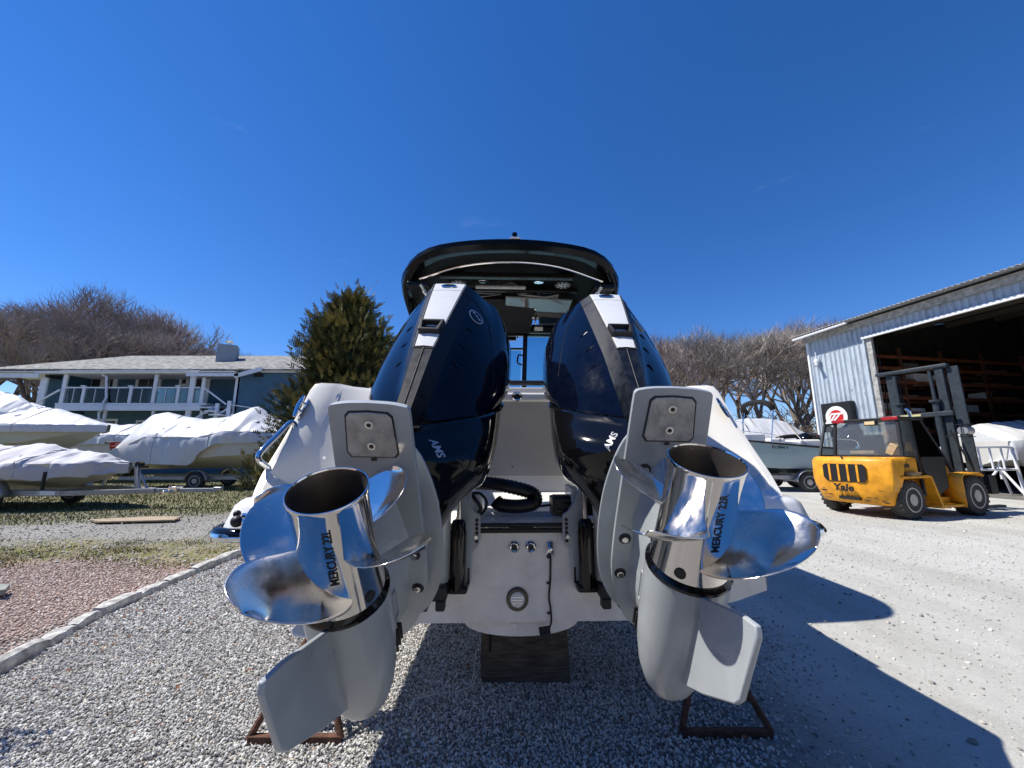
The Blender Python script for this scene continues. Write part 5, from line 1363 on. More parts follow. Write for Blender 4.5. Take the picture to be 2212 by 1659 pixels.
def hbox(name, cx0, cx1, cy0, cy1, Y0, Y1, m, parent=house, bevel=0):
    """box whose front face shows from cx0..cx1, cy0..cy1 (at Y0) and runs back to Y1"""
    x0, x1 = hx(cx0, (cy0 + cy1) / 2, Y0), hx(cx1, (cy0 + cy1) / 2, Y0); z0, z1 = hz(cy1, Y0), hz(cy0, Y0)
    mb = HB(); mb.box(((x0 + x1) / 2, (Y0 + Y1) / 2, (z0 + z1) / 2), (abs(x1 - x0), abs(Y1 - Y0), abs(z1 - z0))); return mb.build(name, m, parent, smooth=0, bevel=bevel)
xl, xr = hx(300), -8.0
YB = HY + 2.4                            # back wall of the porch
# walls
mb = HB(); mb.box(((xl + hx(1700)) / 2, YB + 0.15, Ze / 2), (hx(1700) - xl, 0.3, Ze)); mb.build('wall', M_SID, house, smooth=0)
mb = HB(); mb.box(((hx(1705) + xr) / 2, HY + 2.0, Ze / 2), (xr - hx(1705), 4.0, Ze - 0.02)); mb.build('wall', M_SID, house, smooth=0)
mb = HB(); mb.box((xl - 0.1 - 0.0, HY + 4.2, Ze / 2), (0.3, 3.4, Ze - 0.02)); mb.build('wall', M_SID, house, smooth=0)
hbox('wall', 300, 440, 722, 1000, HY + 0.6, YB, M_SID)
# ground floor front under the deck
mb = HB(); mb.box(((hx(430) + hx(1700)) / 2, HY + 1.8, Zd / 2 - 0.15), (hx(1700) - hx(430), 0.2, Zd - 0.3)); mb.build('wall', M_SID, house, smooth=0)
# roof: hip on the left, long ridge
zr = hz(600, HY + 5.5)
Yr = HY + 5.5; ye = HY - 0.35
xh = hx(950, 600, Yr); xe = hx(-160, 740, ye)
mb = HB(); mb.add([(xe, ye, Ze + 0.12), (xr + 1, ye, Ze + 0.12), (xr + 1, Yr, zr), (xh, Yr, zr), (xe, HY + 11, Ze + 0.12), (xr + 1, HY + 11, Ze + 0.12)], [(0, 1, 2, 3), (0, 3, 4), (3, 2, 5, 4)]); mb.build('roof', M_SHING, house, smooth=0, solid=0.10)
hbox('fascia', 250, 1430, 704, 722, HY - 0.30, HY - 0.22, M_TRIM)
hbox('fascia', 1340, 1715, 720, 742, HY - 0.55, HY - 0.45, M_TRIM)
hbox('fascia', 1880, 2600, 682, 716, HY - 0.12, HY - 0.04, M_TRIM)
mb = HB(); mb.box(((xe + hx(1700)) / 2, HY + 1.0, Ze + 0.0), (hx(1700) - xe, 2.7, 0.06)); mb.build('porch_ceiling', M_TRIM, house, smooth=0)
mb = HB(); a, b_ = hp_(1690, 742, HY - 0.5), hp_(1885, 690, HY - 0.5); mb.bar(a, b_, 0.10, 0.26); mb.build('rake_board', M_TRIM, house, smooth=0)
hbox('fascia', -200, 275, 722, 752, HY - 0.35, HY - 0.25, M_TRIM)
hbox('gutter', 430, 1430, 700, 709, HY - 0.42, HY - 0.30, M_TRIM)
# posts
for a, b_, c, d in ((240, 300, 742, 1240), (436, 474, 730, 940), (1094, 1128, 730, 940), (1346, 1394, 742, 1040), (1664, 1708, 742, 1240), (1440, 1474, 752, 940)):
    hbox('post', a + 4, b_ - 6, c, d, HY, HY + 0.12, M_TRIM, bevel=0.015)
for a, b_ in ((720, 748), (1070, 1098), (1420, 1448), (1325, 1340)):
    hbox('lower_post', a + 3, b_ - 6, 990, 1240, HY + 0.1, HY + 0.2, M_TRIM)
for a in (580, 920, 1262):
    p = hbox('rail_post', a + 4, a + 26, 815, 938, HY + 0.03, HY + 0.12, M_TRIM, bevel=0.01)
    hbox('post_cap', a, a + 30, 808, 816, HY + 0.01, HY + 0.14, M_TRIM, p)
# downspout
mb = HB(); mb.tube([hp_(740, 716, HY - 0.2), hp_(742, 735, HY - 0.1), hp_(768, 748, HY), hp_(766, 900, HY), hp_(735, 945, HY - 0.2), hp_(735, 985, HY - 0.2), hp_(712, 1005, HY), hp_(712, 1240, HY)], 0.07, 8); mb.build('downspout', M_TRIM, house)
# deck
hbox('deck_floor', 395, 1480, 936, 950, HY - 0.05, YB, M_TRIM)
hbox('deck_beam', 392, 1440, 951, 990, HY - 0.1, HY + 0.05, M_TRIM)
hbox('top_rail', 474, 1094, 820, 829, HY + 0.05, HY + 0.13, M_TRIM); hbox('top_rail', 1128, 1440, 820, 829, HY + 0.05, HY + 0.13, M_TRIM)
for a, b_ in ((478, 578), (614, 742), (770, 918), (954, 1090), (1130, 1260), (1296, 1346), (1396, 1438)):
    hbox('glass_panel', a, b_, 832, 934, HY + 0.08, HY + 0.10, M_RAILG)
for a in (525, 680, 845, 1015, 1190):
    hbox('baluster', a - 2, a + 2, 830, 934, HY + 0.07, HY + 0.11, M_TRIM)
# doors and windows on the porch wall
def hwin(cx0, cx1, cy0, cy1, Y, nm='window', panes=1, fw=10):
    f_ = hbox(nm, cx0, cx1, cy0, cy1, Y - 0.06, Y, M_TRIM)
    w = (cx1 - cx0 - fw * 2) / panes
    for k in range(panes):
        hbox('pane', cx0 + fw + w * k + 2, cx0 + fw + w * (k + 1) - 2, cy0 + fw, cy1 - fw, Y - 0.075, Y - 0.05, M_WIN, f_)
    return f_
d1 = hbox('door', 632, 752, 735, 936, YB - 0.08, YB, M_TRIM); hbox('pane', 660, 718, 755, 845, YB - 0.10, YB - 0.07, M_WIN, d1); hbox('lock', 722, 735, 828, 850, YB - 0.14, YB - 0.07, M_ZINC, d1)
d2 = hbox('door', 780, 838, 735, 936, YB - 0.08, YB, M_TRIM); hbox('pane', 790, 808, 755, 845, YB - 0.10, YB - 0.07, M_WIN, d2)
hwin(975, 1160, 730, 852, YB, panes=2, fw=20); hwin(1290, 1360, 735, 815, YB, fw=18)
d3 = hbox('door', 1395, 1505, 740, 936, YB - 0.08, YB, M_TRIM); hbox('pane', 1412, 1455, 755, 845, YB - 0.10, YB - 0.07, M_WIN, d3)
hbox('bench', 850, 1060, 878, 934, HY + 1.0, HY + 1.6, mat('bench_dark', (0.03, 0.028, 0.028), 0.7)); hbox('bench', 1115, 1240, 872, 934, HY + 1.0, HY + 1.6, MATS['bench_dark'])
hwin(665, 832, 1050, 1240, HY + 1.7, fw=16, panes=2); hwin(965, 1060, 1060, 1240, HY + 1.7, fw=14)
# lamps under the eaves
hbox('wall_lamp', 1828, 1882, 722, 746, HY - 0.14, HY - 0.005, M_BLACK); hbox('wall_lamp', 328, 356, 732, 752, HY - 0.1, HY + 0.6, M_BLACK)
# stairs and rails at the right end of the deck
for a in ((1470, 826, 1628, 945), (1480, 1010, 1560, 958), (1400, 1050, 1545, 962), (1560, 1030, 1640, 975), (270, 930, 432, 840)):
    mb = HB(); mb.bar(hp_(a[0], a[1], HY - 0.2), hp_(a[2], a[3], HY - 0.2), 0.07, 0.09); mb.build('stair_rail', M_TRIM, house, smooth=0)
for a, c in ((1534, 938), (1622, 920)):
    hbox('newel_post', a, a + 26, c, 1180, HY - 0.32, HY - 0.22, M_TRIM)
mb = HB(); mb.bar(hp_(1640, 945, HY - 0.25), hp_(1810, 970, HY - 0.25), 0.06, 0.06); mb.build('stair_rail', M_TRIM, house, smooth=0)
for k in range(4):
    hbox('stair_step', 1440 + 30 * k, 1540 + 20 * k, 962 + 26 * k, 972 + 26 * k, HY - 0.2 - 0.3 * k, HY + 0.3, M_TRIM)
# chimney with metal cap
cc = hp_(1640, 600, HY + 3.2); zt = hz(527, HY + 3.2); zb = hz(690, HY + 3.2)
mb = HB(); mb.box((cc.x, cc.y, (zt + zb) / 2), (1.20, 1.20, zt - zb), R(28)); ch = mb.build('chimney', mat('chimney_render', (0.30, 0.33, 0.36), 0.8, var=0.1, vscale=2), house, smooth=0)
mb = HB(); c0 = hp_(1650, 527, HY + 3.2); mb.lathe([(0, 0.17), (0.22, 0.17), (0.22, 0.24), (0.30, 0.27), (0.33, 0.20), (0.40, 0.22), (0.44, 0.08)], c0, (0, 0, 1), 16); mb.build('flue_cap', M_CHROME, ch)

# ------------------------------------------------------------------ covered boats on the left
def vnoise(x, y, z):
    from mathutils import noise as _nz
    return _nz.noise(Vector((x, y, z)))
def covered_boat(name, label, M, L, hb, ridge, sheer, keel, hullm, covm, hem=0.18, wr=0.03, group='boats under covers on the left', wf=2.5, bowl=0.18, drape=None):
    """local x from stern (0) to bow (L); ridge/sheer/keel: lists of (x, z); the cover hangs hem below the sheer"""
    r = empty(name, M=M); tag(r, label, 'boat', group)
    I = lambda pts, x: float(np.interp(x, [p[0] for p in pts], [p[1] for p in pts]))
    n = 90; hr, cr = [], []
    for i in range(n + 1):
        x = L * i / n; q = x / L
        w = hb * (0.88 + 0.12 * math.sin(math.pi * min(1, q * 1.4))) if q < 0.5 else hb * max(0.02, (1 - ((q - 0.5) / 0.5) ** 2.2))
        zs, zk, zr_ = I(sheer, x), I(keel, x), I(ridge, x)
        zc = zk + (zs - zk) * (0.35 + 0.25 * max(0, q - 0.5)); wc = w * (0.86 - 0.35 * max(0, q - 0.6))
        hr.append([Vector((x, -w, zs)), Vector((x, -wc, zc)), Vector((x, 0, zk)), Vector((x, wc, zc)), Vector((x, w, zs))])
        row = []
        hm = hem if drape is None else I(drape, x)
        ws = w + 0.03
        prof = [(-1.0, zs - hm), (-1.015, zs - hm * 0.4), (-1.01, zs + 0.01), (-0.8, zs + (zr_ - zs) * 0.26), (-0.55, zs + (zr_ - zs) * 0.52), (-0.3, zs + (zr_ - zs) * 0.78), (-0.08, zs + (zr_ - zs) * 0.98), (0, zr_)]
        for u, z in prof + [(-a, b) for a, b in reversed(prof[:-1])]:
            d = wr * vnoise(x * wf, u * 3 + 5, z * 1.6) + wr * 0.6 * vnoise(x * wf * 2.6, u * 5, 3.3) - wr * 0.9 * max(0, 1 - 7 * abs(vnoise(x * wf * 1.1 + u * 2.2, u * 1.3, z * 1.2 + 9)))
            row.append(Vector((x, u * ws - (d if u < 0 else -d) * 1.2, z + d * 0.8)))
        cr.append(row)
    mb = MB(); mb.loft(hr, caps=False, closed=False); mb.add(hr[0], [(0, 1, 2, 3, 4)]); mb.build('hull', hullm, r, smooth=30)
    mb = MB(); mb.loft(cr, caps=False, closed=False); mb.add(cr[0], [tuple(range(len(cr[0])))]); mb.build('cover', covm, r, smooth=50, sub=1)
    for fx in (0.22, 0.45, 0.68):
        row = cr[int(n * fx)]
        mb = MB(); mb.tube([p + Vector((0, 0, 0.012)) for p in row], 0.012, 5); mb.build('strap', M_STRAP, r)
    for fx, sy in ((0.3, 5), (0.6, 5)):
        p = cr[int(n * fx)][4]; mb = MB(); mb.lathe([(0, 0.09), (0.03, 0.08), (0.05, 0.04)], p, (0, -0.5, 0.85), 12); mb.build('vent', M_STRAP, r)
    return r
M_STRAP = mat('cover_strap', (0.42, 0.43, 0.46), 0.6)
M_SHRINK = mat('white_shrink_wrap', (0.62, 0.63, 0.65), 0.36, var=0.06, vscale=3, bump=0.25, bscale=7, detail=3)
M_CANVASG = mat('grey_white_canvas', (0.54, 0.54, 0.575), 0.75, var=0.10, vscale=2, bump=0.35, bscale=6)
M_HULLO = mat('hull_olive_white', (0.50, 0.52, 0.46), 0.35, var=0.1, vscale=1, coat=0.3)
M_HULLC = mat('hull_cream', (0.62, 0.61, 0.57), 0.35, var=0.1, vscale=1, coat=0.2)
def bm_(x, y, rz=0.0): return Matrix.Translation((x, y, 0)) @ Matrix.Rotation(rz, 4, 'Z')
M_GALV = mat('galvanised', (0.42, 0.43, 0.44), 0.45, 0.6, var=0.2, vscale=6)
M_TYRE = mat('tyre', (0.055, 0.053, 0.050), 0.9, var=0.3, vscale=12)
def wheel(o, ax, r, w, parent, rimm=None, name='wheel', lugs=0):
    o = Vector(o); ax = Vector(ax).normalized()
    mb = MB(); mb.lathe([(-w / 2, r * 0.62), (-w / 2, r * 0.88), (-w * 0.38, r * 0.97), (-w * 0.2, r), (w * 0.2, r), (w * 0.38, r * 0.97), (w / 2, r * 0.88), (w / 2, r * 0.62)], o, ax, 32); t = mb.build(name, M_TYRE, parent, smooth=35)
    mb = MB(); mb.lathe([(-w * 0.52, r * 0.20), (-w * 0.46, r * 0.50), (-w * 0.52, r * 0.60), (-w * 0.50, r * 0.64), (w * 0.50, r * 0.64), (w * 0.52, r * 0.60), (w * 0.46, r * 0.50), (w * 0.52, r * 0.20)], o, ax, 24); rm = mb.build('rim', rimm or M_GALV, t, smooth=30)
    ref = Vector((0, 0, 1)); e1 = ax.cross(ref).normalized(); e2 = ax.cross(e1)
    for k in range(5):
        a = 2 * math.pi * k / 5
        for s_ in (-1, 1):
            c = o + (e1 * math.cos(a) + e2 * math.sin(a)) * r * 0.36 + ax * (s_ * w * 0.475)
            mb = MB(); mb.lathe([(0, r * 0.07), (0.012, r * 0.065)], c, ax * s_, 8); mb.build('lug_hole', M_INK, t)
    if lugs:
        for k in range(lugs):
            for s_ in (-1, 1):
                a = 2 * math.pi * (k + (0.5 if s_ > 0 else 0)) / lugs
                e = e1 * math.cos(a) + e2 * math.sin(a); tg = e1 * -math.sin(a) + e2 * math.cos(a)
                mb_ = [o + e * (r * 1.0) + ax * (s_ * w * q) + tg * (d + 0.35 * q * r * 0.3) for q, d in ((0.02, -0.018), (0.48, -0.018), (0.48, 0.018), (0.02, 0.018))]
                lugmb.prism(mb_, -e * 0.03) if False else lug_acc.append((mb_, e))
    return t
lug_acc = []
# B: near boat under a loose grey white cover, on a trailer, bow to the right
MB_B = bm_(-15.6, 10.4, R(-2))
covered_boat('covered_boat', 'low boat under a loose grey white canvas cover on the trailer lettered VENTURE', MB_B, 5.7, 1.0,
             [(0, 1.50), (2.6, 1.60), (3.2, 1.62), (3.9, 1.50), (4.9, 1.38), (5.7, 1.14)], [(0, 1.02), (4.5, 1.12), (5.7, 1.10)], [(0, 0.48), (4.2, 0.50), (5.1, 0.70), (5.7, 1.02)], M_HULLC, M_CANVASG, wr=0.07, drape=[(0, 0.10), (2.6, 0.12), (3.6, 0.34), (4.2, 0.38), (5.0, 0.30), (5.7, 0.22)])
def trailer(name, label, M, wheels_x, tongue_x, x0, z, hw, r, text=None, group='boat trailers', post=None):
    t = empty(name, M=M); tag(t, label, 'trailer', group)
    for s_ in (-1, 1):
        mb = MB(); mb.bar((x0, s_ * hw, z), (wheels_x[-1] + 1.6, s_ * hw, z), 0.06, 0.13); mb.bar((wheels_x[-1] + 1.6, s_ * hw, z), (tongue_x - 1.6, 0.05 * s_, z), 0.06, 0.12); mb.build('frame_rail', M_GALV, t, smooth=0, bevel=0.008)
    mb = MB(); mb.bar((tongue_x - 2.2, 0, z), (tongue_x, 0, z + 0.02), 0.09, 0.10); mb.build('tongue', M_GALV, t, smooth=0, bevel=0.008)
    mb = MB(); mb.box((tongue_x + 0.02, 0, z + 0.05), (0.22, 0.10, 0.10)); mb.build('coupler', M_GALV, t, bevel=0.02)
    for wx in wheels_x:
        for s_ in (-1, 1):
            wheel((wx, s_ * (hw + 0.17), r), (0, 1, 0), r, 0.2, t)
            pts = [(wx + (r + 0.07) * math.cos(a), (r + 0.07) * math.sin(a) + r) for a in [R(180 - 12 * k) for k in range(16)]]
            mb = MB(); mb.loft([[(x, s_ * (hw + 0.05), zz), (x, s_ * (hw + 0.29), zz)] for x, zz in pts], caps=False, closed=False); mb.build('fender', M_GALV, t, smooth=40, solid=0.012)
        mb = MB(); mb.bar((wx, -hw - 0.1, r), (wx, hw + 0.1, r), 0.06, 0.06); mb.build('axle', M_GALV, t)
    if post:
        mb = MB(); mb.bar((post, 0, z), (post - 0.10, 0, z + 0.62), 0.10, 0.09); mb.bar((post + 0.28, 0, z), (post - 0.08, 0, z + 0.55), 0.04, 0.05); mb.build('winch_post', M_GALV, t, bevel=0.008)
        mb = MB(); mb.lathe([(-0.07, 0.07), (0.07, 0.07)], (post - 0.05, 0, z + 0.66), (0, 1, 0), 14); mb.box((post + 0.03, 0, z + 0.60), (0.2, 0.14, 0.06)); mb.build('winch', M_BLACK, t)
    return t
tB = trailer('boat_trailer', 'galvanised trailer lettered VENTURE under the grey white covered boat', MB_B, [3.25], 8.1, 0.0, 0.42, 0.72, 0.34, post=6.0)
text_part('lettering', 'VENTURE', 0.115, (2.75, -0.765, 0.42), (1, 0, 0), (0, 0, 1), M_WHITE, tB, shear=0.3, bold=0.002, lift=0.004, sx=1.15)
mb = MB(); mb.box((4.55, -0.755, 0.43), (0.38, 0.012, 0.09)); mb.build('number_plate', M_WHITE, tB, smooth=0)
mb = MB(); mb.box((4.95, -0.66, 0.43), (0.20, 0.012, 0.09)); mb.build('marker_plate', M_WHITE, tB, smooth=0)
mb = MB(); mb.box((4.95, -0.668, 0.43), (0.13, 0.012, 0.05)); mb.build('side_lamp', mat('lamp_red', (0.35, 0.02, 0.02), 0.3), tB, smooth=0)
mb = MB(); mb.bar((4.35, -0.72, 0.45), (4.35, -0.72, 0.92), 0.05, 0.05); mb.bar((3.9, -0.6, 1.02), (4.6, -0.55, 0.90), 0.04, 0.04); mb.build('bunk_post', M_BLACK, tB, smooth=0)
mb = MB(); mb.box((7.0, 0, 0.47), (0.22, 0.20, 0.12)); mb.lathe([(0, 0.05), (0.14, 0.05)], (6.9, -0.1, 0.40), (0, -1, 0), 12); mb.build('jack_clamp', M_STEELB, tB, bevel=0.01)
mb = MB(); mb.tube(smoothpath([(5.96, -0.06, 1.05), (6.06, -0.12, 0.75), (6.12, -0.10, 0.48)], 5), 0.012, 6); mb.build('winch_strap', M_CANVASG, tB)
mb = MB(); mb.bar((5.80, -0.05, 1.10), (6.1, -0.05, 1.13), 0.03, 0.02); mb.build('yellow_strap', mat('strap_yellow', (0.6, 0.42, 0.03), 0.6), tB, smooth=0)
# A: shrink wrapped boat with olive hull behind it
MA = bm_(-21.2, 14.2, R(-1))
covered_boat('covered_boat', 'white shrink wrapped boat with olive hull, pointed bow, behind the canvas covered boat', MA, 6.5, 1.25,
             [(0, 2.9), (2.3, 2.75), (3.6, 2.95), (4.1, 3.02), (4.6, 2.95), (6.5, 2.38)], [(0, 2.25), (6.5, 2.36)], [(0, 1.15), (4.5, 1.30), (5.7, 1.75), (6.5, 2.28)], M_HULLO, M_SHRINK, hem=0.26, wr=0.02)
stA = empty('boat_cradle', (-19.2, 14.2, 0)); tag(stA, 'dark timber cradle under the olive hulled shrink wrapped boat', 'boat cradle')
mb = MB(); mb.box((-1.2, 0, 0.6), (0.3, 1.2, 1.2)); mb.build('support', M_TIMBER, stA); mb = MB(); mb.box((1.6, 0, 0.66), (0.3, 1.0, 1.32)); mb.build('support', M_TIMBER, stA)
# D: covered boat further back with a red trailer sign
MD = bm_(-21.5, 19.0, R(2))
covered_boat('covered_boat', 'white covered boat seen between its two larger wrapped neighbours, red board before it', MD, 7.0, 1.2,
             [(0, 2.9), (2.2, 2.72), (5.2, 2.85), (7.0, 2.3)], [(0, 2.15), (7.0, 2.25)], [(0, 0.9), (5.0, 1.0), (6.2, 1.5), (7.0, 2.1)], M_SHRINK, M_SHRINK, hem=0.45, wr=0.05)
p = at(255, 962, 15.6)
rs = empty('red_board', p); tag(rs, 'small red board with white stripe on a trailer winch, between wrapped boats', 'board')
mb = MB(); mb.box((0, 0, 0), (0.62, 0.03, 0.26)); mb.build('board', M_REDDECAL, rs, smooth=0)
mb = MB(); mb.bar((-0.26, -0.018, -0.03), (0.28, -0.018, 0.02), 0.006, 0.03); mb.bar((-0.1, -0.018, 0.06), (0.22, -0.018, 0.07), 0.006, 0.03); mb.build('stripe', M_WHITE, rs, smooth=0)
mb = MB(); mb.bar((-0.25, 0.05, -0.1), (-0.35, 0.05, -p.z + 0.0), 0.09, 0.08); mb.bar((-0.6, 0.1, 0.1), (0.0, 0.05, 0.05), 0.12, 0.12); mb.build('support', M_GALV, rs, smooth=0)
# E: far left boats
ME = bm_(-27.0, 17.5, 0)
covered_boat('covered_boat', 'white wrapped boat cut by the left edge, behind the olive hulled boat', ME, 5.6, 1.2, [(0, 4.3), (3.0, 4.3), (4.4, 3.9), (5.6, 3.2)], [(0, 2.9), (5.6, 3.1)], [(0, 1.6), (4.2, 1.7), (5.6, 2.9)], M_HULLO, M_SHRINK, hem=0.3, wr=0.03)
MF = bm_(-31.0, 22.5, 0)
covered_boat('covered_boat', 'small distant white boat roof showing before the left porch post of the house', MF, 3.6, 1.0, [(0, 4.15), (2.8, 4.25), (3.6, 4.0)], [(0, 3.85), (3.6, 3.9)], [(0, 2.9), (2.8, 3.0), (3.6, 3.8)], M_HULLC, M_SHRINK, hem=0.2, wr=0.02)
# C: shrink wrapped boat with a high windscreen hump, stern towards us on the left
MC = bm_(-15.2, 15.6, R(3))
covered_boat('covered_boat', 'white shrink wrapped boat with a tall hump, on a trailer beside the evergreen', MC, 8.5, 1.25,
             [(0, 1.75), (0.15, 2.2), (0.35, 2.6), (0.65, 2.90), (1.0, 2.98), (1.2, 3.02), (1.5, 2.90), (2.6, 2.70), (3.6, 2.85), (4.5, 3.22), (4.75, 3.26), (5.4, 2.75), (6.5, 2.5), (8.5, 2.2)],
             [(0, 1.25), (0.6, 1.55), (1.4, 1.95), (3.4, 1.95), (4.2, 2.15), (8.5, 2.2)], [(0, 0.72), (5.5, 0.78), (7.4, 1.2), (8.5, 2.1)], M_HULLC, M_SHRINK, wr=0.055, wf=1.6, drape=[(0, 0.55), (0.8, 0.92), (2.5, 1.02), (3.2, 0.98), (3.5, 0.60), (4.2, 0.42), (8.5, 0.38)])
tC = trailer('boat_trailer', 'dark trailer under the shrink wrapped boat with the tall hump', MC, [3.3], 9.5, 0.4, 0.42, 0.75, 0.32)
mb = MB(); mb.box((-0.05, 0.0, 0.72), (0.5, 0.5, 0.55)); mb.build('stern_drive', M_BLACK, bpy.data.objects[tC.name], bevel=0.1, bseg=3)
# ------------------------------------------------------------------ metal shed on the right
C0 = Vector((13.8, 17.35, 0)); WD = Vector((0.187, -0.982, 0)).normalized(); WN = Vector((-WD.y * -1, 0, 0))
WN = Vector((-0.982, -0.187, 0)).normalized()          # outward
IN = -WN
EAVE = 6.67; S0, S1 = 2.44, 13.0; HEAD = 5.93
shed = empty('metal_shed', C0); tag(shed, 'pale corrugated metal shed with a wide open doorway and dark interior', 'shed')
SI = Matrix.Translation(-C0)
def SP(s, d, z): return C0 + WD * s + IN * d + Vector((0, 0, z))
def SB(): return MB(SI)
M_SHEET = mat('painted_sheet', (0.44, 0.50, 0.56), 0.55, col2=(0.30, 0.345, 0.39), vscale=6, stretch=(1, 1, 0.35), lo=0.30, hi=0.52, detail=8)
M_PEEL = mat('bare_zinc_patch', (0.26, 0.29, 0.32), 0.6, var=0.3, vscale=12)
M_ROOFS = mat('roof_sheet', (0.30, 0.30, 0.30), 0.6, var=0.2, vscale=3)
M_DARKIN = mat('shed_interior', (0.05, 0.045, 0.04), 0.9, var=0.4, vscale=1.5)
def corrug(name, s0, s1, z0, z1, parent=shed, pitch=0.19, dep=0.028, m=M_SHEET):
    prof = []
    s = s0
    while s < s1 - 1e-6:
        for ds, d in ((0.0, 0.0), (0.10, 0.0), (0.118, -dep), (0.128, -dep), (0.137, -dep * 0.15), (0.147, -dep * 0.15), (0.156, -dep), (0.166, -dep), (0.184, 0.0)):
            if s + ds <= s1: prof.append((s + ds, d))
        s += pitch
    prof.append((s1, 0.0))
    mb = SB(); mb.loft([[SP(a, d, z0) for a, d in prof], [SP(a, d, z1) for a, d in prof]], caps=False, closed=False)
    return mb.build(name, m, parent, smooth=20)
for k in range(3):
    corrug('wall_panel', k * 0.813, (k + 1) * 0.813 - 0.001, 0.0, EAVE - 0.25)
k = S0
while k < S1:
    corrug('header_panel', k, min(k + 0.95, S1) - 0.001, HEAD, EAVE - 0.25); k += 0.95
# peeling paint patches
rp = random.Random(4)
for j in range(46):
    s = rp.uniform(0.1, 2.3) if j < 26 else rp.uniform(2.5, 8.5); z = rp.uniform(0.6, 6.0) if j < 26 else rp.uniform(HEAD + 0.02, EAVE - 0.42); h = rp.uniform(0.06, 0.28); w = rp.uniform(0.012, 0.04)
    if j >= 26: h *= 0.5
    n = 7; pts = [SP(s + w * math.cos(2 * math.pi * q / n) * rp.uniform(0.5, 1.1), -0.0012, z + h * 0.5 * math.sin(2 * math.pi * q / n) * rp.uniform(0.5, 1.1)) for q in range(n)]
    mb = SB(); mb.add(pts, [tuple(range(n))]); mb.build('peeled_patch', M_PEEL, shed, smooth=0)
# door frame, jamb, corner trim, track
M_JAMB = mat('weathered_jamb', (0.40, 0.39, 0.37), 0.8, var=0.4, vscale=8)
mb = SB(); mb.bar(SP(S0 + 0.06, 0.05, 0), SP(S0 + 0.06, 0.05, HEAD), 0.12, 0.24, up=WD); mb.build('door_jamb', M_JAMB, shed, smooth=0, bevel=0.01)
mb = SB(); mb.bar(SP(S0 - 0.05, -0.02, 0), SP(S0 - 0.05, -0.02, HEAD), 0.05, 0.14, up=WN); mb.build('jamb_trim', M_SHEET, shed, smooth=0)
mb = SB(); mb.bar(SP(S0 - 0.1, -0.06, HEAD + 0.0), SP(S1, -0.06, HEAD + 0.0), 0.10, 0.10); mb.build('door_track', M_TRIM, shed, smooth=0)
mb = SB(); mb.bar(SP(0.0, -0.02, 0), SP(0.0, -0.02, EAVE - 0.2), 0.10, 0.10); mb.build('corner_trim', M_TRIM, shed, smooth=0)
mb = SB(); mb.bar(SP(S0 + 0.22, 0.2, 0), SP(S0 + 0.22, 0.2, HEAD), 0.03, 0.03); mb.build('door_chain', M_BLACK, shed, smooth=0)
# fascia shadow board, white pipe under the eave at the corner
mb = SB(); mb.bar(SP(-0.1, -0.10, EAVE - 0.16), SP(S1, -0.10, EAVE - 0.16), 0.06, 0.26); mb.build('eave_board', M_JAMB, shed, smooth=0)
mb = SB(); mb.tube([SP(-0.25, -0.52, EAVE - 0.10), SP(2.2, -0.52, EAVE - 0.06)], 0.055, 10); mb.build('eave_pipe', M_TRIM, shed)
# corrugated roof with a scalloped edge, climbing away from the door side
ris = 0.16
def roof_row(d):
    out = []; s = -0.3
    while s < S1:
        out.append(SP(s, d, EAVE + 0.02 + ris * (d + 0.6) + 0.022 * math.cos(2 * math.pi * s / 0.15))); s += 0.0375
    return out
mb = SB(); mb.loft([roof_row(-0.6), roof_row(14)], caps=False, closed=False); mb.build('roof', M_ROOFS, shed, smooth=60, solid=0.012)
# the rest of the box: far end wall, back wall, roof lining, floor slab
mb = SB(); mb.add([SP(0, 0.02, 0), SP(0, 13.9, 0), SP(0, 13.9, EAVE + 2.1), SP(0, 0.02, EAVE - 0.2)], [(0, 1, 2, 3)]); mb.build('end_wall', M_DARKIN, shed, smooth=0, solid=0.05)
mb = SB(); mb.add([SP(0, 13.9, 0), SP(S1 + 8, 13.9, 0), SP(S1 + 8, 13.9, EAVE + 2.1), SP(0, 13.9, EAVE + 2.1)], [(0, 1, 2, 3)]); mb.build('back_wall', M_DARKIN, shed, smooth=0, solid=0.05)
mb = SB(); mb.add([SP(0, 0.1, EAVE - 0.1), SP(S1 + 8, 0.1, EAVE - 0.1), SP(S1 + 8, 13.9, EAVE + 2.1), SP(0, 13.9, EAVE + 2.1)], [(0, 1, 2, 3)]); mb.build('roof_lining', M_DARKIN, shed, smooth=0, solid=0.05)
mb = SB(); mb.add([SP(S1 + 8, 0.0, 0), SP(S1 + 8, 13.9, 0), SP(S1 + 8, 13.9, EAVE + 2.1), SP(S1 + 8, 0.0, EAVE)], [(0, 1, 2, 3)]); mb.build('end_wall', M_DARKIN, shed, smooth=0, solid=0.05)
mb = SB(); mb.add([SP(S1, 0, 0), SP(S1 + 8, 0, 0), SP(S1 + 8, 0, EAVE + 0.1), SP(S1, 0, EAVE + 0.1)], [(0, 1, 2, 3)]); mb.build('wall_panel', M_SHEET, shed, smooth=0, solid=0.05)
for d in (2.0, 5.0, 8.5, 12):
    mb = SB(); mb.bar(SP(0.1, d, EAVE - 0.3 + ris * d), SP(S1 + 7.9, d, EAVE - 0.3 + ris * d), 0.12, 0.25); mb.build('roof_beam', M_TIMBER, shed, smooth=0)
mb = SB(); mb.add([SP(0.1, 0.1, 0.006), SP(S1 + 8, 0.1, 0.006), SP(S1 + 8, 13.8, 0.006), SP(0.1, 13.8, 0.006)], [(0, 1, 2, 3)]); mb.build('shed_floor', mat('shed_floor', (0.16, 0.15, 0.14), 0.9, var=0.3, vscale=3), shed, smooth=0)
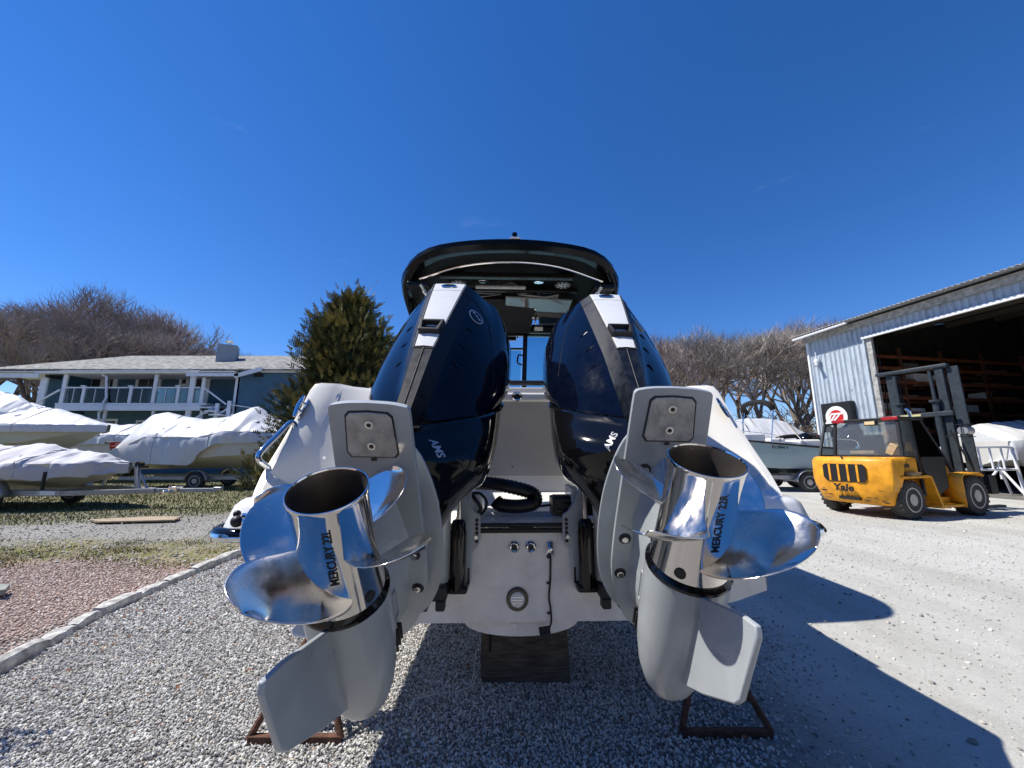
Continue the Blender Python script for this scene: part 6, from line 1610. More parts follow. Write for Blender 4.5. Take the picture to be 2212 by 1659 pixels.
# window with a blue blind under the sign
mb = SB(); mb.prism([SP(0.60, -0.03, 1.02), SP(1.75, -0.03, 1.02), SP(1.75, -0.03, 2.12), SP(0.60, -0.03, 2.12)], WN * 0.04); w_ = mb.build('window', M_TRIM, shed, smooth=0, bevel=0.01)
mb = SB(); mb.prism([SP(0.70, -0.071, 1.12), SP(1.65, -0.071, 1.12), SP(1.65, -0.071, 1.70), SP(0.70, -0.071, 1.70)], WN * 0.004); mb.build('blind', mat('blind_blue', (0.05, 0.30, 0.50), 0.4), w_, smooth=0)
mb = SB(); mb.prism([SP(0.70, -0.071, 1.71), SP(1.65, -0.071, 1.71), SP(1.65, -0.071, 2.02), SP(0.70, -0.071, 2.02)], WN * 0.004); mb.build('pane', M_WIN, w_, smooth=0)
# black sign with the round dealer emblem
sg = empty('dealer_sign', SP(1.05, -0.15, 2.85)); tag(sg, 'black square sign with round red and white emblem on the shed wall', 'sign')
GI = Matrix.Translation(-SP(1.05, -0.15, 2.85)); GO = SP(1.05, -0.15, 2.85); up = Vector((0, 0, 1))
def GP(a, b, d): return WD * a + up * b + WN * d
mb = MB(); mb.prism([GP(-0.62, -0.62, -0.13), GP(0.62, -0.62, -0.13), GP(0.62, 0.62, -0.13), GP(-0.62, 0.62, -0.13)], WN * 0.26); mb.build('sign_box', M_BLACK, sg, smooth=0, bevel=0.02)
def disc_(rad, d, name, m, rad_in=None):
    n = 36; o_ = [GP(rad * math.cos(2 * math.pi * k / n), rad * math.sin(2 * math.pi * k / n), d) for k in range(n)]
    mb = MB()
    if rad_in:
        i_ = [GP(rad_in * math.cos(2 * math.pi * k / n), rad_in * math.sin(2 * math.pi * k / n), d) for k in range(n)]
        mb.loft([o_, i_], caps=False)
    else: mb.add(o_, [tuple(range(n))])
    return mb.build(name, m, sg, smooth=0)
disc_(0.46, 0.134, 'emblem_ring', M_WHITE); disc_(0.30, 0.138, 'emblem_disc', M_REDDECAL)
mb = MB()
for k in range(3):                                # three swept strokes across the disc
    o_ = -0.10 + 0.15 * k
    pts = [(-0.50 + o_ * 0.2, -0.26), (-0.36, -0.26), (-0.12 + o_ * 0.6, 0.10), (0.0 + o_ * 0.6, 0.10), (0.06 + o_ * 0.6, 0.17), (-0.14 + o_ * 0.6, 0.17)]
    mb.add([GP(a + 0.10 * k, b, 0.142 + 0.003 * k) for a, b in pts], [(0, 1, 2, 3, 4, 5)])
mb.build('emblem_strokes', M_WHITE, sg, smooth=0)
tv, tf = text_geo('CERTIFIED DEALER', 0.085)
mb = MB()
def arc(p, r0=0.38):
    a = math.pi / 2 - p.x / r0 * 0.95; r = r0 + p.y; return GP(r * math.cos(a), r * math.sin(a), 0.139)
# security camera and floodlight on the wall corner
sc_ = empty('security_camera', SP(0.42, -0.14, 5.35)); tag(sc_, 'white security camera on the shed wall under the eave corner', 'camera')
mb = MB(); mb.lathe([(0, 0.10), (0.12, 0.11), (0.16, 0.09)], (0, 0, 0.0), (0, 0, 1), 14); mb.bar((0, 0, 0.12), IN * 0.13 + Vector((0, 0, 0.12)), 0.06, 0.06); mb.build('mount', M_TRIM, sc_); mb = MB(); mb.lathe([(-0.02, 0.06), (0.28, 0.075)], (0, 0, -0.06), WN + WD * 0.4 + Vector((0, 0, -0.5)), 12); mb.build('housing', M_TRIM, sc_)
mb = MB(); mb.bar((0, 0, 0.15), (0, 0, 0.5), 0.03, 0.03); mb.build('conduit', M_TRIM, sc_, smooth=0)
# storage racks deep in the shed, along the far end wall
M_RACK = mat('rack_orange', (0.24, 0.075, 0.035), 0.6, var=0.4, vscale=4)
M_RACKU = mat('rack_brown', (0.10, 0.045, 0.03), 0.7, var=0.4, vscale=3)
M_WOODP = mat('shed_lumber', (0.30, 0.19, 0.10), 0.8, var=0.4, vscale=3)
rk = empty('storage_rack', SP(1.2, 1.0, 0)); tag(rk, 'tall orange steel storage rack inside the dark shed', 'rack')
RI = Matrix.Translation(-SP(1.2, 1.0, 0))
for d in (0.35, 2.6, 4.9, 7.3, 9.8):
    for s in (0.7, 1.75):
        mb = MB(RI); mb.bar(SP(s, d, 0), SP(s, d, 5.8), 0.10, 0.10); mb.build('upright', M_RACKU, rk, smooth=0)
for z in (1.5, 2.25, 3.0, 3.65, 4.3, 4.9, 5.4):
    for s in (0.68, 1.77):
        mb = MB(RI); mb.bar(SP(s, 0.3, z), SP(s, 9.9, z), 0.05, 0.13); mb.build('beam', M_RACK, rk, smooth=0)
rs_ = random.Random(3)
for j in range(34):
    d = rs_.uniform(0.5, 9.0); z = rs_.choice((1.5, 2.25, 3.0, 3.65, 4.3, 4.9)) + 0.07; w = rs_.uniform(0.3, 1.3); h = rs_.uniform(0.08, 0.42); dep = rs_.uniform(0.4, 0.9)
    kind = rs_.choice(('storage_box', 'storage_box', 'timber_bundle'))
    c = SP(1.2, d, z + h / 2); mm = {'storage_box': rs_.choice((M_WHITE, M_GALV, M_BLACK, M_ZINC)), 'timber_bundle': M_WOODP}[kind]
    if kind == 'timber_bundle': w, h = rs_.uniform(1.2, 2.2), rs_.uniform(0.06, 0.14); c = SP(1.3, min(d + 0.5, 8.5), z + h / 2)
    mb = MB(); mb.box((0, 0, 0), (w, dep, h), Matrix.Rotation(math.atan2(IN.y, IN.x), 3, 'Z'))
    o_ = mb.build(kind, mm, None, smooth=0, bevel=0.01); o_.location = c
    tag(o_, ('closed box' if kind == 'storage_box' else 'bundle of timber boards') + ' lying on the storage rack inside the dark shed', kind.replace('_', ' '), 'goods on the shed rack' if kind == 'storage_box' else 'timber on the shed rack')

# ------------------------------------------------------------------ wrapped boat, barrier and white tripod in the doorway
MW_ = Matrix.Translation(at(2010, 1040, 14.2) * 1.0) ; pW = Vector((16.2, 13.7, 0))
covered_boat('covered_boat', 'white shrink wrapped boat just inside the open doorway of the shed', Matrix.Translation(pW) @ Matrix.Rotation(R(-8), 4, 'Z'), 7.5, 1.3,
             [(0, 2.25), (0.4, 2.42), (2.0, 2.50), (4.0, 2.55), (7.5, 2.3)], [(0, 1.75), (7.5, 2.0)], [(0, 0.9), (5.0, 0.95), (7.5, 1.8)], M_HULLC, M_SHRINK, hem=0.62, wr=0.05, group=None)
mb = MB(); mb.box(pW + Vector((0.8, -1.32, 1.68)), (0.75, 0.01, 0.10)); o_ = mb.build('red_sticker', mat('sticker_red', (0.6, 0.2, 0.2), 0.5), None, smooth=0); tag(o_, 'faded red sticker on the wrapped boat in the shed doorway', 'sticker')
def tripod(base, h, lab):
    r = empty('boat_stand', base); tag(r, lab, 'boat stand')
    for k in range(3):
        a = R(25 + 120 * k); mb = MB(); mb.tube([(0.55 * h * math.cos(a), 0.55 * h * math.sin(a), 0.02), (0, 0, h * 0.86)], 0.035, 8); mb.build('leg', M_TRIM, r)
    mb = MB(); mb.tube([(0, 0, h * 0.5), (0, 0, h * 1.05)], 0.03, 8); mb.bar((-0.2, 0, h * 0.88), (0.25, 0, h * 0.84), 0.03, 0.03); mb.build('post', M_TRIM, r)
    mb = MB(); mb.box((0, 0, h * 1.06), (0.3, 0.3, 0.04)); mb.build('pad', M_TRIM, r)
pt = at(2160, 1066, 13.0); tripod((pt.x + 0.05, 12.9, 0), 1.05, 'white tripod boat stand in front of the wrapped boat in the shed')
# white tubular barrier between forklift and tripod
br_ = empty('tube_barrier', (12.0, 10.05, 0), R(10)); tag(br_, 'white tubular steel barrier standing between the forklift and the tripod stand', 'barrier')
ZT, ZB_, W_ = 1.52, 0.95, 1.15
mb = MB(); mb.tube(smoothpath([(-W_, 0, 0.0), (-W_, 0, 1.35), (-W_ + 0.1, 0, ZT), (0, 0, ZT), (W_ - 0.1, 0, ZT), (W_, 0, 1.38), (W_ + 0.02, -0.02, 0.9), (W_ + 0.06, -0.05, 0.0)], 5), 0.035, 10); mb.tube([(-W_, 0, ZB_), (W_ + 0.02, 0, ZB_)], 0.03, 8); mb.build('frame', M_TRIM, br_)
for k in range(5):
    x = -W_ + 2 * W_ * (k + 1) / 6; mb = MB(); mb.tube([(x, 0, ZB_), (x, 0, ZT)], 0.022, 8); mb.build('bar', M_TRIM, br_)

# ------------------------------------------------------------------ light blue boat on a twin axle trailer
M_HULLB = mat('hull_ice_blue', (0.27, 0.38, 0.42), 0.2, var=0.04, vscale=1, coat=0.5)
ML = Matrix.Translation((12.75, 14.9, 0)) @ Matrix.Rotation(R(176), 4, 'Z')       # local x from stern to bow (bow to the left)
wb = empty('open_motor_boat', M=ML); tag(wb, 'light blue open motor boat with black bimini, lettered RI 3494 Y', 'boat')
L_, hb_ = 6.0, 1.12
def shape_row(q):
    w = hb_ * (0.93 + 0.07 * math.sin(math.pi * min(1, q * 1.5))) if q < 0.55 else hb_ * max(0.05, 1 - ((q - 0.55) / 0.45) ** 2.6 * 0.95)
    zs = 1.46 + 0.55 * q ** 1.3; zk = 0.62 + (0.75 * max(0, (q - 0.72) / 0.28) ** 1.8); zc = zk + 0.24 + 0.35 * max(0, q - 0.5); wc = w * (0.86 - 0.3 * max(0, q - 0.6))
    return w, zs, zk, zc, wc
rows, rows2, rail = [], [], []
for i in range(31):
    q = i / 30; x = L_ * q; w, zs, zk, zc, wc = shape_row(q)
    rows.append([(x, -w, zs), (x, -(w * 0.5 + wc * 0.5) - 0.01, (zs + zc) / 2), (x, -wc, zc), (x, -wc * 0.98, zc - 0.05)]); rail.append(w)
    rows2.append([(x, -wc * 0.98, zc - 0.05), (x, 0, zk), (x, wc * 0.98, zc - 0.05)])
mb = MB(); mb.loft(rows, caps=False, closed=False); mb.loft([[(x, -y, z) for x, y, z in r_] for r_ in rows], caps=False, closed=False); mb.add([(0, -rail[0], 1.46), (0, rail[0], 1.46), (0, rail[0] * 0.86, 0.86), (0, 0, 0.62), (0, -rail[0] * 0.86, 0.86)], [(0, 1, 2, 3, 4)]); mb.build('hull', M_HULLB, wb, smooth=40)
mb = MB(); mb.loft(rows2, caps=False, closed=False); mb.build('bottom', mat('bottom_paint', (0.02, 0.022, 0.025), 0.5), wb, smooth=40)
for s_ in (-1, 1):
    mb = MB(); mb.tube([(L_ * k / 30, s_ * shape_row(k / 30)[0], shape_row(k / 30)[1]) for k in range(31)], 0.035, 8); mb.build('rub_rail', M_BLACK, wb)
mb = MB(); mb.loft([[(L_ * k / 30, -shape_row(k / 30)[0] * 0.98, shape_row(k / 30)[1] + 0.02), (L_ * k / 30, -shape_row(k / 30)[0] * 0.80, shape_row(k / 30)[1] + 0.05)] for k in range(31)], caps=False, closed=False); mb.loft([[(L_ * k / 30, shape_row(k / 30)[0] * 0.98, shape_row(k / 30)[1] + 0.02), (L_ * k / 30, shape_row(k / 30)[0] * 0.80, shape_row(k / 30)[1] + 0.05)] for k in range(31)], caps=False, closed=False); mb.build('gunwale', M_WHITE, wb, smooth=40)
mb = MB(); mb.add([(0, -1, 1.3), (0, 1, 1.3), (5.2, 0.7, 1.5), (5.2, -0.7, 1.5)], [(0, 1, 2, 3)]); mb.build('deck', M_WHITE, wb, smooth=0)
mb = MB(); mb.box((3.6, 0, 1.78), (0.9, 0.95, 0.62)); mb.box((2.7, 0, 1.70), (0.55, 0.9, 0.42)); mb.build('console', M_WHITE, wb, bevel=0.06, bseg=3)
mb = MB(); mb.box((1.75, 0, 1.70), (0.8, 1.5, 0.30)); mb.build('seat', M_CREAM, wb, bevel=0.07, bseg=3)
mb = MB(); mb.box((4.6, 0, 1.85), (0.9, 1.0, 0.25)); mb.build('seat', M_CREAM, wb, bevel=0.07, bseg=3)
mb = MB(); mb.tube(smoothpath([(3.9, -0.42, 2.05), (3.9, -0.42, 2.55), (3.85, -0.36, 2.66), (3.85, 0.36, 2.66), (3.9, 0.42, 2.55), (3.9, 0.42, 2.05)], 4), 0.02, 8); mb.tube(smoothpath([(3.2, -0.42, 2.05), (3.4, -0.42, 2.5), (3.85, -0.40, 2.64)], 4), 0.02, 8); mb.build('console_rail', M_CHROME, wb)
for s_ in (-1, 1):
    mb = MB(); mb.tube(smoothpath([(0.25, s_ * 0.98, 1.5), (0.35, s_ * 1.0, 1.78), (0.7, s_ * 1.0, 1.84), (1.3, s_ * 1.0, 1.86), (1.45, s_ * 1.02, 1.62)], 4), 0.018, 8); mb.tube(smoothpath([(3.0, s_ * 1.05, 1.72), (3.1, s_ * 1.05, 1.98), (4.3, s_ * 1.0, 2.15), (5.6, s_ * 0.5, 2.35)], 4), 0.018, 8); mb.build('side_rail', M_CHROME, wb)
    mb = MB(); mb.tube([(2.1, s_ * 1.05, 1.62), (3.05, s_ * 1.02, 3.05)], 0.018, 8); mb.tube([(3.3, s_ * 1.05, 1.72), (3.05, s_ * 1.02, 3.05)], 0.016, 8); mb.build('bimini_strut', M_CHROME, wb)
mb = MB(); mb.tube(smoothpath([(2.95, -1.06, 2.95), (3.05, -1.02, 3.12), (3.2, -0.75, 3.26), (3.3, 0, 3.30), (3.3, 0.75, 3.24), (3.2, 1.02, 3.10), (3.1, 1.06, 2.92)], 6), 0.10, 10); mb.build('bimini', mat('bimini_black', (0.012, 0.012, 0.013), 0.9, bump=0.3, bscale=6), wb)
mb = MB(); mb.loft([[Vector((0.15 - 0.55 * t + dx * sc__, dy * sc__, 1.35 + 0.95 * t)) for dx, dy in ((-0.34, -0.12), (-0.30, -0.22), (0.22, -0.24), (0.32, -0.1), (0.32, 0.1), (0.22, 0.24), (-0.30, 0.22), (-0.34, 0.12))] for t, sc__ in ((0, 0.55), (0.3, 0.85), (0.6, 1.0), (0.85, 0.92), (0.97, 0.6), (1.0, 0.2))]); mb.build('outboard_cowl', M_BLACKG, wb, smooth=45)
mb = MB(); mb.bar((-0.05, 0, 1.4), (-0.12, 0, 0.75), 0.22, 0.16); mb.build('outboard_leg', M_BLACKG, wb, bevel=0.03)
nrm = Vector((0, 1, 0))
text_part('lettering', 'RI 3494 Y', 0.14, (3.05, shape_row(0.51)[0] - 0.02, 1.55), (-1, 0.0, -0.06), (0, 0.02, 1), M_INK, wb, bold=0.003, lift=0.05, sx=1.0)
# this boat shows its far side: local +y faces the camera
tL = trailer('boat_trailer', 'twin axle galvanised trailer under the light blue motor boat', ML, [1.35, 2.18], 7.6, -0.1, 0.50, 0.85, 0.34)
# second wrapped boat behind it, with another folded bimini
pc = at(1665, 990, 19.5)
covered_boat('covered_boat', 'white wrapped boat standing behind the light blue motor boat', bm_(pc.x + 2.9, 19.8, R(178)), 6.5, 1.2, [(0, 2.1), (0.9, 2.4), (1.8, 2.95), (2.4, 3.08), (3.6, 3.12), (4.6, 2.95), (5.4, 2.55), (6.5, 2.2)], [(0, 1.7), (6.5, 2.1)], [(0, 0.8), (5.0, 0.9), (6.5, 2.0)], M_SHRINK, M_SHRINK, hem=0.3, wr=0.02, group=None)
mb = MB(); mb.tube(smoothpath([(-0.9, 0, 0), (-0.7, 0, 0.22), (0, 0, 0.32), (0.7, 0, 0.24), (0.95, 0, 0.02)], 5), 0.09, 8); o_ = mb.build('folded_bimini', MATS['bimini_black'], None); o_.location = at(1716, 958, 17.2); tag(o_, 'small folded black bimini behind the outboard of the light blue boat', 'bimini')

ob_ = empty('stored_outboard', at(1742, 985, 16.6)); tag(ob_, 'glossy black outboard motor showing above the stern of the light blue boat', 'outboard motor')
mb = MB(); mb.loft([[Vector((0.25 * t + dx * sc__, dy * sc__, -0.05 + 1.05 * t)) for dx, dy in ((-0.42, -0.14), (-0.34, -0.26), (0.30, -0.28), (0.42, -0.12), (0.42, 0.12), (0.30, 0.28), (-0.34, 0.26), (-0.42, 0.14))] for t, sc__ in ((0, 0.5), (0.25, 0.85), (0.6, 1.05), (0.85, 0.95), (0.97, 0.6), (1.0, 0.2))]); mb.build('cowl', M_BLACKG, ob_, smooth=45)
mb = MB(); mb.bar((0, 0, 0.0), (0.05, 0, -0.85), 0.2, 0.22); mb.build('leg', M_BLACKG, ob_, bevel=0.03)
# ------------------------------------------------------------------ yellow forklift
F_ = Vector((0.957, 0.29, 0)).normalized(); LF = Vector((-F_.y, F_.x, 0))
FM = Matrix.Translation((8.46, 8.36, 0)) @ Matrix.Rotation(math.atan2(F_.y, F_.x), 4, 'Z')   # local x forward, y to the far side, z up
fk = empty('forklift', M=FM); tag(fk, 'yellow forklift lettered Yale with glazed cab and grey mast, before the shed', 'forklift')
M_YEL = mat('forklift_yellow', (0.76, 0.33, 0.012), 0.45, var=0.25, vscale=5, coat=0.15, rvar=0.2)
M_MAST = mat('mast_grey', (0.030, 0.040, 0.050), 0.5, var=0.3, vscale=8)
M_CABF = mat('cab_frame_black', (0.02, 0.02, 0.022), 0.5, var=0.3, vscale=10)
M_CGL = bpy.data.materials.new('cab_glass'); M_CGL.use_nodes = True
_n = M_CGL.node_tree; _n.nodes.clear(); _o = _n.nodes.new('ShaderNodeOutputMaterial'); _mx = _n.nodes.new('ShaderNodeMixShader'); _t = _n.nodes.new('ShaderNodeBsdfTransparent'); _g = _n.nodes.new('ShaderNodeBsdfGlossy'); _fr = _n.nodes.new('ShaderNodeFresnel')
_t.inputs[0].default_value = (0.66, 0.70, 0.69, 1); _g.inputs['Roughness'].default_value = 0.04; _fr.inputs[0].default_value = 1.5
_d = _n.nodes.new('ShaderNodeBsdfDiffuse'); _d.inputs[0].default_value = (0.45, 0.46, 0.44, 1); _m2 = _n.nodes.new('ShaderNodeMixShader'); _m2.inputs[0].default_value = 0.16
_n.links.new(_t.outputs[0], _m2.inputs[1]); _n.links.new(_d.outputs[0], _m2.inputs[2])
_n.links.new(_fr.outputs[0], _mx.inputs[0]); _n.links.new(_m2.outputs[0], _mx.inputs[1]); _n.links.new(_g.outputs[0], _mx.inputs[2]); _n.links.new(_mx.outputs[0], _o.inputs[0])
W0, W1 = 0.02, 1.66
# counterweight: rear block, curved in plan, with a grille opening
def cw_row(z, xr_, ins, x1):
    pts = []
    for k in range(9):
        t = k / 8; y = W0 + ins + (W1 - W0 - 2 * ins) * t
        pts.append((xr_ + 0.16 * (2 * t - 1) ** 4 + 0.03 * (2 * t - 1) ** 2, y, z))
    return pts + [(x1, W1 - ins, z), (x1, W0 + ins, z)]
zlev = [(0.27, -0.60, 0.16, -0.28), (0.31, -0.64, 0.12, -0.28), (0.62, -0.71, 0.03, -0.28), (0.80, -0.72, 0.0, -0.22), (1.18, -0.70, 0.0, -0.1), (1.25, -0.67, 0.02, 0.0), (1.29, -0.60, 0.06, 0.0)]
mb = MB(); mb.loft([cw_row(*z) for z in zlev]); cw = mb.build('counterweight', M_YEL, fk, smooth=40, bevel=0.02)
# grille
mb = MB(); 
gy = [(0.45, 0.74), (0.40, 0.82), (0.40, 1.08), (0.45, 1.13), (1.22, 1.13), (1.27, 1.08), (1.27, 0.82), (1.20, 0.74)]
mb.prism([(-0.728, y, z) for y, z in gy], (0.02, 0, 0)); g_ = mb.build('grille_opening', M_INK, fk, smooth=0)
for k in range(4):
    y = 0.55 + 0.19 * k; mb = MB(); mb.box((-0.734, y, 0.935), (0.02, 0.045, 0.37)); mb.build('grille_bar', M_YEL, g_, smooth=0, bevel=0.006)
mb = MB(); mb.box((-0.68, 0.80, 0.385), (0.06, 0.42, 0.065)); mb.build('tow_slot', M_INK, fk, smooth=0)
mb = MB(); mb.lathe([(0, 0.02), (0.05, 0.018)], (-0.66, 0.86, 1.27), (-1, 0, 0.4), 8); mb.build('lift_eye', M_MAST, fk)
text_part('lettering', 'Yale', 0.21, (-0.745, 0.86, 0.605), (0, -1, 0), (0, 0, 1), M_INK, fk, bold=0.009, lift=0.012, shear=0.1, sx=1.15)
# hood behind the cab
mb = MB(); mb.loft([[(x, y0, z) if i == 0 else (x, y1, z) for i in (0, 1)] for x, y0, y1, z in ((-0.62, 0.08, 1.60, 1.285), (0.30, 0.08, 1.60, 1.30))], caps=False, closed=False)
mb = MB(); mb.box((-0.05, 0.84, 1.06), (0.95, 1.52, 0.46)); mb.build('hood', M_YEL, fk, bevel=0.05, bseg=3)
text_part('lettering', 'Yale', 0.17, (-0.02, 0.08, 1.12), (1, 0, 0), (0, 0, 1), M_INK, fk, bold=0.006, lift=0.004, shear=0.1)
# rear fender ledge over the near and far steering wheels
for s_, y0, y1 in ((0, -0.02, 0.30), (1, 1.38, 1.70)):
    mb = MB(); mb.box((0.16, (y0 + y1) / 2, 0.87), (0.95, y1 - y0, 0.05)); mb.bar((0.62, (y0 + y1) / 2, 0.87), (0.86, (y0 + y1) / 2, 0.20), y1 - y0, 0.05, up=(1, 0, 0)); mb.build('rear_fender', M_YEL, fk, bevel=0.015)
    mb = MB(); mb.box((1.18, (y0 + y1) / 2, 0.24), (0.80, y1 - y0, 0.06)); mb.box((1.18, (y0 + y1) / 2 + (0.1 if s_ == 0 else -0.1), 0.33), (0.80, 0.08, 0.14)); mb.build('step', M_YEL, fk, bevel=0.012)
    pts = [(1.60, 0.20), (1.60, 0.82), (1.68, 0.90), (2.30, 0.92), (2.42, 0.86)]
    mb = MB(); mb.loft([[(x, y0 - 0.02, z), (x, y1, z)] for x, z in pts], caps=False, closed=False); mb.build('front_fender', M_YEL, fk, smooth=30, solid=0.035)
mb = MB(); mb.box((0.95, 0.84, 0.50), (1.7, 1.0, 0.62)); mb.build('chassis', M_YEL, fk, bevel=0.02)
mb = MB(); mb.box((1.55, 0.84, 1.0), (0.30, 1.3, 0.60)); mb.build('dash_cowl', M_YEL, fk, bevel=0.04)
# wheels
M_RIMY = mat('rim_cream', (0.48, 0.46, 0.40), 0.6, var=0.2, vscale=10)
for x, y, r, w in ((0.0, 0.16, 0.40, 0.27), (0.0, 1.52, 0.40, 0.27), (2.04, 0.10, 0.43, 0.30), (2.04, 1.58, 0.43, 0.30)):
    lug_acc.clear(); t_ = wheel((x, y, r), (0, 1, 0), r, w, fk, M_RIMY, lugs=22)
    mb = MB()
    for pl, e in lug_acc: mb.prism([p + e * 0.004 for p in pl], -e * 0.05)
    o_ = mb.build('tread', M_TYRE, t_, smooth=0); o_['kind'] = 'stuff'
# cab: posts, roof, glass
CZ = 2.12
for a, b_ in (((0.12, 0.16, 1.28), (0.22, 0.20, CZ)), ((0.12, 1.52, 1.28), (0.22, 1.48, CZ)), ((1.62, 0.10, 0.95), (0.98, 0.20, CZ)), ((1.62, 1.58, 0.95), (0.98, 1.48, CZ)), ((0.55, 0.12, 0.45), (0.62, 0.20, CZ))):
    mb = MB(); mb.bar(a, b_, 0.06, 0.06, up=(0, 1, 0)); mb.build('cab_post', M_CABF, fk, smooth=0, bevel=0.008)
mb = MB(); mb.box((0.60, 0.84, CZ + 0.03), (0.86, 1.40, 0.06)); mb.build('cab_roof', M_CABF, fk, bevel=0.015)
mb = MB(); mb.bar((0.12, 0.16, 1.30), (0.12, 1.52, 1.30), 0.05, 0.05); mb.bar((0.60, 0.10, 1.27), (1.45, 0.10, 1.27), 0.04, 0.04); mb.build('sill_frame', M_CABF, fk, smooth=0)
def pane(nm, pts):
    mb = MB(); mb.add(pts, [tuple(range(len(pts)))]); return mb.build(nm, M_CGL, fk, smooth=0)
pane('rear_glass', [(0.13, 0.19, 1.31), (0.13, 1.49, 1.31), (0.22, 1.46, CZ - 0.02), (0.22, 0.22, CZ - 0.02)])
pane('side_glass', [(0.14, 0.15, 1.31), (0.56, 0.13, 1.31), (0.61, 0.18, CZ - 0.02), (0.24, 0.19, CZ - 0.02)])
pane('door_glass', [(0.60, 0.11, 1.29), (1.42, 0.10, 1.29), (0.98, 0.18, CZ - 0.02), (0.65, 0.18, CZ - 0.02)])
pane('side_glass', [(0.14, 1.53, 1.31), (1.40, 1.57, 1.31), (0.98, 1.49, CZ - 0.02), (0.24, 1.49, CZ - 0.02)])
pane('windscreen', [(1.55, 0.14, 1.08), (1.55, 1.54, 1.08), (1.0, 1.46, CZ - 0.02), (1.0, 0.22, CZ - 0.02)])
mb = MB(); mb.prism([(0.60, 0.09, 1.27), (1.40, 0.09, 1.27), (1.38, 0.09, 0.62), (1.10, 0.09, 0.50), (0.95, 0.09, 0.50), (0.62, 0.09, 1.0)], (0, 0.03, 0)); mb.build('door_panel', M_CABF, fk, smooth=0, bevel=0.01)
# rear left quarter frame standing out beyond the cab
for a, b_ in (((-0.20, 1.66, 1.30), (0.10, 1.66, CZ - 0.05)), ((0.10, 1.66, CZ - 0.05), (0.30, 1.50, CZ - 0.02)), ((-0.20, 1.66, 1.30), (0.12, 1.55, 1.30))):
    mb = MB(); mb.bar(a, b_, 0.045, 0.045); mb.build('quarter_frame', M_CABF, fk, smooth=0)
pane('quarter_glass', [(-0.18, 1.66, 1.32), (0.12, 1.56, 1.32), (0.24, 1.52, CZ - 0.06), (0.10, 1.65, CZ - 0.07)])
for y in (0.30, 1.36):
    mb = MB(); mb.box((0.165, y, CZ + 0.025), (0.05, 0.30 if y < 1 else 0.28, 0.075)); mb.build('tail_lamp', mat('tail_red', (0.35, 0.02, 0.025), 0.3), fk, bevel=0.01)
mb = MB(); mb.box((0.13, 0.66, CZ - 0.06), (0.08, 0.25, 0.11)); wl_ = mb.build('work_lamp', M_CABF, fk, bevel=0.015)
mb = MB(); mb.box((0.088, 0.66, CZ - 0.06), (0.008, 0.20, 0.075)); mb.build('lens', mat('amber_lens', (0.75, 0.55, 0.30), 0.2), wl_, bevel=0.004)
# seat, wheel, papers inside
mb = MB(); mb.box((0.62, 0.84, 1.30), (0.50, 0.50, 0.12)); mb.box((0.36, 0.84, 1.55), (0.12, 0.48, 0.50)); mb.build('seat', M_BLACK, fk, bevel=0.04, bseg=3)
ring = [Vector((1.15, 0.84, 1.52)) + Vector((0.10 * math.sin(a), 0.19 * math.cos(a), 0.15 * math.sin(a))) for a in [2 * math.pi * k / 20 for k in range(20)]]
mb = MB(); mb.tube(ring, 0.015, 8, closed=True); mb.bar((1.15, 0.84, 1.52), (1.35, 0.84, 1.25), 0.04, 0.04); mb.build('steering_wheel', M_BLACK, fk)
mb = MB(); mb.box((0.25, 0.95, 1.36), (0.2, 0.5, 0.10), Matrix.Rotation(0.3, 3, 'Y')); mb.build('paper_bag', mat('paper_brown', (0.50, 0.36, 0.20), 0.8, var=0.2, vscale=8), fk, bevel=0.02)
mb = MB(); mb.box((0.24, 0.35, 1.45), (0.22, 0.16, 0.26), Matrix.Rotation(0.5, 3, 'X')); mb.build('cardboard', MATS['paper_brown'], fk, bevel=0.02)
# mast
mx0 = 2.42
for y in (0.34, 1.34):
    mb = MB(); mb.bar((mx0, y, 0.10), (mx0 - 0.05, y, 3.46), 0.10, 0.16, up=(0, 1, 0)); mb.build('mast_rail', M_MAST, fk, smooth=0, bevel=0.01)
    yi = y + (0.14 if y < 1 else -0.14)
    mb = MB(); mb.cyl((mx0 - 0.10, yi, 0.6), (mx0 - 0.13, yi, 2.62), 0.065, 14); mb.lathe([(0, 0.11), (0.05, 0.11)], (mx0 - 0.13, yi, 2.62), (0, 0, 1), 14); mb.cyl((mx0 - 0.13, yi, 2.66), (mx0 - 0.15, yi, 3.40), 0.035, 12); mb.build('lift_cylinder', M_MAST, fk)
    mb = MB(); mb.bar((mx0 + 0.12, yi, 0.3), (mx0 + 0.08, yi, 2.5), 0.06, 0.10, up=(0, 1, 0)); mb.build('inner_mast', M_CABF, fk, smooth=0)
mb = MB(); mb.bar((mx0 - 0.05, 0.16, 3.50), (mx0 - 0.12, 1.60, 3.50), 0.16, 0.09); mb.build('mast_crossbar', M_MAST, fk, bevel=0.02)
mb = MB(); mb.bar((mx0 - 0.16, 0.18, 2.32), (mx0 - 0.16, 1.58, 2.30), 0.06, 0.11); cb = mb.build('mast_crossbar', M_MAST, fk, bevel=0.01)
mb = MB(); mb.box((mx0 - 0.195, 0.98, 2.315), (0.008, 0.42, 0.05)); mb.build('crossbar_label', mat('label_yellow', (0.6, 0.55, 0.25), 0.5), cb, smooth=0)
mb = MB(); mb.bar((mx0 + 0.05, 0.12, 0.15), (mx0 + 0.0, 0.12, 3.46), 0.05, 0.20, up=(0, 1, 0)); mb.build('mast_side', M_MAST, fk, smooth=0)
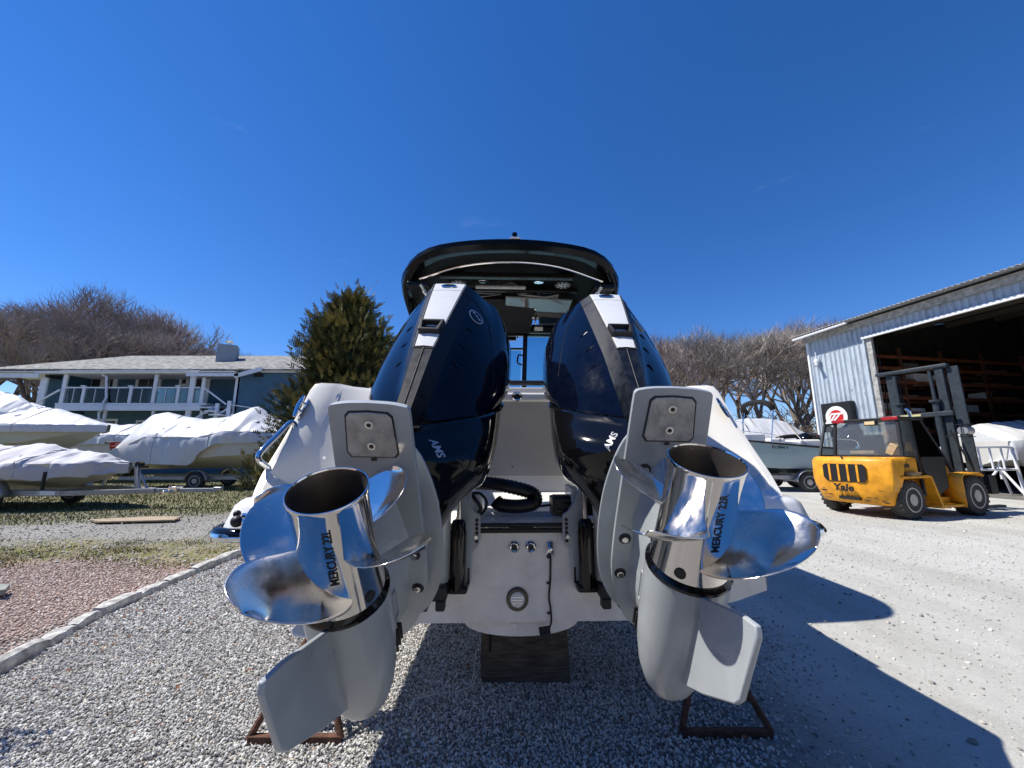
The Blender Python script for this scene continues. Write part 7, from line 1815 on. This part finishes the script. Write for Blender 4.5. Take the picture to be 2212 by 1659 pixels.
# exhaust, head lamp guard, carriage, forks
mb = MB(); mb.tube(smoothpath([(0.78, 0.25, CZ), (0.78, 0.25, CZ + 0.18), (0.76, 0.30, CZ + 0.26)], 4), 0.035, 10); mb.build('exhaust', M_STEELB, fk)
hl = Vector((1.95, -0.10, 1.88)); mb = MB(); mb.lathe([(-0.12, 0.09), (0.10, 0.11), (0.12, 0.09)], hl, (1, 0, 0), 14); h_ = mb.build('head_lamp', M_GALV, fk); mb = MB(); mb.bar((1.95, -0.1, 1.88), (1.75, 0.15, 1.75), 0.04, 0.04)
for dz in (-0.14, 0.14): mb.bar(hl + Vector((-0.16, 0, dz)), hl + Vector((0.16, 0, dz)), 0.16, 0.015)
for dx in (-0.16, 0.16): mb.bar(hl + Vector((dx, 0, -0.14)), hl + Vector((dx, 0, 0.14)), 0.015, 0.02)
mb.build('lamp_guard', M_CABF, h_, smooth=0)
mb = MB(); mb.box((mx0 + 0.22, 0.84, 0.75), (0.10, 1.6, 0.35)); mb.box((mx0 + 0.30, 0.0, 0.66), (0.25, 0.10, 0.42)); mb.build('carriage', M_CABF, fk, bevel=0.01)
for y in (0.45, 1.2):
    mb = MB(); mb.box((mx0 + 0.33, y, 0.35), (0.07, 0.13, 0.60)); mb.box((mx0 + 1.0, y, 0.08), (1.35, 0.13, 0.05)); mb.build('fork', M_MAST, fk, bevel=0.01)
mb = MB(); mb.tube(smoothpath([(mx0 - 0.2, 0.28, 1.9), (mx0 - 0.1, 0.18, 1.4), (mx0 + 0.05, 0.10, 0.9), (mx0 + 0.2, 0.12, 0.7)], 5), 0.02, 8); mb.build('hydraulic_hose', M_RUBBER, fk)
# two short boards lying on the near rear fender
for k, (x, z, yw) in enumerate(((0.10, 0.915, 0.1), (0.08, 0.952, -0.05))):
    mb = MB(); mb.box((0, 0, 0), (0.42, 0.16, 0.036), yw); o_ = mb.build('wood_board', M_WOODP, None, smooth=0, bevel=0.004); o_.location = FM @ Vector((x, 0.06, z)); o_.rotation_euler = (0, 0, math.atan2(F_.y, F_.x))
    tag(o_, ('lower' if k == 0 else 'upper') + ' short wooden board of the pair lying on the forklift rear fender', 'board', 'boards on the forklift fender')

# dark grey outboard on a stand, cut by the right edge of the picture
q_ = empty('stored_outboard', (13.05, 9.7, 0)); tag(q_, 'dark grey outboard motor on a stand, cut by the right edge', 'outboard motor')
mb = MB(); mb.loft([[Vector((dx * sc__, dy * sc__, z)) for dx, dy in ((-0.30, -0.14), (-0.22, -0.22), (0.24, -0.22), (0.34, -0.1), (0.34, 0.1), (0.24, 0.22), (-0.22, 0.22), (-0.30, 0.14))] for z, sc__ in ((0.95, 0.6), (1.08, 0.9), (1.25, 1.0), (1.42, 0.9), (1.5, 0.5))]); mb.build('cowl', mat('outboard_grey', (0.10, 0.10, 0.105), 0.4), q_, smooth=40)
mb = MB(); mb.bar((0, 0, 1.0), (0, 0, 0.35), 0.16, 0.2); mb.build('leg', MATS['outboard_grey'], q_, bevel=0.03)
mb = MB(); mb.bar((-0.3, 0, 0.05), (0.3, 0, 0.05), 0.06, 0.06); mb.bar((0, -0.3, 0.051), (0, 0.3, 0.051), 0.06, 0.06); mb.bar((0, 0, 0.05), (0, 0, 0.4), 0.07, 0.07); mb.build('stand', M_CABF, q_, smooth=0)

# scuffs and grime on the counterweight
rg_ = random.Random(8)
for k in range(16):
    y = rg_.choice((rg_.uniform(0.15, 0.5), rg_.uniform(1.2, 1.5))); z = rg_.uniform(0.33, 0.6); w = rg_.uniform(0.02, 0.09); h = rg_.uniform(0.006, 0.016)
    xr_ = -0.645 - 0.075 * (z - 0.31) / 0.31 if z < 0.62 else -0.715
    t = (y - W0) / (W1 - W0); xr_ += 0.16 * (2 * t - 1) ** 4 + 0.03 * (2 * t - 1) ** 2
    mb = MB(); mb.add([(xr_ - 0.006, y - w, z), (xr_ - 0.006, y - w * 0.3, z - h), (xr_ - 0.006, y + w, z - h * 0.3), (xr_ - 0.006, y + w * 0.4, z + h)], [(0, 1, 2, 3)]); mb.build('scuff', M_CABF, cw, smooth=0)
for y in (0.52, 1.16):
    mb = MB(); mb.bar((mx0 - 0.02, y, 0.5), (mx0 - 0.07, y, 3.42), 0.03, 0.02); mb.build('lift_chain', M_RUBBER, fk, smooth=0)
mb = MB(); mb.tube([(-0.32, 0.075, 0.62), (-0.32, 0.075, 1.26)], 0.006, 5); mb.build('panel_gap', M_INK, fk)
